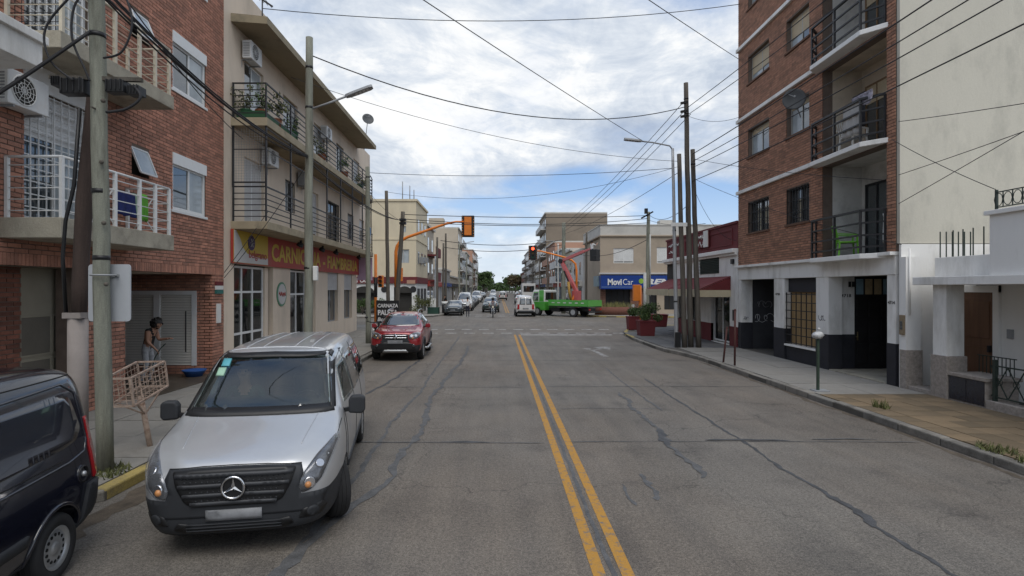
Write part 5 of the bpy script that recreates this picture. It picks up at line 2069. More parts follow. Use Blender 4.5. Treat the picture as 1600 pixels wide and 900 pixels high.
M_f = {
    'sand': mat('far_sand', (0.44, 0.38, 0.30), .9, .08, .5, stain=(.26, .23, .19), stain_amt=.5, stain_scale=.4),
    'grey': mat('far_grey', (0.32, 0.30, 0.275), .9, .08, .5, stain=(.2, .19, .17), stain_amt=.6, stain_scale=.35),
    'white': mat('far_white', (0.55, 0.54, 0.52), .9, .08, .5, stain=(.33, .32, .3), stain_amt=.5, stain_scale=.5),
    'brown': mat('far_brown', (0.215, 0.175, 0.135), .92, .08, .35, stain=(.15, .125, .10), stain_amt=.6, stain_scale=.3),
    'pink': mat('far_terracotta', (0.38, 0.22, 0.155), .9, .08, .6),
    'redb': mat('far_brick', (0.24, 0.10, 0.07), .9, .15, 1),
    'blue': mat('far_bluegrey', (0.30, 0.34, 0.37), .9, .08, .5),
}
# corner cafe building on the left
cf = thing('cafe_building', 'cream corner building with white arched cafe front under a red band', 'building', (-12, 56, 0))
Ts = frame_of('y', 52.0, -1)
XC = -7.55
WC = [(-9.3, -8.2, 4.9, 6.2), (-13.5, -12.4, 4.9, 6.2), (-16.5, -15.4, 4.9, 6.2), (-9.1, -8.5, 7.8, 8.4)]
wall_sheet(Ts, -26, XC, 3.6, 10.75, WC, .3).build('wall', M_cream2, cf)
b = MB()
b.box(-26, XC - .02, 52.3, 60.5, 3.6, 10.75)
b.build('core', M_cream2, cf)
b = MB()
b.box(-26, XC + .12, 51.9, 60.5, 10.75, 10.95)
b.box(-26, XC + .06, 51.95, 60.5, 7.1, 7.25)
b.build('cornice', M_cream2, cf)
b = MB()
b.box(-26, XC + .1, 51.85, 60.5, 2.98, 3.6)
b.build('red_band', M_red, cf)
text_part('S  CAS', M_white, cf, (-13.2, 51.845, 3.08), ROT_SOUTH, .5, 1.05, .003, .01)
b = MB()
b.box(-8.4, -7.6, 51.80, 51.85, 2.95, 3.3)
b.build('pale_sign', M_f['pink'], cf)
AR = [(-9.35, -7.95, .13, 2.1), (-13.4, -11.5, .13, 2.1), (-17, -15, .13, 2.1)]
wall_sheet(Ts, -26, XC, 0, 2.98, AR, .3).build('cafe_wall', M_white, cf)
b = MB()
b.box(-26, XC - .35, 52.35, 60.5, 0, 2.98)
b.build('cafe_interior', M_darkint, cf)
for a, c, z0, z1 in AR:
    m1 = MB()
    cx, r = (a + c) / 2, (c - a) / 2
    # arched head: flat dark panel on the wall
    m1.prism([(a - .02, 2.1)] + [(cx - (r + .02) * math.cos(PI * i / 12), 2.1 + .62 * math.sin(PI * i / 12)) for i in range(1, 12)] + [(c + .02, 2.1)], 'y', 51.985, 52.0)
    m1.build('arch', M_darkint, cf)
for x in (-10.55, -7.82, -14.3):
    m1 = MB()
    m1.cyl((x, 52.0, 2.42), (x, 51.97, 2.42), .30, n=20)
    m1.build('round_window', M_black, cf)
for w in WC:
    window(cf, Ts, *w, M_frame_al, M_glass_pale, .08, .07, 1)
Tc = frame_of('x', XC - .02, 1)
b = MB()
b.box(XC - .3, XC, 52.3, 60.5, 0, 2.98)
b.build('cafe_wall', M_white, cf)
for u in (53.6, 56.0, 58.4):
    m1 = MB()
    wb(m1, Tc, u - .8, u + .8, 0, .05, .13, 2.5)
    m1.build('dark_doorway', M_black, cf)
    for z in (5.5, 8.6):
        m1 = MB()
        wb(m1, Tc, u - .5, u + .5, -.05, .04, z - .6, z + .6)
        wn = m1.build('window', M_frame_al, cf)
        m1 = MB()
        wb(m1, Tc, u - .42, u + .42, .04, .045, z - .52, z + .52)
        m1.build('pane', M_glass, wn)
b = MB()
for x, h in ((-8.3, 1.5), (-7.9, 1.1), (-9.0, 1.9)):
    b.cyl((x, 53, 10.9), (x, 53, 10.9 + h), .05, n=6)
b.build('roof_pipe', M_grey, cf)
b = MB()
b.box(-8.0, -7.2, 54.6, 55.4, 5.0, 5.6)
b.box(-7.5, -7.1, 57, 57.8, 5.2, 5.7)
b.build('cooling_unit', M_grey, cf)

FL = [
    # y0, y1, h, colour, floors, ground, balcony, side windows
    ('cream house with dark red canopy beyond the cafe corner', 60.6, 68, 9.4, 'sand', 3, None, M_red, 1),
    ('low white house with flat roof, left of the street beyond the cafe', 68.1, 78, 4.6, 'white', 1, None, None, 0),
    ('low grey house before the tall blank wall on the left', 78.1, 92, 5.2, 'grey', 1, None, None, 0),
    ('low pale house directly under the tall blank wall', 92.1, 111, 4.4, 'sand', 1, None, None, 0),
    ('tall block with big blank sandy side wall on the left', 111.1, 126, 14.6, 'sand', 5, None, M_f['white'], 0),
    ('narrow blue grey building past the blank walled block', 126.1, 138, 10.5, 'blue', 3, None, M_f['white'], 0),
    ('grey three storey building with balconies far along the left', 138.1, 158, 11.5, 'grey', 4, None, M_f['grey'], 0),
    ('white terrace far along the left side', 158.1, 180, 9.0, 'white', 3, None, None, 0),
    ('pale block with reddish roof room far along the left', 180.1, 205, 15.0, 'pink', 5, None, M_f['white'], 2),
    ('last pale block before the trees on the left', 205.1, 228, 15.5, 'white', 5, None, None, 2),
]
for i, (lb, y0, y1, h, c, fl, gr, bl, sw) in enumerate(FL):
    far_building(lb, -1, y0, y1, h, M_f[c], 16 if h > 9 else 12, fl, gr, bl, 50 + i, sw, roof_box=(h > 14))
FR = [
    ('white rounded building with grey shopfront beyond the blue sign corner', 62.2, 71, 6.8, 'white', 2, None, M_f['white'], 0),
    ('pale house behind the crane arm on the right', 71.1, 81, 7.4, 'sand', 2, None, None, 0),
    ('white building with grey upper storey on the right', 81.1, 92, 8.2, 'blue', 3, None, M_f['white'], 0),
    ('terracotta building with pink balconies on the right', 92.1, 107, 10.2, 'pink', 3, None, M_f['pink'], 1),
    ('tall brown block with blank side wall above the truck', 108, 124, 17.2, 'brown', 6, None, M_f['white'], 0),
    ('beige block past the tall brown block', 124.1, 140, 13.0, 'sand', 4, None, M_f['grey'], 0),
    ('grey four storey block far along the right', 140.1, 165, 12.0, 'grey', 4, None, M_f['white'], 0),
    ('white block far along the right side', 165.1, 190, 13.5, 'white', 5, None, M_f['grey'], 1),
    ('low brick building far along the right', 190.1, 222, 8.0, 'redb', 3, None, None, 0),
]
for i, (lb, y0, y1, h, c, fl, gr, bl, sw) in enumerate(FR):
    far_building(lb, 1, y0, y1, h, M_f[c], 12 if h > 16 else 14, fl, gr, bl, 80 + i, sw, roof_box=(11.9 < h < 13.2))


# street trees at the far end
def tree(label, x, y, h, rad, seed, m):
    t = thing('street_tree', label, 'tree', (x, y, ZS), 'trees at the far end of the street')
    rn = random.Random(seed)
    mb = MB()
    th = h * .38
    mb.tube([(x, y, ZS), (x + .1, y, th * .5), (x + rn.uniform(-.2, .2), y, th)], [.26, .21, .17], 8)
    for i in range(5):
        a = i * 1.256 + rn.uniform(-.3, .3)
        mb.tube([(x, y, th * .92), (x + math.cos(a) * rad * .35, y + math.sin(a) * rad * .35, th + h * .2), (x + math.cos(a) * rad * .6, y + math.sin(a) * rad * .6, h * .8)], [.13, .08, .03], 6)
    mb.build('trunk', M_pole_dk, t)
    mb = MB()
    for k in range(9):
        a, rr = rn.uniform(0, 6.28), rn.uniform(.1, .75) * rad
        foliage(mb, (x + math.cos(a) * rr, y + math.sin(a) * rr, h * rn.uniform(.5, .9)), (rad * .45, rad * .45, h * .17), 230, .6, seed * 10 + k)
    mb.build('crown', m, t)
    return t


M_leaf3 = mat('leaf_rusty', (0.085, 0.068, 0.032), .7, .4, 4, island=.4)
rn = random.Random(9)
for i in range(6):
    tree(['dark green tree nearest on the left at the street end', 'second dark tree on the left at the street end', 'third tree on left receding to the street end', 'fourth tree on left receding to the street end',
          'fifth tree on left receding to the street end', 'farthest left tree at the street end'][i], -4.9 - (i % 2) * .8, 215 + i * 22, 9.0 - .2 * i, 4.6, 100 + i, M_leaf)
for i in range(6):
    tree(['rusty leaved tree nearest on the right at the street end', 'second tree on the right at the street end', 'third tree on right receding to the street end', 'fourth tree on right receding to the street end',
          'fifth tree on right receding to the street end', 'farthest right tree at the street end'][i], 7.6 + (i % 2) * .7, 215 + i * 23, 8.2, 4.2, 120 + i, M_leaf3 if i == 0 else M_leaf)
b = MB()
rn = random.Random(77)
for i in range(5200):
    x, y = rn.uniform(-30, 34), rn.uniform(452, 480)
    z = rn.uniform(0, 1) ** .8 * (4.5 + 1.5 * math.sin(x * .35) + 2 * math.sin(x * .11 + 2))
    s = rn.uniform(.8, 1.7)
    u = Vector((rn.gauss(0, 1), rn.gauss(0, 1), rn.gauss(0, 1))).normalized()
    w = u.orthogonal().normalized()
    v = u.cross(w)
    p = Vector((x, y, max(0.3, z)))
    b.add([p - w * s * .6, p + v * s * .5, p + w * s * .6, p - v * s * .5], [(0, 1, 2, 3)])
b.build('distant_trees', M_leaf, None, kind='stuff')
# ================================================================== VEHICLES: kit
# a vehicle is built nose towards -Y, y = 0 at the nose, z = 0 on the road, then its empty is moved
M_tyre = mat('tyre', (0.018, 0.018, 0.019), 0.85, 0.25, 8)
M_rim = mat('rim_silver', (0.45, 0.46, 0.47), 0.35, 0.1, 6, metal=0.7)
M_plastic = mat('bumper_plastic', (0.026, 0.028, 0.032), 0.62, 0.12, 6, 0.05, 120, spec=0.4)
M_trim = mat('black_trim', (0.014, 0.014, 0.015), 0.45, 0.1, 5)
M_gap = mat('panel_gap', (0.01, 0.01, 0.01), 0.9)
M_chrome = mat('chrome', (0.72, 0.72, 0.73), 0.12, 0.02, 3, metal=1.0)
M_lampglass = glass_mat('headlamp_glass', (0.5, 0.52, 0.55), 0.06, 0.02, 1.45, (.95, .95, .96))
M_lampin = mat('headlamp_reflector', (0.14, 0.145, 0.155), 0.22, 0.5, 14, metal=0.8)
M_amber = mat('amber_lens', (0.50, 0.22, 0.08), 0.25)
M_tail = mat('tail_lens', (0.30, 0.012, 0.015), 0.18, 0.1, 6, coat=.5)
M_carglass = glass_mat('car_glass', (0.016, 0.02, 0.02), 1.0, 0.015, 2.0)
M_windscreen = glass_mat('windscreen_glass', (0.02, 0.03, 0.028), 0.03, 0.012, 2.8, (.74, .80, .78))
M_plate = mat('plate_pale', (0.17, 0.175, 0.185), 0.5, 0.5, 5)


def section(zb, zm, zbelt, ztop, ws, wm, wbelt, wt):
    e = min(0.10, (ztop - zbelt) * 0.45)
    return [(0, zb), (ws * .8, zb), (ws, zb + .07), (wm, zm), (wm * .998, (zm + zbelt) / 2), (wbelt, zbelt),
            ((wbelt + wt) / 2 + .012, (zbelt + ztop - e) / 2), (wt, ztop - e), (wt * .86, ztop - e * .22), (wt * .45, ztop), (0, ztop + .006)]


def eval_mesh(me, mods):
    o = bpy.data.objects.new('tmp', me)
    COL.objects.link(o)
    extra = []
    for kind, par in mods:
        if kind == 'SUB':
            m = o.modifiers.new('s', 'SUBSURF')
            m.levels = par
            m.render_levels = par
        else:
            m = o.modifiers.new('b', 'BOOLEAN')
            m.operation = 'DIFFERENCE'
            m.solver = 'EXACT'
            m.object = par
            extra.append(par)
    dg = bpy.context.evaluated_depsgraph_get()
    r = bpy.data.meshes.new_from_object(o.evaluated_get(dg))
    bpy.data.objects.remove(o)
    return r


class Car:
    def __init__(s, name, label, cat, group, stations, matfun, body_mats, levels=3, wells=(), cutters=(), well_r=.37, half_w=.9):
        s.t = thing(name, label, cat, (0, 0, 0), group)
        n = len(stations[0][1])
        vs, fs, mi = [], [], []
        for y, half in stations:
            ring = [(x, y, z) for x, z in half] + [(-x, y, z) for x, z in reversed(half[1:-1])]
            vs += ring
        k = 2 * n - 2
        for i in range(len(stations) - 1):
            for j in range(k):
                fs.append((i * k + j, (i + 1) * k + j, (i + 1) * k + (j + 1) % k, i * k + (j + 1) % k))
                jj = j if j < n - 1 else (k - 1 - j)
                mi.append(matfun(i, jj))
        fs.append(tuple(range(k)))
        mi.append(matfun(0, 2))
        fs.append(tuple(range((len(stations) - 1) * k, len(stations) * k))[::-1])
        mi.append(matfun(len(stations) - 2, 3))
        me = bpy.data.meshes.new('body')
        me.from_pydata(vs, [], fs)
        for m in body_mats:
            me.materials.append(m)
        me.polygons.foreach_set('material_index', mi)
        bm = bmesh.new(); bm.from_mesh(me)
        bmesh.ops.recalc_face_normals(bm, faces=bm.faces)
        bm.to_mesh(me); bm.free()
        smooth = eval_mesh(me, [('SUB', levels)])
        bm = bmesh.new(); bm.from_mesh(smooth)
        s.bvh = BVHTree.FromBMesh(bm)
        bm.free()
        tmp = []
        for (y, z, r) in wells:
            mb = MB()
            for sx in (-1, 1):
                mb.cyl((sx * (half_w - .27), y, z), (sx * (half_w + .4), y, z), r, n=28)
            c = mb.build('cut', M_gap)
            tmp.append(c)
        for mb in cutters:
            tmp.append(mb.build('cut', M_darkint))
        if tmp:
            smooth2 = eval_mesh(smooth, [('BOOL', c) for c in tmp])
            for c in tmp:
                bpy.data.objects.remove(c)
        else:
            smooth2 = smooth
        smooth2.polygons.foreach_set('use_smooth', [True] * len(smooth2.polygons))
        try:
            smooth2.set_sharp_from_angle(angle=R(38))
        except Exception:
            pass
        s.body = bpy.data.objects.new('body', smooth2)
        COL.objects.link(s.body)
        s.body.parent = s.t

    VIEW = {'front': (lambda u, v: Vector((u, -4, v)), Vector((0, 1, 0))), 'rear': (lambda u, v: Vector((u, 12, v)), Vector((0, -1, 0))),
            'left': (lambda u, v: Vector((4, u, v)), Vector((-1, 0, 0))), 'right': (lambda u, v: Vector((-4, u, v)), Vector((1, 0, 0))),
            'top': (lambda u, v: Vector((u, v, 6)), Vector((0, 0, -1)))}

    def proj(s, view, u, v):
        f, d = s.VIEW[view]
        o = f(u, v)
        h = s.bvh.ray_cast(o, d)
        if h[0] is None:
            q = o + d * (4 if view != 'rear' else 8)
            h = s.bvh.find_nearest(q)
            return h[0], h[1]
        return h[0], h[1]

    def shell(s, name, view, poly, m, off=0.006, cell=0.05, parent=None, radius=0.0, label=None, mirror=False, smooth=True, drop=0.02):
        if radius:
            poly = round_poly(poly, radius)
        pts = []
        for a, c in zip(poly, poly[1:] + poly[:1]):
            n = max(1, int(math.hypot(c[0] - a[0], c[1] - a[1]) / cell))
            pts += [Vector((a[0] + (c[0] - a[0]) * i / n, a[1] + (c[1] - a[1]) * i / n)) for i in range(n)]
        nb = len(pts)
        us, vs_ = [p.x for p in pts], [p.y for p in pts]
        inner = []
        u = min(us) + cell / 2
        while u < max(us):
            v = min(vs_) + cell / 2
            while v < max(vs_):
                p = Vector((u, v))
                if inside(p, pts) and min((p - q).length for q in pts) > cell * .45:
                    inner.append(p)
                v += cell
            u += cell
        r = delaunay_2d_cdt(pts + inner, [(i, (i + 1) % nb) for i in range(nb)], [tuple(range(nb))], 1, 1e-6)
        ov, of = r[0], r[2]
        o_obj = None
        for mx in ((1, -1) if mirror else (1,)):
            mb = MB()
            top = []
            low = []
            for p in ov:
                if view in ('left', 'right') or mx == 1:
                    vw = view if mx == 1 else {'left': 'right', 'right': 'left'}.get(view, view)
                    c, nn = s.proj(vw, p.x, p.y)
                else:
                    c, nn = s.proj(view, -p.x, p.y)
                top.append(c + nn * off)
                low.append(c - nn * drop)
            k = len(top)
            mb.add(top + low, [tuple(f) for f in of] + [tuple(i + k for i in reversed(f)) for f in of], 0, smooth)
            bidx = []
            for q in pts:
                bidx.append(min(range(k), key=lambda i: (Vector((ov[i].x, ov[i].y)) - q).length))
            for i in range(nb):
                a, c = bidx[i], bidx[(i + 1) % nb]
                if a != c:
                    mb.add([top[a], top[c], low[c], low[a]], [(0, 1, 2, 3)], 0, False)
            o_obj = mb.build(name, m, parent or s.t, label)
        return o_obj

    def line(s, name, view, pts, m=None, r=0.005, parent=None, mirror=False, cell=.04):
        q = []
        for a, c in zip(pts, pts[1:]):
            n = max(1, int(math.hypot(c[0] - a[0], c[1] - a[1]) / cell))
            q += [(a[0] + (c[0] - a[0]) * i / n, a[1] + (c[1] - a[1]) * i / n) for i in range(n)]
        q.append(pts[-1])
        for mx in ((1, -1) if mirror else (1,)):
            mb = MB()
            vw = view if mx == 1 else {'left': 'right', 'right': 'left'}.get(view, view)
            P = [s.proj(vw, (u * mx if view in ('front', 'top', 'rear') else u), v)[0] for u, v in q]
            mb.tube(P, r, 5)
            mb.build(name, m or M_gap, parent or s.t)

    def wheel(s, x, y, r, w, steel=False, turn=0.0, spokes=5, dark=False):
        mb = MB()
        sg = 1 if x > 0 else -1
        mb.lathe([(r * .62, -w / 2), (r * .9, -w / 2), (r * .98, -w * .38), (r, -w * .2), (r, w * .2), (r * .98, w * .38), (r * .9, w / 2), (r * .62, w / 2 - .01), (r * .62, -w / 2)], (0, 0, 0), 'x', 28)
        for k in range(3):
            rr = r + .001
            mb.tube([((k - 1) * w * .22, rr * math.cos(a), rr * math.sin(a)) for a in [2 * PI * i / 28 for i in range(28)]], .004, 4, closed=True)
        wo = mb.build('wheel', M_tyre, s.t)
        mb = MB()
        e = sg * w / 2
        rim_m = M_trim if dark else M_rim
        mb.lathe([(r * .63, e * .9), (r * .60, e * .95), (r * .55, e * .6), (r * .5, e * .55)], (0, 0, 0), 'x', 28)
        if steel:
            mb.lathe([(r * .54, e * .55), (r * .47, e * .62), (r * .30, e * .74), (r * .2, e * .62), (r * .17, e * .8), (0.0, e * .82)], (0, 0, 0), 'x', 28)
        else:
            for i in range(spokes):
                a = 2 * PI * i / spokes
                for da in (-.14, .14):
                    mb.bar((e * .7, .03 * math.cos(a), .03 * math.sin(a)), (e * .82, r * .58 * math.cos(a + da), r * .58 * math.sin(a + da)), r * .085, .03, up=(1, 0, 0))
            mb.cyl((e * .5, 0, 0), (e * .8, 0, 0), r * .16, n=12)
        mb.build('rim', rim_m, wo)
        mb = MB()
        if steel:
            for i in range(14):
                a = 2 * PI * i / 14
                c = Vector((e * .685, r * .39 * math.cos(a), r * .39 * math.sin(a)))
                mb.cyl(c - Vector((sg * .01, 0, 0)), c + Vector((sg * .004, 0, 0)), r * .052, n=8)
        else:
            mb.cyl((e * .3, 0, 0), (e * .4, 0, 0), r * .58, n=20)
        mb.build('rim_holes', M_gap, wo)
        wo.location = (x, y, r)
        wo.rotation_euler = (R(11), 0, turn)
        return wo

    def arch(s, y, z, r, m, w=.03, a0=-10, a1=190, mirror=True):
        pts = [(y + r * math.cos(R(a)), z + r * math.sin(R(a))) for a in range(a0, a1 + 1, 10)]
        for v in ('left', 'right'):
            mb = MB()
            P = []
            for p in pts:
                c, nn = s.proj(v, *p)
                P.append(c + nn * .0)
            mb.tube(P, w, 6)
            mb.build('wheel_arch', m, s.t)

    def mirror(s, x, y, z, m, sz=(.10, .07, .12), arm=True):
        for sx in (1, -1):
            mb = MB()
            prof = [(-.5, -.45), (.35, -.5), (.5, -.3), (.5, .35), (.3, .5), (-.35, .48), (-.5, .25)]
            mb.prism([(sx * (x + u * sz[0] * 2), z + v * sz[2] * 2) for u, v in prof], 'y', y - sz[1], y + sz[1])
            mo = mb.build('mirror', m, s.t, bevel=.03, bseg=3)
            mb = MB()
            mb.prism([(sx * (x + u * sz[0] * 1.6), z + v * sz[2] * 1.6) for u, v in prof], 'y', y + sz[1] + .001, y + sz[1] + .006)
            mb.build('mirror_glass', M_carglass, mo)
            mb = MB()
            mb.bar((sx * (x - sz[0] * .8), y, z - sz[2] * .5), (sx * (x - sz[0] * 2.2), y + .02, z - sz[2] * .7), .06, .05)
            mb.build('arm', M_trim, mo)

    def place(s, loc, rz=0.0, scale=1.0):
        s.t.location = loc
        s.t.rotation_euler = (0, 0, rz)
        s.t.scale = (scale,) * 3
        return s.t


def inside(p, poly):
    c = False
    n = len(poly)
    j = n - 1
    for i in range(n):
        a, b_ = poly[i], poly[j]
        if (a[1] > p[1]) != (b_[1] > p[1]) and p[0] < (b_[0] - a[0]) * (p[1] - a[1]) / (b_[1] - a[1]) + a[0]:
            c = not c
        j = i
    return c


def round_poly(poly, r, seg=4):
    out = []
    n = len(poly)
    for i in range(n):
        p0, p1, p2 = Vector(poly[i - 1]), Vector(poly[i]), Vector(poly[(i + 1) % n])
        a, c = (p0 - p1), (p2 - p1)
        rr = min(r, a.length * .45, c.length * .45)
        s_, e_ = p1 + a.normalized() * rr, p1 + c.normalized() * rr
        for k in range(seg + 1):
            t = k / seg
            out.append(tuple((s_ * (1 - t) + p1 * t) * (1 - t) + (p1 * (1 - t) + e_ * t) * t))
    return out


def circle(cx, cy, r, n=16):
    return [(cx + r * math.cos(2 * PI * i / n), cy + r * math.sin(2 * PI * i / n)) for i in range(n)]


def paint(name, col, metal=0.3, rough=0.35, flake=.04, dust=None):
    return mat(name, col, rough, flake, 3.0, metal=metal, spec=.5, coat=.8, stain=dust or tuple(c * .8 for c in col), stain_amt=.25, stain_scale=2.5)
# ================================================================== PEOPLE
M_skin = mat('skin', (0.36, 0.20, 0.135), 0.6, 0.06, 6)
M_skin2 = mat('skin_deep', (0.28, 0.15, 0.10), 0.6, 0.06, 6)
M_hair = mat('hair_dark', (0.012, 0.009, 0.008), 0.6, 0.3, 30)


def figure(name, label, cat, pose, cloth_, loc, rz=0.0, hair=None, group=None, skin=None, fingers=True, parent=None, hair_r=.125):
    """one continuous skinned body; pose = joint positions (facing +Y), cloth_ = {region: material}"""
    J = dict(pelvis=(0, 0, .95), spine=(0, 0, 1.13), chest=(0, 0, 1.33), neck=(0, .005, 1.47), jaw=(0, .03, 1.55), head=(0, .03, 1.63), crown=(0, .02, 1.70),
             shL=(-.17, 0, 1.41), elL=(-.21, -.02, 1.13), wrL=(-.22, .07, .89), shR=(.17, 0, 1.41), elR=(.21, -.02, 1.13), wrR=(.22, .07, .89),
             hiL=(-.09, 0, .90), knL=(-.10, .03, .50), anL=(-.10, -.02, .09), toL=(-.11, .14, .035), hiR=(.09, 0, .90), knR=(.10, .03, .50), anR=(.10, -.02, .09), toR=(.11, .14, .035))
    J.update(pose)
    J = {k: Vector(v) for k, v in J.items()}
    rad = dict(pelvis=(.145, .105), spine=(.125, .09), chest=(.15, .105), neck=(.052, .055), jaw=(.062, .07), head=(.078, .094), crown=(.05, .06), shL=.062, shR=.062, elL=.043, elR=.043,
               wrL=.027, wrR=.027, hiL=.095, hiR=.095, knL=.062, knR=.062, anL=.042, anR=.042, toL=.03, toR=.03)
    E_ = [('pelvis', 'spine', 'top'), ('spine', 'chest', 'top'), ('chest', 'neck', 'skin'), ('neck', 'jaw', 'skin'), ('jaw', 'head', 'skin'), ('head', 'crown', 'skin')]
    for s in 'LR':
        E_ += [('chest', 'sh' + s, 'top'), ('sh' + s, 'el' + s, 'sleeve'), ('el' + s, 'wr' + s, 'fore'), ('pelvis', 'hi' + s, 'legs'), ('hi' + s, 'kn' + s, 'legs'),
               ('kn' + s, 'an' + s, 'legs'), ('an' + s, 'to' + s, 'shoes')]
    # nose and ears
    hd = J['head']
    fwd = (J['jaw'] - J['neck'])
    fwd = Vector((fwd.x, fwd.y, 0))
    fwd = fwd.normalized() if fwd.length > .004 else Vector((0, 1, 0))
    side = Vector((fwd.y, -fwd.x, 0))
    J['nose'] = hd + fwd * .105 - Vector((0, 0, .025)); rad['nose'] = .016
    E_.append(('head', 'nose', 'skin'))
    for s, k in (('L', -1), ('R', 1)):
        J['ear' + s] = hd + side * k * .088 - Vector((0, 0, .01)); rad['ear' + s] = .016
        E_.append(('head', 'ear' + s, 'skin'))
        # hand: palm, four unequal bent fingers, thumb from the side of the palm
        w, e = J['wr' + s], J['el' + s]
        d = (w - e).normalized()
        lat = d.cross(Vector((0, 0, 1)))
        lat = lat.normalized() if lat.length > .05 else Vector((1, 0, 0))
        cur = lat.cross(d) * (-1)
        J['palm' + s] = w + d * .085; rad['palm' + s] = (.036, .018)
        E_.append(('wr' + s, 'palm' + s, 'skin'))
        if fingers:
            for f, (o, ln) in enumerate(((-.027, .066), (-.009, .078), (.010, .072), (.027, .055))):
                a = 'f%d%s' % (f, s)
                J[a + '1'] = w + d * (.095 + ln * .45) + lat * o + cur * .008
                J[a + '2'] = w + d * (.095 + ln * .85) + lat * o * 1.05 + cur * (.035)
                rad[a + '1'] = .0095; rad[a + '2'] = .008
                E_ += [('palm' + s, a + '1', 'skin'), (a + '1', a + '2', 'skin')]
            J['th1' + s] = w + d * .05 + lat * (-.045 if s == 'R' else .045) + cur * .01; rad['th1' + s] = .011
            J['th2' + s] = w + d * .085 + lat * (-.055 if s == 'R' else .055) + cur * .03; rad['th2' + s] = .009
            E_ += [('wr' + s, 'th1' + s, 'skin'), ('th1' + s, 'th2' + s, 'skin')]
    names = list(J)
    names.remove('pelvis'); names.insert(0, 'pelvis')
    idx = {n: i for i, n in enumerate(names)}
    # intermediate loops keep limbs from pinching
    vs = [J[n] for n in names]
    rs = [rad[n] if isinstance(rad[n], tuple) else (rad[n], rad[n]) for n in names]
    es = []
    for a, c, _ in E_:
        es.append((idx[a], idx[c]))
    me = bpy.data.meshes.new('person')
    me.from_pydata([tuple(v) for v in vs], es, [])
    o = bpy.data.objects.new('tmp', me)
    COL.objects.link(o)
    sk = o.modifiers.new('skin', 'SKIN')
    sk.use_smooth_shade = True
    o.modifiers.new('sub', 'SUBSURF').levels = 2
    if not me.skin_vertices:
        bpy.context.view_layer.objects.active = o
        o.select_set(True)
        bpy.ops.mesh.customdata_skin_add()
    for i, r in enumerate(rs):
        me.skin_vertices[0].data[i].radius = r
        me.skin_vertices[0].data[i].use_root = (i == 0)
    dg = bpy.context.evaluated_depsgraph_get()
    res = bpy.data.meshes.new_from_object(o.evaluated_get(dg))
    bpy.data.objects.remove(o)
    regs = ['skin', 'top', 'sleeve', 'fore', 'legs', 'shoes']
    ms = {'skin': skin or M_skin, 'sleeve': skin or M_skin, 'fore': skin or M_skin}
    ms.update(cloth_)
    res.materials.clear()
    for r_ in regs:
        res.materials.append(ms[r_])
    segs = [(J[a], J[c], regs.index(r_)) for a, c, r_ in E_]
    for p in res.polygons:
        q = p.center
        best, bi = 9, 0
        for a, c, r_ in segs:
            ab = c - a
            t = max(0, min(1, (q - a).dot(ab) / max(1e-9, ab.length_squared)))
            dd = (q - (a + ab * t)).length
            if dd < best:
                best, bi = dd, r_
        p.material_index = bi
        p.use_smooth = True
    if parent is None:
        t = bpy.data.objects.new(name, res)
        COL.objects.link(t)
        tag(t, label, cat, group)
    else:
        t = bpy.data.objects.new(name, res)
        COL.objects.link(t)
        t.parent = parent
        tag(t, label, cat, group)
    t.location = loc
    t.rotation_euler = (0, 0, rz)
    if hair:
        mb = MB()
        rn = random.Random(len(label))
        hc = hd + Vector((0, 0, .03)) - fwd * .025
        mb.ball(hc, hair_r * .86, 12, 0, (1, 1.08, 1.0))
        for i in range(70 if hair == 'curly' else 0):
            v = Vector((rn.gauss(0, 1), rn.gauss(0, 1), rn.gauss(0, 1))).normalized()
            if v.dot(fwd) > .45 and v.z < .5:
                continue
            mb.ball(hc + v * hair_r * .86, rn.uniform(.024, .04), 6)
        # keep the face free
        mb2 = MB()
        mb2.v, mb2.f, mb2.m, mb2.s = mb.v, [f for f in mb.f if not (sum(((Vector(mb.v[i]) - hd).dot(fwd)) for i in f) / len(f) > .055 and sum((mb.v[i][2] for i in f)) / len(f) < hd.z + .05)], [], []
        mb2.m = [0] * len(mb2.f); mb2.s = [True] * len(mb2.f)
        h = MB(); h.v, h.f, h.m, h.s = mb2.v, mb2.f, mb2.m, mb2.s
        off = MB()
        hm = h.build('hair', M_hair)
        hm.parent = t
    eb = MB()
    for k in (-1, 1):
        eb.ball(hd + fwd * .086 + side * k * .032 + Vector((0, 0, .004)), .011, 6)
    em = eb.build('eyes', M_trim)
    em.parent = t
    return t
# ================================================================== VEHICLES IN THE STREET
def st(y, *a):
    return (y, section(*a))


# ------------------------------------------------------------------ silver passenger van, pulling out from the kerb
P_silver = paint('paint_silver', (0.50, 0.51, 0.525), 0.45, 0.33, .03)
S_van = [st(-.02, .34, .56, .70, .86, .52, .60, .58, .44), st(.03, .26, .60, .78, .935, .70, .76, .74, .58), st(.12, .22, .65, .86, .99, .80, .86, .83, .66), st(.30, .20, .70, .97, 1.055, .90, .94, .90, .73),
         st(.60, .20, .73, 1.05, 1.13, .94, .965, .93, .79), st(.92, .20, .68, 1.10, 1.205, .95, .975, .935, .82), st(1.06, .20, .68, 1.13, 1.27, .95, .975, .935, .83), st(1.35, .20, .68, 1.16, 1.53, .95, .975, .935, .79),
         st(1.62, .20, .68, 1.17, 1.76, .95, .975, .935, .735), st(1.78, .20, .68, 1.17, 1.855, .95, .975, .935, .72), st(2.05, .20, .68, 1.17, 1.905, .95, .975, .935, .725), st(2.9, .20, .68, 1.17, 1.925, .95, .975, .935, .735),
         st(4.0, .22, .68, 1.17, 1.92, .95, .975, .935, .735), st(4.75, .24, .68, 1.17, 1.89, .95, .97, .93, .725), st(5.02, .27, .68, 1.17, 1.83, .93, .95, .91, .70), st(5.12, .34, .68, 1.17, 1.70, .86, .90, .86, .64)]
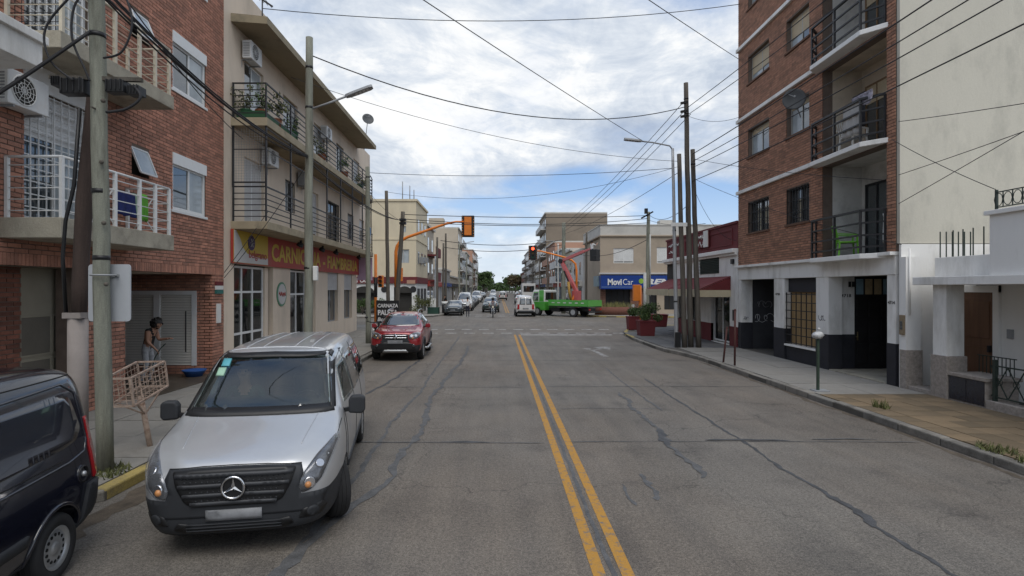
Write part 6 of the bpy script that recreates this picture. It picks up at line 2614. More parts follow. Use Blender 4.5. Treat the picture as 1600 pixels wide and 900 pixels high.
WS = [(-.80, 1.245), (-.40, 1.225), (0, 1.22), (.40, 1.225), (.80, 1.245), (.69, 1.79), (.35, 1.815), (0, 1.82), (-.35, 1.815), (-.69, 1.79)]
SW = [(1.42, 1.24), (1.80, 1.66), (2.46, 1.71), (2.46, 1.19)]
cut1 = MB(); cut1.prism([(x * .95, 1.25 + (z - 1.22) * .9 + .02) for x, z in WS], 'y', .4, 2.5)
cut2 = MB(); cut2.prism([(1.52, 1.27), (1.82, 1.62), (2.40, 1.67), (2.40, 1.23)], 'x', -1.3, 1.3)
van = Car('passenger_van', 'silver passenger van with dark bumper and driver, pulling out from the left kerb', 'van', None, S_van,
          lambda i, j: 1 if (j <= 2 and i < 5) or j <= 1 else 0, [P_silver, M_plastic, M_darkint], 3,
          wells=((.95, .33, .40), (4.15, .33, .39)), cutters=(cut1, cut2), half_w=.97)
v = van
wsn = v.shell('windscreen', 'front', WS, M_windscreen, .006, .07, radius=.05, drop=.004)
# dark ceramic border of the windscreen and the scuttle below it
for q in ([(-.83, 1.215), (.83, 1.215), (.80, 1.295), (.4, 1.288), (0, 1.285), (-.4, 1.288), (-.80, 1.295)], [(-.72, 1.80), (-.35, 1.79), (0, 1.795), (.35, 1.79), (.72, 1.80), (.66, 1.835), (0, 1.85), (-.66, 1.835)],
          [(.78, 1.25), (.835, 1.25), (.72, 1.80), (.67, 1.80)], [(-.78, 1.25), (-.835, 1.25), (-.72, 1.80), (-.67, 1.80)]):
    v.shell('windscreen_trim', 'front', q, M_trim, .009, .08, wsn)
v.shell('sticker', 'front', [(-.60, 1.70), (-.50, 1.70), (-.50, 1.78), (-.60, 1.78)], mat('sticker_teal', (.10, .36, .42), .5), .011, .04, wsn)
v.shell('sticker', 'front', [(-.625, 1.60), (-.53, 1.60), (-.525, 1.685), (-.62, 1.685)], mat('sticker_mint', (.30, .48, .36), .5), .011, .04, wsn)
for pts in ([(-.25, 1.25), (.1, 1.275), (.50, 1.285)], [(-.78, 1.27), (-.5, 1.26), (-.15, 1.255)], [(0.0, 1.245), (.3, 1.262), (.45, 1.285)]):
    v.line('wiper', 'front', pts, M_trim, .012)
v.shell('front_window', 'left', SW, M_windscreen, .006, .08, radius=.04, mirror=True, drop=.004)
v.shell('side_window', 'left', [(2.58, 1.19), (2.58, 1.70), (3.60, 1.72), (3.60, 1.19)], M_carglass, .006, .1, radius=.05, mirror=True)
v.shell('side_window', 'left', [(3.70, 1.19), (3.70, 1.72), (4.62, 1.70), (4.80, 1.60), (4.88, 1.22)], M_carglass, .006, .1, radius=.05, mirror=True)
# grille with its bars
GR = [(-.575, .885), (-.3, .905), (0, .91), (.3, .905), (.575, .885), (.535, .745), (.45, .59), (.36, .55), (-.36, .55), (-.45, .59), (-.535, .745)]
v.shell('bumper', 'front', [(-.80, .44), (-.875, .62), (-.72, .625), (-.63, .62), (-.605, .70), (-.645, .82), (-.62, .90), (-.3, .92), (0, .925), (.3, .92), (.62, .90), (.645, .82), (.605, .70), (.63, .62), (.72, .625), (.875, .62), (.80, .44)], M_plastic, .005, .05)
gr = v.shell('grille', 'front', GR, M_trim, .012, .05, radius=.03)
for z, hw in ((.85, .545), (.755, .515), (.665, .47), (.585, .40)):
    v.shell('grille_bar', 'front', [(-hw, z - .022), (0, z - .018), (hw, z - .022), (hw, z + .012), (0, z + .02), (-hw, z + .012)], mat('grille_grey', (.04, .042, .047), .5), .028, .06, gr, drop=.03)
mesh_mb = MB()
for k in range(22):
    for z in (.625, .71, .805):
        for dz in (-.018, .018):
            x = -.56 + k * .053 + (.026 if dz > 0 else 0)
            if abs(x) < .37 + (z - .58) * .55:
                c, nn = v.proj('front', x, z + dz)
                mesh_mb.ball(c + nn * .010, .011, 5)
mesh_mb.build('grille_mesh', M_plastic, gr, kind='stuff')
# three pointed star in a ring
c0, n0 = v.proj('front', 0, .735)
c0 = c0 + Vector((0, -.045, 0))
mb = MB()
mb.tube([(c0.x + .104 * math.cos(a), c0.y, c0.z + .104 * math.sin(a)) for a in [2 * PI * i / 28 for i in range(28)]], .012, 8, closed=True)
for k in range(3):
    a = PI / 2 + k * 2 * PI / 3
    tip = Vector((c0.x + .10 * math.cos(a), c0.y, c0.z + .10 * math.sin(a)))
    for s_ in (-1, 1):
        b2 = a + s_ * PI / 3
        base = Vector((c0.x + .022 * math.cos(b2), c0.y, c0.z + .022 * math.sin(b2)))
        cc = Vector((c0.x, c0.y - .018, c0.z))
        mb.add([tip, base, cc, c0 + Vector((0, .01, 0))], [(0, 1, 2), (0, 1, 3), (1, 2, 3), (0, 2, 3)])
mb.build('emblem', M_chrome, v.t)
mb = MB()
mb.cyl(c0 + Vector((0, .012, 0)), c0 + Vector((0, .03, 0)), .10, n=24)
mb.build('emblem_back', M_trim, gr)
# headlamps
HL = [(.625, .625), (.60, .70), (.645, .82), (.75, .95), (.90, 1.06), (.925, 1.02), (.88, .90), (.81, .74), (.71, .645)]
for mx in (1, -1):
    poly = [(x * mx, z) for x, z in HL]
    if mx < 0:
        poly = poly[::-1]
    hl = v.shell('headlight', 'front', poly, M_lampin, .006, .05, radius=.03)
    for (cx, cz, r, m) in ((.705, .72, .062, M_chrome), (.79, .875, .05, M_chrome)):
        c, nn = v.proj('front', cx * mx, cz)
        mb = MB()
        mb.cyl(c + nn * .004, c + nn * .016, r, r * .8, n=16)
        mb.build('reflector', m, hl)
    c, nn = v.proj('front', .69 * mx, .70)
    mb = MB(); mb.ball(c + nn * .008, .036, 10)
    mb.build('indicator', M_amber, hl)
    v.shell('headlight_glass', 'front', poly, M_lampglass, .026, .05, hl, radius=.03, drop=.0)
# bumper openings, fog lamps, plate
v.shell('lower_intake', 'front', [(-.52, .40), (-.3, .36), (.3, .36), (.52, .40), (.56, .33), (.45, .29), (-.45, .29), (-.56, .33)], M_trim, .007, .05, radius=.02)
for z in (.315, .345, .375):
    v.shell('intake_bar', 'front', [(-.44, z - .006), (.44, z - .006), (.44, z + .006), (-.44, z + .006)], M_plastic, .018, .08)
v.shell('fog_lamp_recess', 'front', [(.60, .37), (.64, .46), (.82, .50), (.86, .44), (.80, .36)], M_trim, .006, .05, radius=.02, mirror=True)
v.shell('fog_lamp', 'front', circle(.73, .425, .055), M_plastic, .014, .03, mirror=True)
v.shell('number_plate', 'front', [(-.26, .41), (.26, .41), (.26, .515), (-.26, .515)], M_plate, .018, .06, drop=.03)
v.line('bumper_crease', 'front', [(-.80, .50), (-.5, .545), (0, .555), (.5, .545), (.80, .50)], M_gap, .004)
v.line('bumper_crease', 'front', [(-.78, .27), (-.4, .262), (0, .26), (.4, .262), (.78, .27)], M_gap, .005)
# shut lines, handles, roof ribs
v.line('panel_gap', 'left', [(1.02, .66), (1.12, 1.10), (1.30, 1.20)], mirror=True)
v.line('panel_gap', 'left', [(1.30, .40), (1.22, .8), (1.28, 1.17)], mirror=True)
v.line('panel_gap', 'left', [(2.52, .30), (2.52, 1.80)], mirror=True)
v.line('panel_gap', 'left', [(3.65, .34), (3.65, 1.80)], mirror=True)
v.line('panel_gap', 'left', [(.62, 1.045), (1.02, 1.13)], mirror=True)
v.line('panel_gap', 'front', [(-.62, .905), (-.3, .927), (0, .932), (.3, .927), (.62, .905)], r=.006)
v.line('bonnet_crease', 'top', [(.58, .30), (.66, 1.0)], P_silver, .005, mirror=True)
v.shell('rubbing_strip', 'left', [(1.40, .44), (3.62, .44), (3.62, .52), (1.40, .52)], M_plastic, .014, .12, mirror=True)
v.shell('door_handle', 'left', [(2.22, 1.02), (2.42, 1.02), (2.42, 1.07), (2.22, 1.07)], M_plastic, .035, .05, mirror=True)
v.shell('door_handle', 'left', [(2.60, 1.02), (2.80, 1.02), (2.80, 1.07), (2.60, 1.07)], M_plastic, .035, .05, mirror=True)
for x in (.20, .42):
    for sx in (-1, 1):
        v.line('roof_rib', 'top', [(sx * x, 2.05), (sx * x, 4.7)], P_silver, .007)
v.line('roof_seam', 'top', [(-.62, 2.0), (.62, 2.0)], P_silver, .008)
v.shell('roof_clip', 'top', [(.655, 1.86), (.70, 1.86), (.70, 2.12), (.655, 2.12)], M_trim, .010, .05, mirror=True)
v.mirror(1.075, 1.30, 1.235, M_plastic, (.10, .06, .115))
for y, tn in ((.95, R(22)), (4.15, 0)):
    for sx in (-1, 1):
        v.wheel(sx * (.84 if y < 2 else .85), y, .345, .215, turn=tn)
# cabin
mb = MB()
mb.box(-.72, .72, 1.12, 1.55, .95, 1.19)
mb.prism([(1.14, 1.19), (1.55, 1.19), (1.50, 1.225), (1.2, 1.215)], 'x', -.70, .70)
mb.build('dashboard', M_plastic, v.t)
for x in (-.42, .42):
    mb = MB()
    mb.box(x - .24, x + .24, 2.0, 2.2, .95, 1.52)
    mb.box(x - .13, x + .13, 2.03, 2.15, 1.54, 1.72)
    mb.build('seat', M_plastic, v.t, bevel=.04)
mb = MB()
mb.tube([(.42 + .18 * math.cos(a), 1.62 + .07 * math.sin(a), 1.19 + .16 * math.sin(a)) for a in [2 * PI * i / 18 for i in range(18)]], .014, 6, closed=True)
mb.build('steering_wheel', M_trim, v.t)
mb = MB()
mb.box(-.12, .12, 1.68, 1.71, 1.70, 1.77)
mb.build('rear_view_mirror', M_trim, v.t, bevel=.01)
mb = MB()
mb.box(.05, .45, 1.3, 1.48, 1.226, 1.232)
mb.build('paper', M_white, v.t)
van.place((-2.45, 5.16, 0), R(9.8), .95)

# ------------------------------------------------------------------ dark blue panel van at the left edge
P_navy = paint('paint_navy', (0.006, 0.007, 0.015), 0.0, 0.2, .1)
S_k = [st(0, .36, .5, .66, .78, .55, .62, .6, .45), st(.06, .26, .52, .74, .88, .70, .75, .72, .55), st(.30, .22, .58, .86, .98, .78, .82, .78, .62), st(.85, .22, .62, .98, 1.08, .80, .835, .80, .68), st(1.0, .22, .64, 1.02, 1.18, .80, .835, .80, .70),
       st(1.45, .22, .64, 1.04, 1.66, .80, .835, .805, .66), st(1.75, .22, .64, 1.05, 1.89, .80, .835, .805, .64), st(2.2, .22, .64, 1.06, 1.945, .80, .835, .805, .66), st(3.2, .24, .64, 1.06, 1.95, .80, .835, .805, .665), st(3.72, .28, .64, 1.06, 1.915, .80, .83, .795, .655),
       st(3.90, .32, .64, 1.06, 1.855, .785, .815, .775, .63), st(3.98, .40, .64, 1.06, 1.73, .73, .77, .73, .58)]
kn = Car('panel_van', 'dark navy panel van with steel wheels parked at the left edge', 'van', None, S_k, lambda i, j: 1 if j <= 1 else 0, [P_navy, M_plastic], 3,
         wells=((.80, .30, .36), (3.25, .30, .37)), half_w=.83)
v = kn
v.shell('windscreen', 'front', [(-.62, 1.18), (.62, 1.18), (.54, 1.66), (-.54, 1.66)], M_carglass, .006, .08, radius=.05)
v.shell('front_window', 'left', [(1.25, 1.12), (1.62, 1.52), (2.1, 1.56), (2.1, 1.10)], M_carglass, .006, .08, radius=.04, mirror=True)
v.shell('side_panel', 'left', [(2.22, 1.13), (2.24, 1.63), (3.46, 1.665), (3.62, 1.61), (3.70, 1.30), (3.60, 1.20), (3.40, 1.17)], P_navy, .012, .07, radius=.05, mirror=True)
v.line('body_crease', 'left', [(2.15, 1.00), (3.45, 1.02), (3.72, 1.06), (3.78, 1.16), (3.74, 1.64), (3.55, 1.75), (2.2, 1.71)], P_navy, .013, mirror=True)
v.line('panel_gap', 'left', [(2.16, .34), (2.16, 1.70)], mirror=True)
v.line('panel_gap', 'left', [(1.6, 1.81), (3.8, 1.815)], mirror=True, r=.007)
v.line('panel_gap', 'left', [(2.2, 1.055), (3.35, 1.065)], mirror=True, r=.006)
v.shell('rubbing_strip', 'left', [(1.25, .50), (2.84, .50), (2.84, .60), (1.25, .60)], M_plastic, .014, .1, mirror=True, radius=.02)
for poly_view, poly in (('left', [(3.82, .76), (3.79, 1.10), (3.81, 1.38), (3.87, 1.38), (3.90, 1.1), (3.905, .76)]),):
    v.shell('taillight', poly_view, poly, M_tail, .012, .06, mirror=True, radius=.015)
v.shell('taillight', 'rear', [(.60, .76), (.58, 1.36), (.64, 1.36), (.70, 1.1), (.715, .76)], M_tail, .012, .06, mirror=True)
v.shell('rear_bumper', 'left', [(3.60, .33), (3.66, .60), (3.70, .74), (3.97, .74), (3.96, .40), (3.90, .33)], M_plastic, .03, .06, mirror=True, radius=.02)
v.shell('rear_bumper', 'rear', [(-.76, .34), (-.76, .72), (.76, .72), (.76, .34)], M_plastic, .03, .1)
v.shell('rear_door_glass', 'rear', [(.05, 1.12), (.05, 1.6), (.52, 1.6), (.6, 1.12)], M_carglass, .008, .08, mirror=True)
c, nn = v.proj('left', 3.62, .86)
mb = MB()
mb.cyl(c - nn * .01, c + nn * .012, .085, n=20)
fc = mb.build('fuel_cap', P_navy, v.t)
mb = MB(); mb.tube([c + nn * .012 + Vector((0, .07 * math.cos(a), .07 * math.sin(a))) for a in [2 * PI * i / 18 for i in range(18)]], .012, 6, closed=True)
mb.build('cap_ring', M_trim, fc)
mb = MB(); mb.ball(c + nn * .015, .03, 8)
mb.build('cap_lock', M_rim, fc)
v.arch(3.25, .30, .385, P_navy, .02, -5, 185)
v.arch(.80, .30, .375, P_navy, .02, -5, 185)
v.mirror(.93, 1.28, 1.16, M_trim)
for y in (.80, 3.25):
    for sx in (-1, 1):
        v.wheel(sx * .735, y, .305, .18, steel=True)
kn.place((-4.10, 1.62, 0), R(9), .95)

# ------------------------------------------------------------------ dark red compact SUV
P_red = paint('paint_red', (0.27, 0.014, 0.02), 0.25, 0.28, .06)
S_d = [st(-.02, .40, .56, .80, .96, .52, .58, .56, .44), st(.04, .32, .58, .86, 1.02, .72, .78, .74, .58), st(.16, .28, .60, .93, 1.06, .83, .88, .82, .66), st(.45, .26, .64, .99, 1.10, .87, .905, .85, .70), st(1.0, .26, .66, 1.03, 1.14, .875, .905, .855, .72),
       st(1.18, .26, .66, 1.05, 1.20, .875, .905, .855, .73), st(1.5, .26, .66, 1.07, 1.44, .875, .905, .86, .66), st(1.85, .26, .66, 1.08, 1.615, .875, .905, .86, .61), st(2.4, .26, .66, 1.09, 1.645, .875, .905, .86, .62), st(3.2, .28, .66, 1.10, 1.62, .875, .905, .86, .61),
       st(3.75, .30, .66, 1.11, 1.54, .87, .90, .85, .58), st(4.1, .34, .66, 1.10, 1.36, .85, .88, .82, .58), st(4.3, .42, .66, 1.02, 1.16, .78, .82, .76, .56)]
du = Car('compact_suv', 'dark red compact off road car parked facing us by the left kerb', 'car', None, S_d, lambda i, j: 1 if j <= 1 or (i < 2 and j <= 2) else 0, [P_red, M_plastic], 3,
         wells=((.82, .34, .42), (3.49, .34, .42)), half_w=.9)
v = du
wsn = v.shell('windscreen', 'front', [(-.70, 1.185), (0, 1.175), (.70, 1.185), (.58, 1.56), (0, 1.585), (-.58, 1.56)], M_carglass, .006, .07, radius=.05)
v.line('wiper', 'front', [(-.5, 1.19), (.1, 1.215)], M_trim, .012)
v.line('wiper', 'front', [(.05, 1.19), (.55, 1.215)], M_trim, .012)
v.shell('side_window', 'left', [(1.45, 1.12), (1.85, 1.50), (2.38, 1.54), (2.38, 1.12)], M_carglass, .006, .08, radius=.03, mirror=True)
v.shell('side_window', 'left', [(2.45, 1.12), (2.45, 1.54), (3.15, 1.53), (3.4, 1.40), (3.35, 1.14)], M_carglass, .006, .08, radius=.03, mirror=True)
gr = v.shell('grille', 'front', [(-.44, .80), (-.46, .94), (0, .96), (.46, .94), (.44, .80), (0, .78)], M_trim, .008, .05, radius=.02)
for z in (.83, .91):
    v.shell('grille_bar', 'front', [(-.42, z - .012), (.42, z - .012), (.42, z + .012), (-.42, z + .012)], M_chrome, .02, .08, gr)
c, nn = v.proj('front', 0, .87)
mb = MB()
for s_ in (1,):
    o4 = [(0, .11), (.075, 0), (0, -.11), (-.075, 0)]
    i4 = [(0, .06), (.035, 0), (0, -.06), (-.035, 0)]
    vs = [(x, c.y - .035, c.z + z) for x, z in o4] + [(x, c.y - .045, c.z + z) for x, z in i4] + [(x, c.y, c.z + z) for x, z in o4]
    mb.add(vs, [(k, (k + 1) % 4, 4 + (k + 1) % 4, 4 + k) for k in range(4)] + [(k, (k + 1) % 4, 8 + (k + 1) % 4, 8 + k) for k in range(4)])
mb.build('emblem', M_chrome, v.t)
for mx in (1, -1):
    poly = [(x * mx, z) for x, z in [(.47, .80), (.47, .94), (.60, .985), (.78, 1.0), (.83, .93), (.80, .83), (.70, .79)]]
    if mx < 0: poly = poly[::-1]
    hl = v.shell('headlight', 'front', poly, M_lampin, .006, .05, radius=.03)
    for cx in (.56, .70):
        c, nn = v.proj('front', cx * mx, .895)
        mb = MB(); mb.cyl(c + nn * .005, c + nn * .02, .062, .05, n=14)
        mb.build('reflector', M_chrome, hl)
    c, nn = v.proj('front', .60 * mx, .815)
    mb = MB(); mb.ball(c + nn * .01, .035, 8)
    mb.build('indicator', M_amber, hl)
    v.shell('headlight_glass', 'front', poly, M_lampglass, .022, .05, hl, radius=.03, drop=0)
v.shell('bumper_intake', 'front', [(-.70, .40), (-.66, .60), (-.4, .68), (.4, .68), (.66, .60), (.70, .40)], M_trim, .010, .06, radius=.03)
v.shell('skid_plate', 'front', [(-.45, .33), (-.38, .42), (.38, .42), (.45, .33)], M_rim, .03, .06, radius=.02)
v.shell('fog_lamp', 'front', circle(.63, .56, .05), M_lampin, .02, .03, mirror=True)
v.shell('number_plate', 'front', [(-.26, .62), (.26, .62), (.26, .74), (-.26, .74)], M_plate, .03, .06, drop=.03)
v.line('bonnet_crease', 'top', [(.30, .25), (.46, 1.08)], P_red, .02, mirror=True)
v.line('panel_gap', 'front', [(-.62, 1.0), (0, 1.005), (.62, 1.0)])
v.line('panel_gap', 'left', [(1.35, .36), (1.28, .8), (1.42, 1.12)], mirror=True)
v.line('panel_gap', 'left', [(2.42, .36), (2.42, 1.56)], mirror=True)
v.arch(.82, .34, .44, M_plastic, .045)
v.arch(3.49, .34, .44, M_plastic, .045)
for sx in (1, -1):
    mb = MB()
    mb.tube([(sx * .57, 1.85, 1.62), (sx * .575, 1.95, 1.70), (sx * .58, 2.5, 1.725), (sx * .575, 3.2, 1.70), (sx * .565, 3.35, 1.63)], .022, 6)
    mb.build('roof_rail', M_rim, v.t)
    mb = MB()
    mb.tube([(sx * .88, 1.35, .36), (sx * .97, 1.45, .34), (sx * .97, 2.8, .34), (sx * .88, 2.9, .36)], .04, 8)
    mb.build('side_step', M_rim, v.t)
v.mirror(.99, 1.42, 1.16, P_red, (.09, .05, .075))
for y in (.82, 3.49):
    for sx in (-1, 1):
        v.wheel(sx * .795, y, .345, .215)
du.place((-3.48, 19.0, 0), R(1.5), 1.0)


# ------------------------------------------------------------------ smaller cars further off
def hatch(name, label, cat, group, col, h=1.48, L_=3.9, W=.84, kind='hatch'):
    pn = paint('paint_' + '_'.join(str(int(c * 1000)) for c in col), col, .25, .3)
    k = h / 1.48
    nose = .75 if kind != 'van' else .95
    S = [st(0, .30, .48, .62, .74, .5, .56, .54, .42), st(.06, .24, .50, .68, .82, .68, .74, .70, .54), st(.3, .20, .54, .78 * nose ** 0, .90, .78, .82, .78, .62), st(.85, .20, .56, .88, .99, .80, .84, .79, .68),
         st(1.05, .20, .58, .92, 1.06 * k, .80, .84, .79, .68), st(1.5, .20, .58, .94, 1.34 * k, .80, .84, .79, .60), st(1.85, .20, .58, .95, 1.45 * k, .80, .84, .79, .56), st(2.4, .20, .58, .96, 1.48 * k, .80, .84, .79, .57)]
    if kind == 'sedan':
        S += [st(2.9, .22, .58, .97, 1.44 * k, .80, .84, .79, .56), st(3.35, .24, .58, .97, 1.22, .80, .84, .79, .60), st(3.6, .26, .58, .96, 1.06, .79, .83, .78, .64), st(4.1, .30, .58, .94, 1.03, .78, .81, .76, .62), st(4.25, .38, .58, .9, .98, .68, .74, .68, .54)]
        L_ = 4.25
    else:
        S += [st(3.1, .22, .58, .97, 1.45 * k, .80, .84, .79, .56), st(3.6, .26, .58, .97, (1.34 if kind == 'hatch' else 1.45) * k, .79, .83, .78, .55), st(3.8, .30, .58, .95, (1.16 if kind == 'hatch' else 1.38) * k, .76, .80, .74, .54), st(3.9, .38, .58, .9, (1.0 if kind == 'hatch' else 1.25) * k, .66, .72, .66, .5)]
        L_ = 3.9
    c = Car(name, label, cat, group, S, lambda i, j: 1 if j <= 1 else 0, [pn, M_plastic], 2, half_w=.83)
    t = k
    c.shell('windscreen', 'front', [(-.62, 1.04 + (k - 1) * .1), (.62, 1.04 + (k - 1) * .1), (.52, 1.40 * k), (-.52, 1.40 * k)], M_carglass, .008, .12)
    c.shell('side_window', 'left', [(1.38, 1.02), (1.82, 1.36 * k), (2.38, 1.39 * k), (2.38, 1.01)], M_carglass, .008, .12, mirror=True)
    e = 3.0 if kind == 'sedan' else 3.35
    c.shell('side_window', 'left', [(2.46, 1.01), (2.46, 1.39 * k), (e - .15, 1.35 * k), (e + .1, 1.05)], M_carglass, .008, .12, mirror=True)
    if kind == 'van':
        c.shell('rear_window', 'rear', [(.04, 1.02), (.04, 1.34 * k), (.46, 1.34 * k), (.52, 1.02)], M_carglass, .008, .1, mirror=True)
    else:
        c.shell('rear_window', 'rear', [(-.52, 1.04), (.52, 1.04), (.44, 1.32 * k), (-.44, 1.32 * k)], M_carglass, .008, .12)
    c.shell('headlight', 'front', [(.42, .62), (.44, .74), (.66, .80), (.74, .74), (.70, .62)], M_lampin, .01, .08, mirror=True)
    c.shell('grille', 'front', [(-.38, .62), (-.38, .70), (.38, .70), (.38, .62)], M_trim, .01, .1)
    c.shell('lower_intake', 'front', [(-.55, .30), (-.5, .44), (.5, .44), (.55, .30)], M_trim, .01, .1)
    c.shell('number_plate', 'front', [(-.22, .47), (.22, .47), (.22, .57), (-.22, .57)], M_plate, .02, .1)
    zt = (.78, 1.0) if kind != 'van' else (.62, 1.05)
    c.shell('taillight', 'rear', [(.52, zt[0]), (.52, zt[1]), (.68, zt[1]), (.72, zt[0])], M_tail, .012, .08, mirror=True)
    c.shell('rear_bumper', 'rear', [(-.66, .36), (-.66, .54), (.66, .54), (.66, .36)], M_plastic, .02, .12)
    c.shell('rear_plate', 'rear', [(-.24, .64), (.24, .64), (.24, .75), (-.24, .75)], M_plate, .014, .1)
    c.mirror(.90, 1.32, 1.02, pn, (.07, .05, .06))
    for y in (.72, L_ - .72):
        for sx in (-1, 1):
            mb = MB()
            x0 = sx * .74
            c.wheel(sx * .765, y, .30, .18, spokes=6)
            mb.cyl((sx * .70, y, .31), (sx * .846, y, .31), .345, n=18)
            mb.build('wheel_arch', M_gap, c.t)
    return c


A_ = R(180)
grp = 'cars along the far street'
c_dark = hatch('parked_car', 'dark grey sedan parked at the far left corner, beyond the crossing', 'car', grp, (.035, .045, .05), 1.42, kind='sedan')
c_dark.place((-3.95, 50.2, 0), 0, 1.0)
c_green = hatch('oncoming_car', 'dark green hatchback driving towards us behind the motorcycle', 'car', grp, (.022, .04, .036), 1.52)
c_green.place((-.55, 57, 0), 0, 1.05)
c_vanw = hatch('white_van', 'white panel van parked on the left past the dark sedan', 'van', grp, (.62, .62, .61), 1.85, kind='van')
c_vanw.place((-3.55, 60.5, 0), 0, 1.12)
c_rear = hatch('white_van', 'white van seen from behind, driving away left of the green truck', 'van', grp, (.62, .60, .58), 1.80, kind='van')
c_rear.place((2.62, 52.6, 0), A_, 1.06)
c_sw = hatch('white_car', 'white hatchback seen from behind between white van and green truck', 'car', grp, (.60, .60, .60), 1.45)
c_sw.place((5.3, 66.0, 0), A_, 1.05)
c_grey = hatch('parked_car', 'blue grey hatchback parked on the left behind the white van', 'car', grp, (.07, .085, .11), 1.48)
c_grey.place((-3.6, 67.5, 0), 0, 1.02)
c_silv = hatch('parked_car', 'silver sedan parked on the left, third behind the white van', 'car', grp, (.36, .37, .38), 1.42, kind='sedan')
c_silv.place((-3.6, 79, 0), 0, 1.0)


def put(src, lb, x, y, rz):
    copy_tree(src.t, (x, y, 0), rz, lb, grp)


for i, (src, lb, x, y, rz) in enumerate((
        (c_grey, 'blue grey hatchback parked on the left ahead of the silver sedan', -3.6, 73.2, 0), (c_dark, 'dark sedan parked far left beyond the silver sedan', -3.6, 85, 0),
        (c_vanw, 'white van parked far along the left row', -3.5, 96, 0), (c_grey, 'blue hatchback in the far left row before the trees', -3.6, 104, 0), (c_silv, 'silver sedan in the far left row', -3.6, 112, 0),
        (c_dark, 'dark sedan driving towards us far down the street', -.6, 92, 0), (c_rear, 'small white van driving away far down the street', 1.4, 118, A_),
        (c_silv, 'silver sedan driving away ahead of the white hatchback', 3.9, 92, A_), (c_dark, 'dark sedan parked on the right kerb past the truck', 6.2, 76, A_),
        (c_grey, 'blue grey hatchback parked on the right kerb past the dark sedan', 6.2, 86, A_), (c_silv, 'silver sedan parked on the right beyond the pale lorry', 6.2, 112, A_), (c_dark, 'dark sedan far along the right kerb row', 6.2, 122, A_),
        (c_vanw, 'white van far along the right kerb row', 6.1, 134, A_), (c_grey, 'blue grey hatchback far along the right kerb row', 6.2, 146, A_), (c_silv, 'silver sedan nearest the trees on the right', 6.2, 160, A_),
        (c_silv, 'silver sedan nearest the trees on the left', -3.6, 150, 0), (c_dark, 'dark sedan second from the left trees', -3.6, 135, 0), (c_vanw, 'oncoming white van close to the trees', -.8, 150, 0),
        (c_dark, 'dark sedan driving away close to the trees', 2.6, 165, A_))):
    put(src, lb, x, y, rz)


def box_truck():
    t = thing('lorry', 'pale grey box lorry standing on the right far down the street', 'truck', (0, 0, 0))
    mb = MB()
    mb.box(-1.1, 1.1, 0, 4.6, .8, 3.3)
    mb.build('cargo_box', M_f['white'], t, bevel=.05)
    mb = MB()
    mb.box(-1.0, 1.0, 4.7, 6.2, .5, 2.4)
    mb.build('cab', M_f['white'], t, bevel=.12)
    mb = MB()
    mb.box(-.9, .9, -.02, .02, 1.9, 2.9)
    mb.build('rear_window', M_carglass, t)
    mb = MB()
    mb.box(-1.0, 1.0, .1, 4.5, .55, .8)
    mb.build('chassis', M_trim, t)
    for y in (1.2, 5.2):
        for sx in (-1, 1):
            mb = MB()
            mb.cyl((sx * .75, y, .42), (sx * 1.02, y, .42), .42, n=18)
            mb.build('wheel', M_tyre, t)
    for sx in (-1, 1):
        mb = MB()
        mb.box(sx * .8, sx * 1.05, -.04, 0, .85, 1.05)
        mb.build('taillight', M_tail, t)
    t.location = (5.5, 92, 0)


box_truck()

# ------------------------------------------------------------------ green crane truck in the crossing
P_green = paint('truck_green', (0.06, 0.30, 0.035), 0.0, .4, .08)
P_tw = paint('truck_white', (0.55, 0.56, 0.54), 0.0, .4)
P_crane = paint('crane_red', (0.42, 0.075, 0.075), 0.0, .45, .08)
ct = thing('crane_truck', 'green flatbed truck with red folding crane turning at the crossing', 'truck', (0, 0, 0))
# built with its nose towards -Y, later turned
mb = MB()
mb.prism([(-.05, .55), (-.05, 1.25), (.25, 1.75), (.45, 2.3), (.60, 2.38), (1.75, 2.38), (1.80, 2.30), (1.80, .55)], 'x', -.98, .98)
cab = mb.build('cab', P_tw, ct, bevel=.09, bseg=3)
mb = MB()
mb.prism([(-.07, .5), (-.07, 1.2), (.1, 1.3), (1.83, 1.3), (1.83, .5)], 'x', -1.0, 1.0)
mb.build('cab_skirt', P_green, ct, bevel=.04)
mb = MB()
for sx in (-1, 1):
    mb.prism([(.40, 1.36), (.56, 2.15), (1.1, 2.2), (1.1, 1.36)], 'x', sx * .985, sx * .995)
    mb.box(sx * .985, sx * 1.0, 1.2, 1.72, 1.32, 2.36)
mb.build('cab_side', P_green, ct)
mb = MB()
for sx in (-1, 1):
    mb.prism([(.46, 1.42), (.60, 2.1), (1.08, 2.12), (1.08, 1.42)], 'x', sx * .995, sx * 1.006)
mb.build('side_window', M_carglass, ct)
mb = MB()
mb.prism([(-.86, 1.45), (.86, 1.45), (.82, 2.15), (-.82, 2.15)], 'y', 1.80, 1.82)
mb.build('rear_window', M_carglass, ct)
mb = MB()
mb.add([(-.86, .10, 1.38), (.86, .10, 1.38), (.82, .44, 2.22), (-.82, .44, 2.22)], [(0, 1, 2, 3)])
mb.add([(-.86, .12, 1.38), (.86, .12, 1.38), (.82, .46, 2.22), (-.82, .46, 2.22)], [(3, 2, 1, 0)])
mb.build('windscreen', M_carglass, ct)
mb = MB()
mb.box(-.42, .42, 1.9, 6.3, .5, .78)
mb.box(-.9, .9, 2.5, 3.4, .42, .74)
mb.build('chassis', M_trim, ct)
mb = MB()
mb.box(-1.06, 1.06, 2.35, 6.5, .86, 1.0)
bed = mb.build('bed', M_trim, ct)
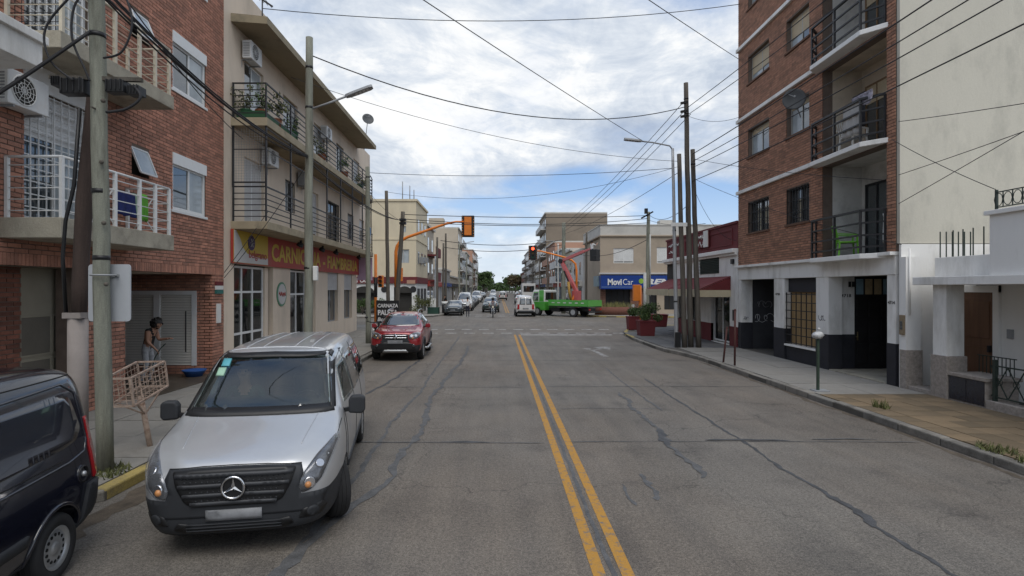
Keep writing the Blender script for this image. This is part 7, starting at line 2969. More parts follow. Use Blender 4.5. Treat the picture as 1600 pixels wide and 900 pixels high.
for q in ((-1.1, -1.05, 2.35, 6.5), (1.05, 1.1, 2.35, 6.5), (-1.1, 1.1, 6.5, 6.55), (-1.1, 1.1, 2.30, 2.35)):
    m1 = MB()
    m1.box(*q, .95, 1.48)
    m1.build('drop_side', P_green, bed, bevel=.01)
rn = random.Random(5)
m1 = MB()
for i in range(6):
    y = 2.7 + i * .62
    for sx in (-1, 1):
        m1.box(sx * 1.1, sx * 1.108, y, y + .3, 1.2, 1.28)
m1.build('stencil_mark', P_tw, bed)
for y in (.95, 4.9):
    for sx in (-1, 1):
        m1 = MB()
        m1.cyl((sx * .72, y, .42), (sx * 1.0, y, .42), .42, n=22)
        w_ = m1.build('wheel', M_tyre, ct)
        m1 = MB()
        m1.cyl((sx * .98, y, .42), (sx * 1.01, y, .42), .24, n=16)
        m1.build('rim', M_grey, w_)
m1 = MB()
m1.prism([(-1.1, .4), (1.1, .4), (1.1, .5), (-1.1, .5)], 'y', 6.5, 6.56)
m1.build('rear_bumper', M_trim, ct)
for sx in (-1, 1):
    m1 = MB()
    m1.box(sx * .75, sx * 1.02, 6.54, 6.58, .62, .76)
    m1.build('taillight', M_tail, ct)
# crane: turret, lower arm, upper arm, bucket
m1 = MB()
m1.cyl((0, 4.6, 1.0), (0, 4.6, 1.35), .38, n=16)
m1.box(-.28, .28, 4.3, 4.95, 1.3, 2.3)
m1.build('turret', P_crane, ct, bevel=.03)
m1 = MB()
for sx in (-1, 1):
    m1.bar((sx * .5, 4.2, 1.05), (sx * .12, 4.6, 2.1), .14)
m1.build('turret_brace', M_orange, ct)
m1 = MB()
m1.bar((0.0, 4.75, 2.0), (0.02, 3.0, 5.0), .28, .32)
la = m1.build('lower_arm', P_crane, ct, bevel=.02)
m1 = MB()
m1.bar((.2, 4.2, 2.5), (.2, 3.4, 4.1), .10)
m1.build('ram', M_trim, la)
m1 = MB()
m1.cyl((-.25, 3.0, 5.0), (.25, 3.0, 5.0), .22, n=14)
m1.build('elbow', M_trim, ct)
m1 = MB()
m1.bar((0, 2.95, 5.0), (0, 5.4, 5.78), .24, .26)
m1.bar((0, 5.2, 5.7), (0, 6.2, 6.0), .18, .18)
m1.build('upper_arm', P_crane, ct, bevel=.02)
m1 = MB()
m1.tube([(.5, 4.4, 1.4), (.52, 4.2, 2.2), (.5, 4.1, 3.1)], .12, 8)
m1.build('hose_reel', mat('safety_yellow', (.32, .18, .03), .6), ct)
m1 = MB()
m1.box(-.32, .32, 6.2, 6.85, 4.9, 5.9)
m1.build('bucket', M_trim, ct, bevel=.04)
ct.location = (3.75, 52.2, 0)
ct.rotation_euler = (0, 0, R(-132))
# ================================================================== POLES, SIGNALS, STREET FURNITURE
def pole(label, base, top, r0, r1, m=None, seed=1, cat='pole', name='wooden_pole', group='wooden utility poles', bands=()):
    t = thing(name, label, cat, base, group)
    mb = MB()
    rn = random.Random(seed)
    a, c = Vector(base), Vector(top)
    pts = []
    for i in range(13):
        f = i / 12
        p = a.lerp(c, f)
        k = .012 * (c - a).length * .12 * math.sin(f * PI)
        pts.append(p + Vector((k * rn.uniform(-1, 1), k * rn.uniform(-1, 1), 0)))
    pts[0].z -= .12 if base[2] > 0 else 0
    mb.tube(pts, [r0 + (r1 - r0) * i / 12 for i in range(13)], 14)
    mb.build('shaft', m or M_pole, t)
    for z in bands:
        f = (z - a.z) / (c.z - a.z)
        p = a.lerp(c, f)
        r = r0 + (r1 - r0) * f + .006
        mb = MB()
        mb.tube([p - Vector((0, 0, .03)), p + Vector((0, 0, .03))], r, 14)
        mb.build('steel_band', M_trim, t)
    return t


def lamp(t, a, b_, side=(1, 0, 0), L_=.75, wid=.26):
    """bracket arm and flat lantern"""
    mb = MB()
    mb.tube(a, .03, 8)
    mb.build('arm', M_grey, t)
    d = (Vector(a[-1]) - Vector(a[-2])).normalized()
    u = Vector((0, 0, 1))
    s = d.cross(u).normalized()
    up = s.cross(d)
    p = Vector(a[-1])
    prof = [(0, .06), (.12, .11), (.35, wid / 2), (L_ * .9, wid / 2), (L_, wid * .3)]
    vs, fs = [], []
    for f, w in prof:
        q = p + d * f
        for i, (ss, hh) in enumerate(((-1, -.4), (-.9, .3), (-.4, .75), (.4, .75), (.9, .3), (1, -.4))):
            vs.append(q + s * ss * w + up * hh * .085)
    n = 6
    for i in range(len(prof) - 1):
        for j in range(n):
            fs.append((i * n + j, i * n + (j + 1) % n, (i + 1) * n + (j + 1) % n, (i + 1) * n + j))
    fs += [tuple(range(n)), tuple(range((len(prof) - 1) * n, len(prof) * n))]
    mb = MB()
    mb.add(vs, fs)
    o = mb.build('lantern', M_grey, t, bevel=.008)
    mb = MB()
    for k in range(4):
        q = p + d * (.3 + k * .11) - up * .037
        mb.add([q - s * .09 - d * .04, q + s * .09 - d * .04, q + s * .09 + d * .04, q - s * .09 + d * .04], [(0, 1, 2, 3)])
    mb.build('lens', mat('lamp_lens', (.5, .5, .5), .3), o)


# near left: green weathered pole with the back of a sign and cable boxes
near_pole = pole('weathered green wooden pole, nearest on the left, with cable boxes and sign back', (-5.18, 7.46, ZS), (-5.32, 7.46, 7.6), .10, .092, M_pole, 3, bands=(3.83, 5.9, 2.95))
mb = MB()
mb.cyl((-5.25, 7.46, 4.9), (-5.25, 7.30, 4.9), .012, n=6)
for z, x in ((5.0, -5.14), (4.2, -5.16), (2.6, -5.1), (3.4, -5.13)):
    mb.ball((x, 7.36, z), .03, 8)
mb.build('knots', M_pole_dk, near_pole)
sb = MB()
sb.prism(round_poly([(-5.50, 2.10), (-4.93, 2.10), (-4.93, 2.87), (-5.50, 2.87)], .05), 'y', 7.585, 7.60)
sgn = thing('road_sign', 'back of a blank grey traffic sign strapped behind near left pole', 'sign', (-5.2, 7.6, 2.1))
sb.build('panel', mat('sign_back', (.45, .47, .50), .5, .05, 3, metal=.2), sgn)
mb = MB()
mb.box(-5.34, -5.08, 7.565, 7.585, 2.7, 2.74)
mb.tube([(-5.21 + .142 * math.cos(a), 7.46 + .142 * math.sin(a), 2.72) for a in [2 * PI * i / 16 for i in range(16)]], .012, 5, closed=True)
mb.build('strap', M_grey, sgn)
cbx = thing('cable_box', 'cluster of black cable joint boxes strapped to near left pole', 'cable box', (-5.27, 7.46, 5.2))
for x0, x1, z0, z1, y0 in ((-5.72, -5.40, 5.10, 5.30, 7.36), (-5.12, -4.88, 5.12, 5.28, 7.36), (-4.86, -4.70, 5.10, 5.22, 7.40), (-5.86, -5.74, 5.22, 5.33, 7.4)):
    mb = MB()
    mb.box(x0, x1, y0, y0 + .16, z0, z1)
    for k in range(4):
        mb.box(x0 + (x1 - x0) * (k + .2) / 4, x0 + (x1 - x0) * (k + .5) / 4, y0 - .015, y0 + .17, z0 + .02, z1 + .012)
    mb.build('joint_box', M_trim, cbx, bevel=.012)
mb = MB()
mb.bar((-5.9, 7.44, 5.34), (-4.68, 7.44, 5.30), .05)
mb.build('cross_bar', M_pole_dk, cbx)
# dark pole in its concrete sleeve just beyond
M_pole_dk2 = mat('very_dark_pole', (0.055, 0.038, 0.032), 0.92, 0.35, 3, 0.5, 14, grain=0.15, stretch=(3, 3, 0.3))
p2 = thing('dark_pole', 'dark brown leaning wooden pole in a concrete sleeve, behind the near pole', 'pole', (-6.0, 7.9, ZS), 'wooden utility poles')
mb = MB()
mb.tube([(-5.98, 7.9, 1.95), (-5.97, 7.9, 2.6), (-5.91, 7.9, 3.8), (-5.76, 7.9, 5.3), (-5.70, 7.9, 6.2)], [.09, .10, .105, .095, .08], 12)
mb.build('shaft', M_pole_dk2, p2)
mb = MB()
mb.tube([(-6.0, 7.9, 0), (-6.0, 7.9, 2.2)], .125, 14)
mb.box(-6.13, -5.87, 7.77, 8.03, 2.12, 2.2)
mb.build('sleeve', mat('sleeve_grey', (.27, .24, .225), .85, .15, 3, .2), p2)
mb = MB()
mb.tube([(-6.11, 7.82, 2.2), (-6.14, 7.8, 3.0), (-6.1, 7.8, 3.5), (-5.98, 7.8, 4.0), (-5.9, 7.8, 5.1)], .025, 6)
mb.build('conduit', M_trim, p2)

p478 = pole('tall wooden pole with street lamp arm in front of the butcher shop', (-5.15, 15.1, ZS), (-5.12, 15.1, 9.42), .125, .095, M_pole, 4, bands=(8.6, 7.5, 3.1))
lamp(p478, [(-5.1, 15.1, 7.45), (-4.6, 15.1, 7.62), (-4.12, 15.1, 7.80)], None, L_=.78)
mb = MB()
mb.box(-5.0, -4.88, 15.0, 15.14, 2.75, 3.15)
mb.build('white_box', M_white, p478, bevel=.02)
pole('wooden pole on pavement next to motorcycle and red car', (-5.59, 24.1, ZS), (-5.62, 24.1, 7.85), .115, .095, M_pole, 5, bands=(7.4,))
pole('slim dark wooden pole behind the red car roof', (-5.30, 27.2, ZS), (-5.42, 27.2, 7.35), .10, .08, M_pole_dk, 6)
p627 = pole('dark leaning wooden pole by the left traffic signal', (-5.55, 30.3, ZS), (-5.12, 30.3, 6.75), .14, .11, M_pole_dk, 7, bands=(6.3,))
mb = MB()
for z in (6.3, 6.1):
    mb.box(-5.3, -4.95, 30.15, 30.4, z - .06, z + .06)
mb.build('cable_clamp', M_trim, p627)
pole('thin dark pole past the left cafe corner', (-5.5, 51.5, ZS), (-5.5, 51.5, 7.3), .11, .09, M_pole_dk, 8)
pole('second dark pole past the left cafe corner', (-5.25, 54.5, ZS), (-5.2, 54.5, 7.0), .11, .09, M_pole_dk, 9)
pole('third and tallest dark pole past the left cafe corner', (-5.2, 57.0, ZS), (-5.2, 57.0, 8.2), .12, .09, M_pole_dk, 10)
lp = pole('silver lamp post beside the left far corner', (-5.8, 52.6, ZS), (-5.8, 52.6, 5.6), .09, .07, M_grey, 11, 'lamp post', 'lamp_post', None)
for i, (y, h, lb) in enumerate(((78, 9.0, 'grey pole leaning in front of the tall blank wall on the left'), (96, 8.5, 'next pole along the left row before the trees'), (120, 9, 'far pole along the left row near the pale blocks'), (150, 9.5, 'last pole on the left before the trees'))):
    q = pole(lb, (-5.2, y, ZS), (-5.2 + .1 * i, y, h), .13, .09, M_pole, 20 + i)
    if i in (0, 2):
        lamp(q, [(-5.15, y, h - .5), (-4.6, y, h - .1), (-4.0, y, h)], None, L_=.9, wid=.3)

# right cluster
pa = pole('left wooden pole of the right kerb cluster', (7.68, 22.4, ZS), (7.45, 22.4, 8.0), .105, .085, M_pole_dk, 12)
pb_ = pole('tallest wooden pole in middle of the right kerb cluster', (7.98, 22.55, ZS), (7.78, 22.55, 10.95), .115, .09, M_pole_dk, 13, bands=(10.3, 9.7))
pc = pole('right wooden pole of the right kerb cluster', (8.27, 22.45, ZS), (8.02, 22.45, 8.2), .11, .088, M_pole_dk, 14, bands=(7.6,))
lr = pole('tall silver lamp post at the right kerb cluster', (7.38, 22.5, ZS), (7.22, 22.5, 8.25), .085, .055, mat('lamp_steel', (.36, .37, .38), .5, .08, 4, metal=.4), 15, 'lamp post', 'lamp_post', None, bands=(2.0, 4.9))
lamp(lr, [(7.22, 22.5, 8.2), (7.1, 22.5, 8.36), (6.4, 22.5, 8.5), (5.95, 22.5, 8.55)], None, L_=.72, wid=.24)
mb = MB()
mb.box(7.28, 7.5, 22.35, 22.4, .05, .75)
mb.build('black_base', M_trim, lr)
mb = MB()
mb.box(7.1, 7.75, 22.3, 22.34, 5.05, 5.2)
mb.build('name_plate', M_white, lr, 'small pale plate clamped on the lamp post')
mb = MB()
for z in (9.75, 9.55, 10.1):
    mb.bar((7.55, 22.5, z), (7.85, 22.5, z + .05), .09)
mb.build('insulator', M_trim, pb_)

p1010 = pole('weathered pole with pale sleeve in front of the blue taxi sign', (10.3, 37.6, ZS), (10.42, 37.6, 7.75), .15, .11, M_pole, 16)
mb = MB()
mb.tube([(10.12, 37.4, ZS), (10.12, 37.4, 3.6)], .10, 10)
mb.tube([(10.5, 37.5, 2.0), (10.5, 37.5, 6.2)], .05, 8)
mb.build('pale_pipe', mat('pipe_pale', (.42, .42, .40), .7), p1010)
mb = MB()
mb.bar((9.9, 37.5, 7.3), (10.7, 37.5, 7.75), .1)
mb.box(10.1, 10.3, 37.3, 37.5, 7.6, 7.95)
mb.build('cross_arm', M_trim, p1010)
pole('thick greenish pole beside the crane elbow', (6.75, 55.2, ZS - .13), (6.8, 55.2, 9.1), .22, .17, M_pole, 17)
pole('dark pole left of the pale wall by the blue sign', (9.0, 55, ZS), (9.05, 55, 8.1), .12, .09, M_pole_dk, 18)
ls = pole('thin pale lamp post behind the green truck cab', (7.9, 70, ZS), (7.9, 70, 8.2), .09, .07, mat('lamp_pale', (.5, .5, .48), .5), 19, 'lamp post', 'lamp_post', None)
lamp(ls, [(7.9, 70, 8.1), (7.4, 70, 8.5), (6.4, 70, 8.6), (6.0, 70, 8.6)], None, L_=.8, wid=.24)
for i, (y, h, lb) in enumerate(((84, 8.5, 'dark pole on the right past the thin lamp post'), (100, 8.5, 'next pole on the right before the beige block'), (118, 9.5, 'tall dark pole in front of the beige block'), (145, 10, 'last pole on the right before the trees'))):
    pole(lb, (7.9, y, ZS), (7.9, y, h), .14, .1, M_pole_dk, 30 + i)


# traffic signals
def signal_head(parent, c, facing, m_face, lit=None, size=(.42, .3, 1.2), plate=True, visors=True):
    """three lamp head; facing = +1 looks away (+Y), -1 looks towards us"""
    x, y, z = c
    w, d, h = size
    if plate:
        mb = MB()
        mb.prism(round_poly([(x - w * .92, z - h * .58), (x + w * .92, z - h * .58), (x + w * .92, z + h * .58), (x - w * .92, z + h * .58)], .06), 'y', y - .02 * facing, y + .0)
        bp_ = mb.build('back_plate', M_trim, parent)
        mb = MB()
        for k in range(8):
            for sx in (-1, 1):
                mb.box(x + sx * w * .80 - .03, x + sx * w * .80 + .03, y - .03, y + .03, z - h * .52 + k * h * .148 - .025, z - h * .52 + k * h * .148 + .025)
        mb.build('reflector', M_amber, bp_)
    mb = MB()
    mb.box(x - w / 2, x + w / 2, y - (d if facing > 0 else .0) - .01, y + (d if facing < 0 else 0) + .01, z - h / 2, z + h / 2)
    hd_ = mb.build('signal_head', m_face, parent, bevel=.02)
    for k, col in enumerate(('red', 'amber', 'green')):
        zz = z + h * (.33 - .33 * k)
        yf = y + .012 * facing if facing > 0 else y - .012
        mb = MB()
        mb.cyl((x, yf, zz), (x, yf + .02 * facing, zz), h * .125, n=16)
        on = lit == col
        m = {'red': mat('lens_red_on' if on else 'lens_red', (.5, .03, .02), .3, emit=((1, .08, .03), 2.0) if on else None), 'amber': mat('lens_amber', (.12, .07, .01), .3), 'green': mat('lens_green', (.01, .07, .04), .3)}[col]
        mb.build('lens', m, hd_)
        mb = MB()
        pts = [(x + h * .14 * math.cos(a), zz + h * .14 * math.sin(a)) for a in [R(-10 + 200 * i / 10) for i in range(11)]]
        vs = [(u, yf, v_) for u, v_ in pts] + [(u, yf + .22 * facing, v_) for u, v_ in pts]
        mb.add(vs, [(i, i + 1, 12 + i, 11 + i) for i in range(10)])
        mb.build('visor', M_trim, hd_)
    return hd_


ts = thing('traffic_signal', 'orange mast arm signal seen from behind at the left corner', 'traffic light', (-6.0, 33, ZS), 'traffic signals at the crossing')
mb = MB()
mb.tube([(-6.0, 33, 0), (-6.0, 33, 2.6)], .12, 12)
mb.build('mast_base', M_black, ts)
mb = MB()
mb.tube([(-6.0, 33, 2.6), (-6.0, 33, 4.7), (-5.93, 33, 5.05), (-5.7, 33, 5.4), (-5.3, 33, 5.6), (-4.2, 33, 5.98), (-3.0, 33, 6.4), (-2.4, 33, 6.52), (-1.9, 33, 6.52)], [.10, .10, .10, .095, .09, .08, .07, .06, .06], 12)
mb.build('mast_arm', M_orange, ts)
signal_head(ts, (-1.68, 33.05, 6.25), 1, M_orange, None, (.42, .3, 1.12))
signal_head(ts, (-5.72, 33.0, 3.35), 1, M_orange, None, (.28, .22, .8), plate=False)
ts2 = thing('traffic_signal', 'short orange signal post with black base near the cafe side of the left pavement', 'traffic light', (-7.15, 33.4, ZS), 'traffic signals at the crossing')
mb = MB()
mb.tube([(-7.3, 33.4, 0), (-7.3, 33.4, 4.6)], .09, 10)
mb.build('post', M_orange, ts2)
mb = MB()
mb.tube([(-7.3, 33.4, 2.0), (-7.3, 33.4, 3.2)], .105, 10)
mb.build('black_sleeve', M_black, ts2)
signal_head(ts2, (-6.98, 33.3, 2.95), -1, M_orange, None, (.30, .24, .72), plate=False)
ts3 = thing('traffic_signal', 'orange mast arm signal facing us over the far right lane', 'traffic light', (7.55, 51.6, ZS), 'traffic signals at the crossing')
mb = MB()
mb.tube([(7.55, 51.6, 0), (7.55, 51.6, 4.2), (7.45, 51.6, 4.8), (7.1, 51.6, 5.15), (6.5, 51.6, 5.4), (5.2, 51.6, 5.75), (4.2, 51.6, 6.0), (3.6, 51.6, 6.05)], [.11, .10, .10, .1, .09, .08, .07, .07], 12)
mb.build('mast_arm', M_orange, ts3)
signal_head(ts3, (3.45, 51.5, 5.85), -1, M_trim, 'red', (.44, .3, 1.15))
ts4 = thing('traffic_signal', 'orange backed signal on a short orange post at the right corner', 'traffic light', (8.9, 34.2, ZS), 'traffic signals at the crossing')
mb = MB()
mb.tube([(8.95, 34.2, 0), (8.95, 34.2, 2.7)], .09, 10)
mb.build('post', M_orange, ts4)
signal_head(ts4, (8.72, 34.3, 2.25), 1, M_orange, None, (.42, .3, 1.0), plate=False)
mb = MB()
mb.cyl((8.5, 34.1, 1.45), (8.5, 34.05, 1.45), .10, n=14)
mb.build('white_button', M_white, ts4)

# red planters with shrubs on the right corner
for i, (x, y, s, lb) in enumerate(((7.62, 28.0, .82, 'dark red planter box with the largest round shrub, nearest the kerb on the right corner'), (7.95, 32.0, .66, 'dark red planter box with small shrub at the tip of the right corner'),
                                   (10.15, 34.6, .82, 'long dark red planter box behind the largest shrub'))):
    t = thing('planter_box', lb, 'planter', (x, y, ZS), 'red planters on the right corner')
    mb = MB()
    z = ZS
    w = s * (1.35 if i == 2 else 1)
    a, c = w / 2, s / 2
    vs = [(x - a * .86, y - c * .86, z), (x + a * .86, y - c * .86, z), (x + a * .86, y + c * .86, z), (x - a * .86, y + c * .86, z), (x - a, y - c, z + .78), (x + a, y - c, z + .78), (x + a, y + c, z + .78), (x - a, y + c, z + .78)]
    mb.add(vs, [(0, 3, 2, 1), (4, 5, 6, 7), (0, 1, 5, 4), (1, 2, 6, 5), (2, 3, 7, 6), (3, 0, 4, 7)])
    mb.build('box', M_red, t, bevel=.02)
    mb = MB()
    mb.box(x - a * 1.03, x + a * 1.03, y - c * 1.03, y + c * 1.03, z + .72, z + .77)
    mb.build('rim', M_red, t)
    if i < 2:
        mb = MB()
        for k in range(7):
            an = k * .9
            mb.tube([(x, y, z + .7), (x + .12 * math.cos(an), y + .12 * math.sin(an), z + 1.1), (x + .3 * math.cos(an), y + .3 * math.sin(an), z + 1.5)], .015, 5)
        mb.build('stem', M_pole_dk, t)
        mb = MB()
        foliage(mb, (x + (.2 if i == 0 else 0), y, z + (1.2 if i == 0 else 1.0)), (.62, .6, .55) if i == 0 else (.42, .42, .4), 3400 if i == 0 else 1600, .06, 61 + i)
        mb.build('foliage', M_leaf, t)

# two dark red posts, meter post with silver bag, kerb weeds
for lb, a, c in (('short dark red steel post leaning at the right kerb', (7.40, 17.95, ZS), (7.53, 17.95, 1.25)), ('upright taller dark red steel post at the right kerb', (7.46, 17.2, ZS), (7.47, 17.2, 1.86))):
    t = thing('steel_post', lb, 'post', a, 'dark red posts')
    mb = MB()
    mb.tube([(a[0], a[1], 0), c], .032, 8)
    mb.build('shaft', mat('post_oxide', (.07, .025, .022), .7, .2, 6), t)
    mb = MB()
    mb.ball(c, .04, 8)
    mb.build('cap', mat('post_oxide', (.07, .025, .022)), t)
t = thing('gas_post', 'dark green post with silver wrapped top on the right pavement', 'post', (7.58, 13.1, ZS))
mb = MB()
mb.box(7.555, 7.605, 12.935, 12.985, 0, 1.35)
mb.build('shaft', mat('post_green', (.03, .05, .035), .6, .2, 5), t)
mb = MB()
mb.box(7.46, 7.80, 12.83, 13.09, ZS - .03, ZS + .02)
mb.build('base_plate', M_grey, t)
mb = MB()
rn = random.Random(2)
mb.ball((7.58, 12.96, 1.44), .105, 16, 0, (1.25, 1.0, .85))
for i, q in enumerate(mb.v):
    k = 1 + rn.uniform(-.2, .14)
    mb.v[i] = (7.58 + (q[0] - 7.58) * k, 12.96 + (q[1] - 12.96) * k, 1.44 + (q[2] - 1.44) * k)
mb.ball((7.60, 12.96, 1.585), .035, 8)
mb.build('silver_bag', mat('silver_bag', (.50, .50, .50), .55, .35, 14, .6, 18, metal=.25), t)
for i, (x, y, s, lb) in enumerate(((7.78, 11.1, .13, 'small leafy weed in the golden pavement near the kerb'), (7.46, 8.2, .2, 'low grass tuft at the right kerb, lower edge of view'), (-5.05, 7.2, .22, 'tuft of green weed at the foot of the near left pole'), (7.43, 7.55, .2, 'second grass tuft at the right kerb'))):
    mb = MB()
    rn = random.Random(90 + i)
    for k in range(150 if i else 60):
        a, r = rn.uniform(0, 6.28), rn.random() ** .5 * s
        h = rn.uniform(.03, .11) if i else rn.uniform(.04, .2)
        px_, py_ = x + r * math.cos(a), y + r * math.sin(a) * 1.4
        dx, dy = rn.uniform(-.07, .07), rn.uniform(-.07, .07)
        mb.add([(px_ - .012, py_, ZS), (px_ + .012, py_, ZS), (px_ + dx, py_ + dy, ZS + h)], [(0, 1, 2)])
    mb.build('weed', M_leaf2, None, lb, 'weed', 'weeds in the pavement')

# rusty litter cage on a post
t = thing('litter_cage', 'rusty tilted wire rubbish cage on a post at the left kerb', 'litter basket', (-5.29, 8.42, ZS))
A, B, C_, D = Vector((-5.25, 7.9, 1.25)), Vector((-5.37, 8.92, 1.36)), Vector((-5.78, 8.86, 1.36)), Vector((-5.60, 7.86, 1.25))
dn = Vector((.04, .02, -.40))
mb = MB()
ring = [A, B, C_, D]
for p, q in zip(ring, ring[1:] + ring[:1]):
    mb.bar(p, q, .026)
    mb.bar(p + dn, q + dn, .026)
    mb.bar(p, p + dn, .026)
mb.build('frame', M_rust, t)
mb = MB()
for p, q in zip(ring, ring[1:] + ring[:1]):
    n = 9 if (q - p).length > .7 else 4
    for i in range(1, n):
        s_ = p.lerp(q, i / n)
        mb.bar(s_, s_ + dn, .007)
    for k in range(1, 5):
        mb.bar(p + dn * k / 5, q + dn * k / 5, .007)
for i in range(1, 10):
    mb.bar(A.lerp(B, i / 10) + dn, D.lerp(C_, i / 10) + dn, .007)
mb.build('wire_mesh', M_rust, t)
mb = MB()
mb.tube([(-5.27, 8.42, 0), (-5.42, 8.40, .9)], .04, 8)
mb.build('post', M_rust, t)
mb = MB()
for q in (A, B, C_, D):
    mb.bar((-5.36, 8.41, .62), q.lerp(Vector((-5.44, 8.4, 1.3)), .25) + dn, .02)
mb.build('brace', M_rust, t)

# chalk board sign and parked motorcycle behind the red car
t = thing('chalk_board', 'black chalk board advertising meat cuts behind the red car', 'sign', (-4.75, 24.2, ZS))
mb = MB()
mb.box(-5.27, -4.27, 24.2, 24.24, 1.0, 2.0)
mb.build('board', M_trim, t)
mb = MB()
for x in (-5.2, -4.34):
    mb.bar((x, 24.24, ZS), (x, 24.24, 1.98), .05)
    mb.bar((x, 24.26, 1.8), (x, 24.7, ZS), .05)
mb.build('stand', M_pole_dk, t)
M_chalk = mat('chalk', (.6, .6, .6), .9)
text_part('CARNAZA', M_chalk, t, (-5.22, 24.195, 1.70), ROT_SOUTH, .22, .9, .003, .006, shear=.1)
text_part('PALETA', M_chalk, t, (-5.2, 24.195, 1.37), ROT_SOUTH, .30, .88, .003, .012)
text_part('Bola de l', M_chalk, t, (-5.22, 24.195, 1.10), ROT_SOUTH, .22, .88, .003, .006, shear=.2)


def motorcycle(label, loc, rz, col, group=None):
    t = thing('motorcycle', label, 'motorcycle', (0, 0, 0), group)
    pm = paint('moto_' + '_'.join(str(int(c * 1000)) for c in col), col, .1, .35)
    for y in (-.62, .62):
        mb = MB()
        mb.tube([(0, y + .27 * math.cos(a), .31 + .27 * math.sin(a)) for a in [2 * PI * i / 22 for i in range(22)]], .045, 8, closed=True)
        w = mb.build('wheel', M_tyre, t)
        mb = MB()
        for k in range(6):
            a = k * PI / 3
            mb.bar((0, y, .31), (0, y + .25 * math.cos(a), .31 + .25 * math.sin(a)), .02)
        mb.cyl((-.06, y, .31), (.06, y, .31), .05, n=10)
        mb.build('spokes', M_rim, w)
    mb = MB()
    mb.tube([(0, -.28, .98), (0, -.1, .78), (0, .35, .72), (0, .62, .78)], .03, 6)
    mb.tube([(0, -.2, .85), (0, -.1, .4), (0, .25, .38), (0, .3, .7)], .028, 6)
    mb.tube([(.06, .25, .38), (.07, .62, .31)], .025, 6)
    mb.tube([(-.06, .25, .38), (-.07, .62, .31)], .025, 6)
    mb.build('frame', M_trim, t)
    mb = MB()
    for s_ in (-1, 1):
        mb.tube([(s_ * .09, -.62, .31), (s_ * .09, -.42, .75), (s_ * .08, -.32, 1.0)], .022, 6)
    mb.build('fork', M_chrome, t)
    mb = MB()
    mb.ball((0, -.08, .86), .17, 12, 0, (.75, 1.4, .7))
    mb.build('tank', pm, t)
    mb = MB()
    mb.ball((0, .38, .82), .16, 12, 0, (.8, 2.2, .45))
    mb.build('seat', M_trim, t)
    mb = MB()
    mb.box(-.14, .14, -.12, .22, .36, .62)
    mb.build('engine', M_grey, t, bevel=.04)
    mb = MB()
    mb.tube([(-.34, -.2, 1.06), (-.15, -.33, 1.03), (.15, -.33, 1.03), (.34, -.2, 1.06)], .018, 6)
    mb.build('handlebar', M_trim, t)
    mb = MB()
    mb.ball((0, -.44, .92), .12, 12, 0, (1, .8, 1))
    hd_ = mb.build('headlight', M_trim, t)
    mb = MB()
    mb.cyl((0, -.54, .92), (0, -.52, .92), .085, n=14)
    mb.build('lens', mat('moto_lamp', (.8, .75, .6), .2, emit=((1, .9, .65), 1.5) if group is None else None), hd_)
    mb = MB()
    mb.tube([(0, -.62 + .33 * math.cos(a), .31 + .33 * math.sin(a)) for a in [R(20 + 14 * i) for i in range(10)]], .05, 6)
    mb.tube([(0, .62 + .34 * math.cos(a), .31 + .34 * math.sin(a)) for a in [R(20 + 14 * i) for i in range(10)]], .05, 6)
    mb.build('mudguard', pm, t)
    mb = MB()
    mb.tube([(.12, 0, .42), (.14, .3, .3), (.15, .85, .36)], .04, 8)
    mb.build('exhaust', M_chrome, t)
    for s_ in (-1, 1):
        mb = MB()
        mb.tube([(s_ * .28, -.26, 1.05), (s_ * .34, -.28, 1.2)], .008, 5)
        mb.ball((s_ * .35, -.28, 1.23), .055, 8, 0, (1.2, .4, .8))
        mb.build('mirror', M_trim, t)
    t.location = loc
    t.rotation_euler = (0, 0, rz)
    return t


motorcycle('red and black motorcycle parked on the pavement left of the red car', (-4.95, 22.6, ZS), R(12), (.25, .02, .02), 'parked motorcycles')
motorcycle('red motorcycle parked at the cafe wall across the side street', (-11.3, 50.6, ZS), R(80), (.35, .02, .02), 'parked motorcycles')
motorcycle('black motorcycle with lit headlamp ridden towards us along the centre', (-.27, 47.9, 0), R(0), (.03, .03, .035))

# far left corner: potted palm, green and white kiosk base, bins
for i, (x, y, s, lb) in enumerate(((-6.9, 51.0, 1.0, 'broad leaved green shrub at the cafe corner'), (-10.9, 50.2, .9, 'dark green hedge plant in front of the cafe windows'), (-12.2, 50.3, .9, 'second hedge plant in front of the cafe windows'))):
    t = thing('shrub', lb, 'plant', (x, y, ZS), 'shrubs in front of the cafe')
    mb = MB()
    for k in range(5):
        a = k * 1.25
        mb.tube([(x, y, ZS), (x + .25 * s * math.cos(a), y + .25 * s * math.sin(a), 1.0 * s)], .03, 5)
    mb.build('stem', M_pole_dk, t)
    mb = MB()
    foliage(mb, (x, y, 1.25 * s), (.9 * s, .7 * s, .75 * s), 1300, .1, 140 + i)
    mb.build('foliage', M_leaf if i else M_leaf2, t)
t = thing('plinth', 'dark green and white concrete plinth at foot of the silver lamp post', 'plinth', (-5.8, 51.7, ZS))
mb = MB()
mb.box(-6.4, -5.35, 51.3, 52.3, .02, .75)
mb.build('base', mat('plinth_green', (.015, .05, .035), .6), t, bevel=.03)
mb = MB()
mb.prism([(-6.2, .75), (-5.5, .75), (-5.65, 1.55), (-6.05, 1.55)], 'y', 51.5, 52.1)
mb.build('top', M_white, t, bevel=.02)
t = thing('litter_bin', 'white and black litter bin beside the green plinth', 'bin', (-4.95, 53.2, ZS))
mb = MB()
mb.cyl((-4.95, 53.2, .02), (-4.95, 53.2, .95), .26, .30, n=16)
mb.build('body', M_black, t)
mb = MB()
mb.cyl((-4.95, 53.2, .95), (-4.95, 53.2, 1.25), .31, .31, n=16)
mb.build('lid', M_white, t)
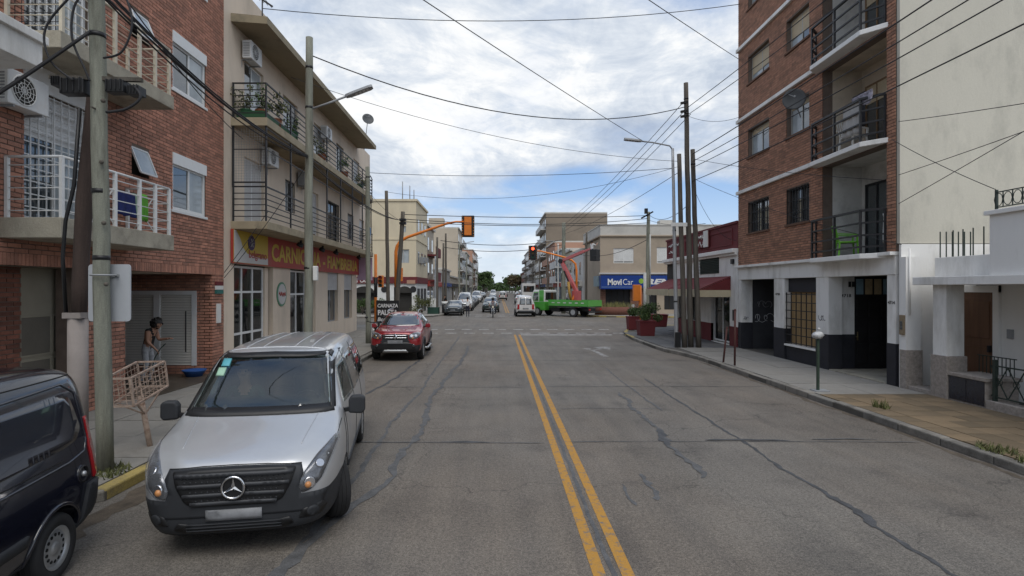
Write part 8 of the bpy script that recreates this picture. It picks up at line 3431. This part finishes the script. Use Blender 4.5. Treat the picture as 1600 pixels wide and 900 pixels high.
# blue basin on the wet driveway, hose
t = thing('basin', 'blue plastic basin on the wet garage driveway', 'basin', (-8.25, 15.05, ZS))
mb = MB()
z = ZS + .013
mb.lathe([(0, z), (.20, z), (.29, z + .17), (.31, z + .175), (.30, z + .155), (.2, z + .03), (0, z + .03)], (-8.25, 15.05, 0), 'z', 20)
mb.build('bowl', mat('basin_blue', (.03, .10, .32), .5), t)
mb = MB()
mb.tube([(-8.31, 13.75, 1.12), (-8.24, 13.73, 1.16), (-8.36, 13.73, 1.05), (-8.50, 13.7, .80), (-8.55, 13.65, .45), (-8.5, 13.6, ZS + .04), (-8.9, 13.5, ZS + .03), (-9.6, 13.9, ZS + .03), (-10.5, 13.4, ZS + .03), (-11.6, 13.9, ZS + .03)], .013, 6)
mb.build('hose', mat('hose_green', (.03, .05, .035), .6), None, 'thin dark garden hose held by the woman and trailing over the driveway', 'hose')

# ------------------------------------------------------------------ people
M_jean = mat('grey_jeans', (.36, .37, .39), .9, .35, 9)
M_topb = mat('black_vest', (.012, .012, .013), .9, .2, 8)
M_shoe = mat('shoe_dark', (.03, .03, .035), .7)
figure('person', 'person with dark curly hair, black vest and grey jeans hosing the garage driveway', 'person',
       dict(pelvis=(0, -.02, .92), spine=(0, .03, 1.09), chest=(0, .09, 1.27), neck=(0, .17, 1.385), jaw=(0, .235, 1.435), head=(0, .25, 1.50), crown=(0, .245, 1.565),
            shL=(-.16, .10, 1.35), shR=(.16, .10, 1.35), elL=(-.19, .16, 1.09), wrL=(-.12, .42, 1.13), elR=(.18, .10, 1.08), wrR=(.10, .24, .90),
            hiL=(-.09, -.02, .88), hiR=(.09, -.02, .88), knL=(-.10, .06, .49), anL=(-.11, -.02, .085), toL=(-.12, .13, .03), knR=(.10, .03, .49), anR=(.11, -.10, .085), toR=(.12, .05, .03)),
       {'top': M_topb, 'legs': M_jean, 'shoes': M_shoe}, (-8.73, 13.8, ZS + .012), R(-90), 'curly', hair_r=.145)
M_wshirt = mat('white_shirt', (.60, .60, .60), .9, .06, 8)
M_navyt = mat('dark_trousers', (.02, .022, .035), .9)
figure('person', 'person in white shirt and dark trousers crossing the street, arm raised, seen from behind', 'person',
       dict(wrL=(-.46, .10, 1.45), elL=(-.38, .02, 1.28), knL=(-.09, .08, .50), anL=(-.09, .02, .10), anR=(.10, -.10, .09), toR=(.11, .06, .03)),
       {'top': M_wshirt, 'sleeve': M_wshirt, 'legs': M_navyt, 'shoes': M_shoe}, (-2.5, 48.6, 0), R(0), True)
figure('person', 'motorcycle rider with dark helmet and pale patterned top', 'person',
       dict(pelvis=(0, .30, .92), spine=(0, .27, 1.09), chest=(0, .20, 1.28), neck=(0, .16, 1.42), jaw=(0, .12, 1.50), head=(0, .12, 1.57), crown=(0, .13, 1.65),
            shL=(-.18, .18, 1.37), shR=(.18, .18, 1.37), elL=(-.32, .02, 1.18), elR=(.32, .02, 1.18), wrL=(-.31, -.14, 1.08), wrR=(.31, -.14, 1.08),
            hiL=(-.10, .26, .88), hiR=(.10, .26, .88), knL=(-.24, -.06, .70), knR=(.24, -.06, .70), anL=(-.2, .12, .34), anR=(.2, .12, .34), toL=(-.2, -.02, .30), toR=(.2, -.02, .30)),
       {'top': mat('rider_top', (.35, .30, .32), .9, .3, 14), 'sleeve': M_wshirt, 'legs': M_navyt, 'shoes': M_shoe, 'skin': M_skin2}, (-.27, 47.9, 0), 0, None)
mb = MB()
mb.ball((0, .13, 1.60), .14, 14, 0, (1, 1.1, 1.05))
hm = mb.build('helmet', M_trim, None, 'glossy dark helmet worn by the motorcycle rider', 'helmet')
hm.location = (-.27, 47.9, 0)
for i, (x, y, z, lb, top) in enumerate(((10.05, 51.3, 6.5, 'worker in pale shirt leaning at the wires above the crane arm', M_wshirt),)):
    pass
drv = figure('person', 'person in dark green top on the front seat of the silver van', 'person',
             dict(pelvis=(0, -.12, .72), spine=(0, -.16, .92), chest=(0, -.15, 1.12), neck=(0, -.12, 1.29), jaw=(0, -.09, 1.37), head=(0, -.09, 1.45), crown=(0, -.10, 1.52),
                  shL=(-.18, -.15, 1.22), shR=(.18, -.15, 1.22), elL=(-.25, .02, 1.02), elR=(.25, .02, 1.02), wrL=(-.16, .22, 1.10), wrR=(.16, .22, 1.10),
                  hiL=(-.1, -.08, .68), hiR=(.1, -.08, .68), knL=(-.13, .30, .72), knR=(.13, .30, .72), anL=(-.12, .44, .42), anR=(.12, .44, .42), toL=(-.12, .56, .40), toR=(.12, .56, .40)),
             {'top': mat('driver_top', (.03, .06, .05), .9), 'sleeve': mat('driver_top', (.03, .06, .05)), 'legs': M_navyt, 'shoes': M_shoe}, (0, 0, 0), R(180), True, hair_r=.12)
# sits behind the wheel: van local seat position (0.42, 1.98), turned with the van
ca, sa, sc = math.cos(R(9.8)), math.sin(R(9.8)), .955
lx, ly = -.42, 1.86
drv.location = (-2.45 + sc * (lx * ca - ly * sa), 5.16 + sc * (lx * sa + ly * ca), .06)
drv.rotation_euler = (0, 0, R(189.8))
# two people by the far left corner
figure('person', 'person in dark clothes standing by the poles at the left far corner', 'person', {}, {'top': M_topb, 'sleeve': M_topb, 'legs': M_navyt, 'shoes': M_shoe}, (-5.15, 55.3, ZS), R(150), True, fingers=False)
wk = figure('person', 'worker in pale shirt standing in the crane bucket reaching for wires', 'person', dict(wrL=(-.25, .42, 1.45), elL=(-.24, .22, 1.28), wrR=(.2, .45, 1.5), elR=(.24, .22, 1.3)),
            {'top': M_wshirt, 'sleeve': M_wshirt, 'legs': M_navyt, 'shoes': M_shoe}, (8.35, 47.85, 4.95), R(-60), True, fingers=False)

# ------------------------------------------------------------------ overhead cables
def cable(label, a, c, sag, r=.012, group='overhead cables'):
    mb = MB()
    mb.tube(catenary(a, c, sag, 18), r, 5)
    return mb.build('overhead_cable', M_wire, None, label, 'cable', group)


def bundle(label, a, c, sag, n, r=.012, sp=.05, seed=1):
    t = thing('cable_bundle', label, 'cables', a, 'overhead cable bundles')
    rn = random.Random(seed)
    for i in range(n):
        o = Vector((rn.uniform(-sp, sp), 0, rn.uniform(-sp, sp)))
        mb = MB()
        mb.tube(catenary(Vector(a) + o, Vector(c) + o * .6, sag * rn.uniform(.85, 1.2), 16), r * rn.uniform(.7, 1.2), 5)
        mb.build('strand', M_wire, t)
    return t


TL, TR = (-5.12, 15.1, 8.95), (7.72, 22.5, 9.95)
cable('black cable sagging from the butcher shop pole to the tallest right pole', TL, TR, 1.05, .017)
cable('thin cable from overhead left down to the right street lamp', (-7.9, -.7, 7.6), (6.1, 22.5, 8.5), .15, .010)
cable('cable crossing the top of the view to the brick flats roof', (-8, 18.8, 12.1), (9.86, 22.2, 14.0), .55, .014)
cable('cable dropping from upper right sky onto the brick flats second floor edge', (-7, -2, 6.0), (9.84, 22.2, 11.75), .1, .011)
cable('thin pale cable from the cream building eave to left pole of right cluster', (-7.0, 18.8, 9.75), (7.5, 22.4, 7.7), .55, .009)
cable('level cable from motorcycle pole to the silver lamp post', (-5.62, 24.1, 7.6), (7.25, 22.5, 7.45), .22, .011)
cable('sagging cable from slim dark pole to right cluster', (-5.42, 27.2, 7.3), (7.46, 22.4, 7.5), .75, .008)
for i, (z0, z1, s) in enumerate(((6.6, 7.5, .15), (6.35, 7.3, .35), (6.2, 7.0, .22))):
    cable(['upper', 'middle', 'lower'][i] + ' cable of the three crossing the junction at signal height', (-5.1, 30.3, z0), (10.4, 37.6, z1), s, .02)
cable('heavy cable from the café corner pole across to the right far pole', (-5.2, 51.5, 7.0), (6.8, 55.2, 7.4), .5, .03)
cable('second heavy cable from cafe corner to the right far pole', (-5.2, 54.5, 6.6), (6.8, 55.2, 6.9), .55, .03)
for i, z in enumerate((10.3, 10.0, 9.7)):
    cable(['top', 'middle', 'lowest'][i] + ' of three cables running from tallest right pole down the far street', (7.8 + .1 * i, 22.6, z), (6.8, 55.2, 8.9 - .35 * i), .35, .014)
cable('cable from left pole of right cluster to the far greenish pole', (7.5, 22.4, 7.3), (6.9, 55.2, 8.0), .3, .012)
cable('cable from right cluster curving to pole before the blue sign', (7.9, 22.5, 6.0), (10.4, 37.6, 7.6), .5, .014)
cable('loop of cable hanging on the beige corner wall', (6.8, 55.2, 6.6), (10.4, 37.6, 5.9), 1.0, .02)
cable('cable along beige corner building above the white blinds', (9.05, 55, 7.0), (22, 51.6, 6.9), .25, .02)
cable('cable from pole before the blue sign to the red shop parapet', (10.4, 37.6, 7.2), (9.9, 26, 5.6), .2, .012)
# along the right pavement, over the brick flats and past us
for i, (z0, z1, x1, s, r) in enumerate(((8.0, 8.2, 8.0, .25, .016), (7.7, 7.7, 7.9, .3, .013), (7.45, 7.5, 8.1, .35, .013), (6.9, 6.9, 8.0, .35, .014), (9.9, 9.2, 8.0, .3, .013), (9.6, 9.0, 8.2, .35, .012))):
    cable(['highest heavy', 'second', 'third', 'lowest', 'upper outer', 'upper inner'][i] + ' cable running along right pavement in front of the brick flats', (8.0 if i < 4 else 7.8, 22.45, z0), (x1, -7, z1), s, r)
for i, (a, c, s) in enumerate((((8.05, 22.4, 7.8), (9.82, 14.0, 5.3), .1), ((8.05, 22.4, 7.0), (9.8, 13.3, 3.6), .2), ((9.7, 13.5, 6.2), (9.9, 10.9, 4.5), .05), ((9.8, 13.4, 6.6), (9.4, 6.0, 5.2), .05), ((9.8, 13.4, 4.6), (9.0, 4.0, 6.8), .05),
                                ((9.8, 13.4, 5.3), (9.6, 4.0, 5.9), .08), ((7.8, 22.5, 9.6), (9.84, 21.8, 9.4), .25), ((8.05, 22.4, 6.6), (9.84, 22.6, 4.5), .5))):
    cable(['service wire from right cluster to first floor brick pier', 'long service wire from right cluster to the white meter wall', 'short wire down party wall to the iron railing', 'wire sloping gently down across the cream party wall',
           'wire rising across the cream party wall', 'flat wire across the cream party wall', 'short service wire from tallest pole to brick flats corner', 'slack wire from right cluster down to the red shop'][i], a, c, s, .008)
# left side
bundle('thick black cable bundle from the near left pole to the butcher shop pole', (-5.28, 7.30, 6.55), (-5.15, 15.1, 6.15), .30, 5, .014, .07, 3)
bundle('cable bundle from the butcher shop pole along balconies to the leaning pole', (-5.15, 15.1, 6.1), (-5.15, 30.3, 6.3), .35, 4, .013, .06, 4)
bundle('black cables leaving near left pole towards the left edge', (-5.28, 7.14, 5.85), (-7.98, 6.9, 3.95), .06, 2, .016, .05, 5)
bundle('black cables from the near left pole top passing overhead behind us', (-5.30, 7.30, 6.6), (-5.4, -6, 6.8), .3, 4, .016, .08, 6)
cable('cable from near left pole across to cream building upper storey', (-5.28, 7.30, 6.9), (-7.9, 17.2, 7.2), .2, .011)
cable('thin wire from leaning pole up to the cream balcony end', (-5.15, 30.3, 6.2), (-7.2, 31.2, 8.0), .2, .010)
cable('pair member of wires slanting over the yellow butcher sign to the brick corner', (-7.95, 16.1, 3.0), (-6.95, 16.8, 4.9), .02, .010)
cable('second wire slanting over yellow butcher sign to the brick corner', (-7.95, 16.1, 2.85), (-5.15, 15.1, 6.0), .12, .009)
t = thing('cable_loops', 'loose loops of black cable hanging round the near left pole', 'cables', (-5.28, 7.46, 5.6))
for i, pts in enumerate((((-5.25, 7.36, 6.6), (-5.55, 7.3, 6.3), (-5.85, 7.3, 5.9), (-5.78, 7.3, 5.5), (-5.5, 7.32, 5.25)),
                         ((-5.2, 7.34, 6.5), (-5.45, 7.3, 6.25), (-5.5, 7.3, 5.8), (-5.35, 7.32, 5.4), (-5.3, 7.34, 5.25)),
                         ((-5.15, 7.36, 6.6), (-4.85, 7.3, 6.4), (-4.72, 7.3, 6.0), (-4.85, 7.3, 5.62), (-5.12, 7.34, 5.55)),
                         ((-4.75, 7.4, 5.2), (-4.68, 7.4, 5.05), (-4.85, 7.38, 4.9), (-5.1, 7.36, 4.85)))):
    P = [Vector(p) for p in pts]
    q = []
    for k in range(len(P) - 1):
        p0, p1, p2, p3 = P[max(0, k - 1)], P[k], P[k + 1], P[min(len(P) - 1, k + 2)]
        for j in range(6):
            u = j / 6
            q.append(.5 * ((2 * p1) + (-p0 + p2) * u + (2 * p0 - 5 * p1 + 4 * p2 - p3) * u * u + (-p0 + 3 * p1 - 3 * p2 + p3) * u ** 3))
    q.append(P[-1])
    mb = MB()
    mb.tube(q, .014 if i < 3 else .018, 6)
    mb.build('loop', M_wire, t)

for o in (near_pole, sgn, cbx, t):      # the near pole and all that is fixed to it stand a little nearer
    o.location.y -= .16
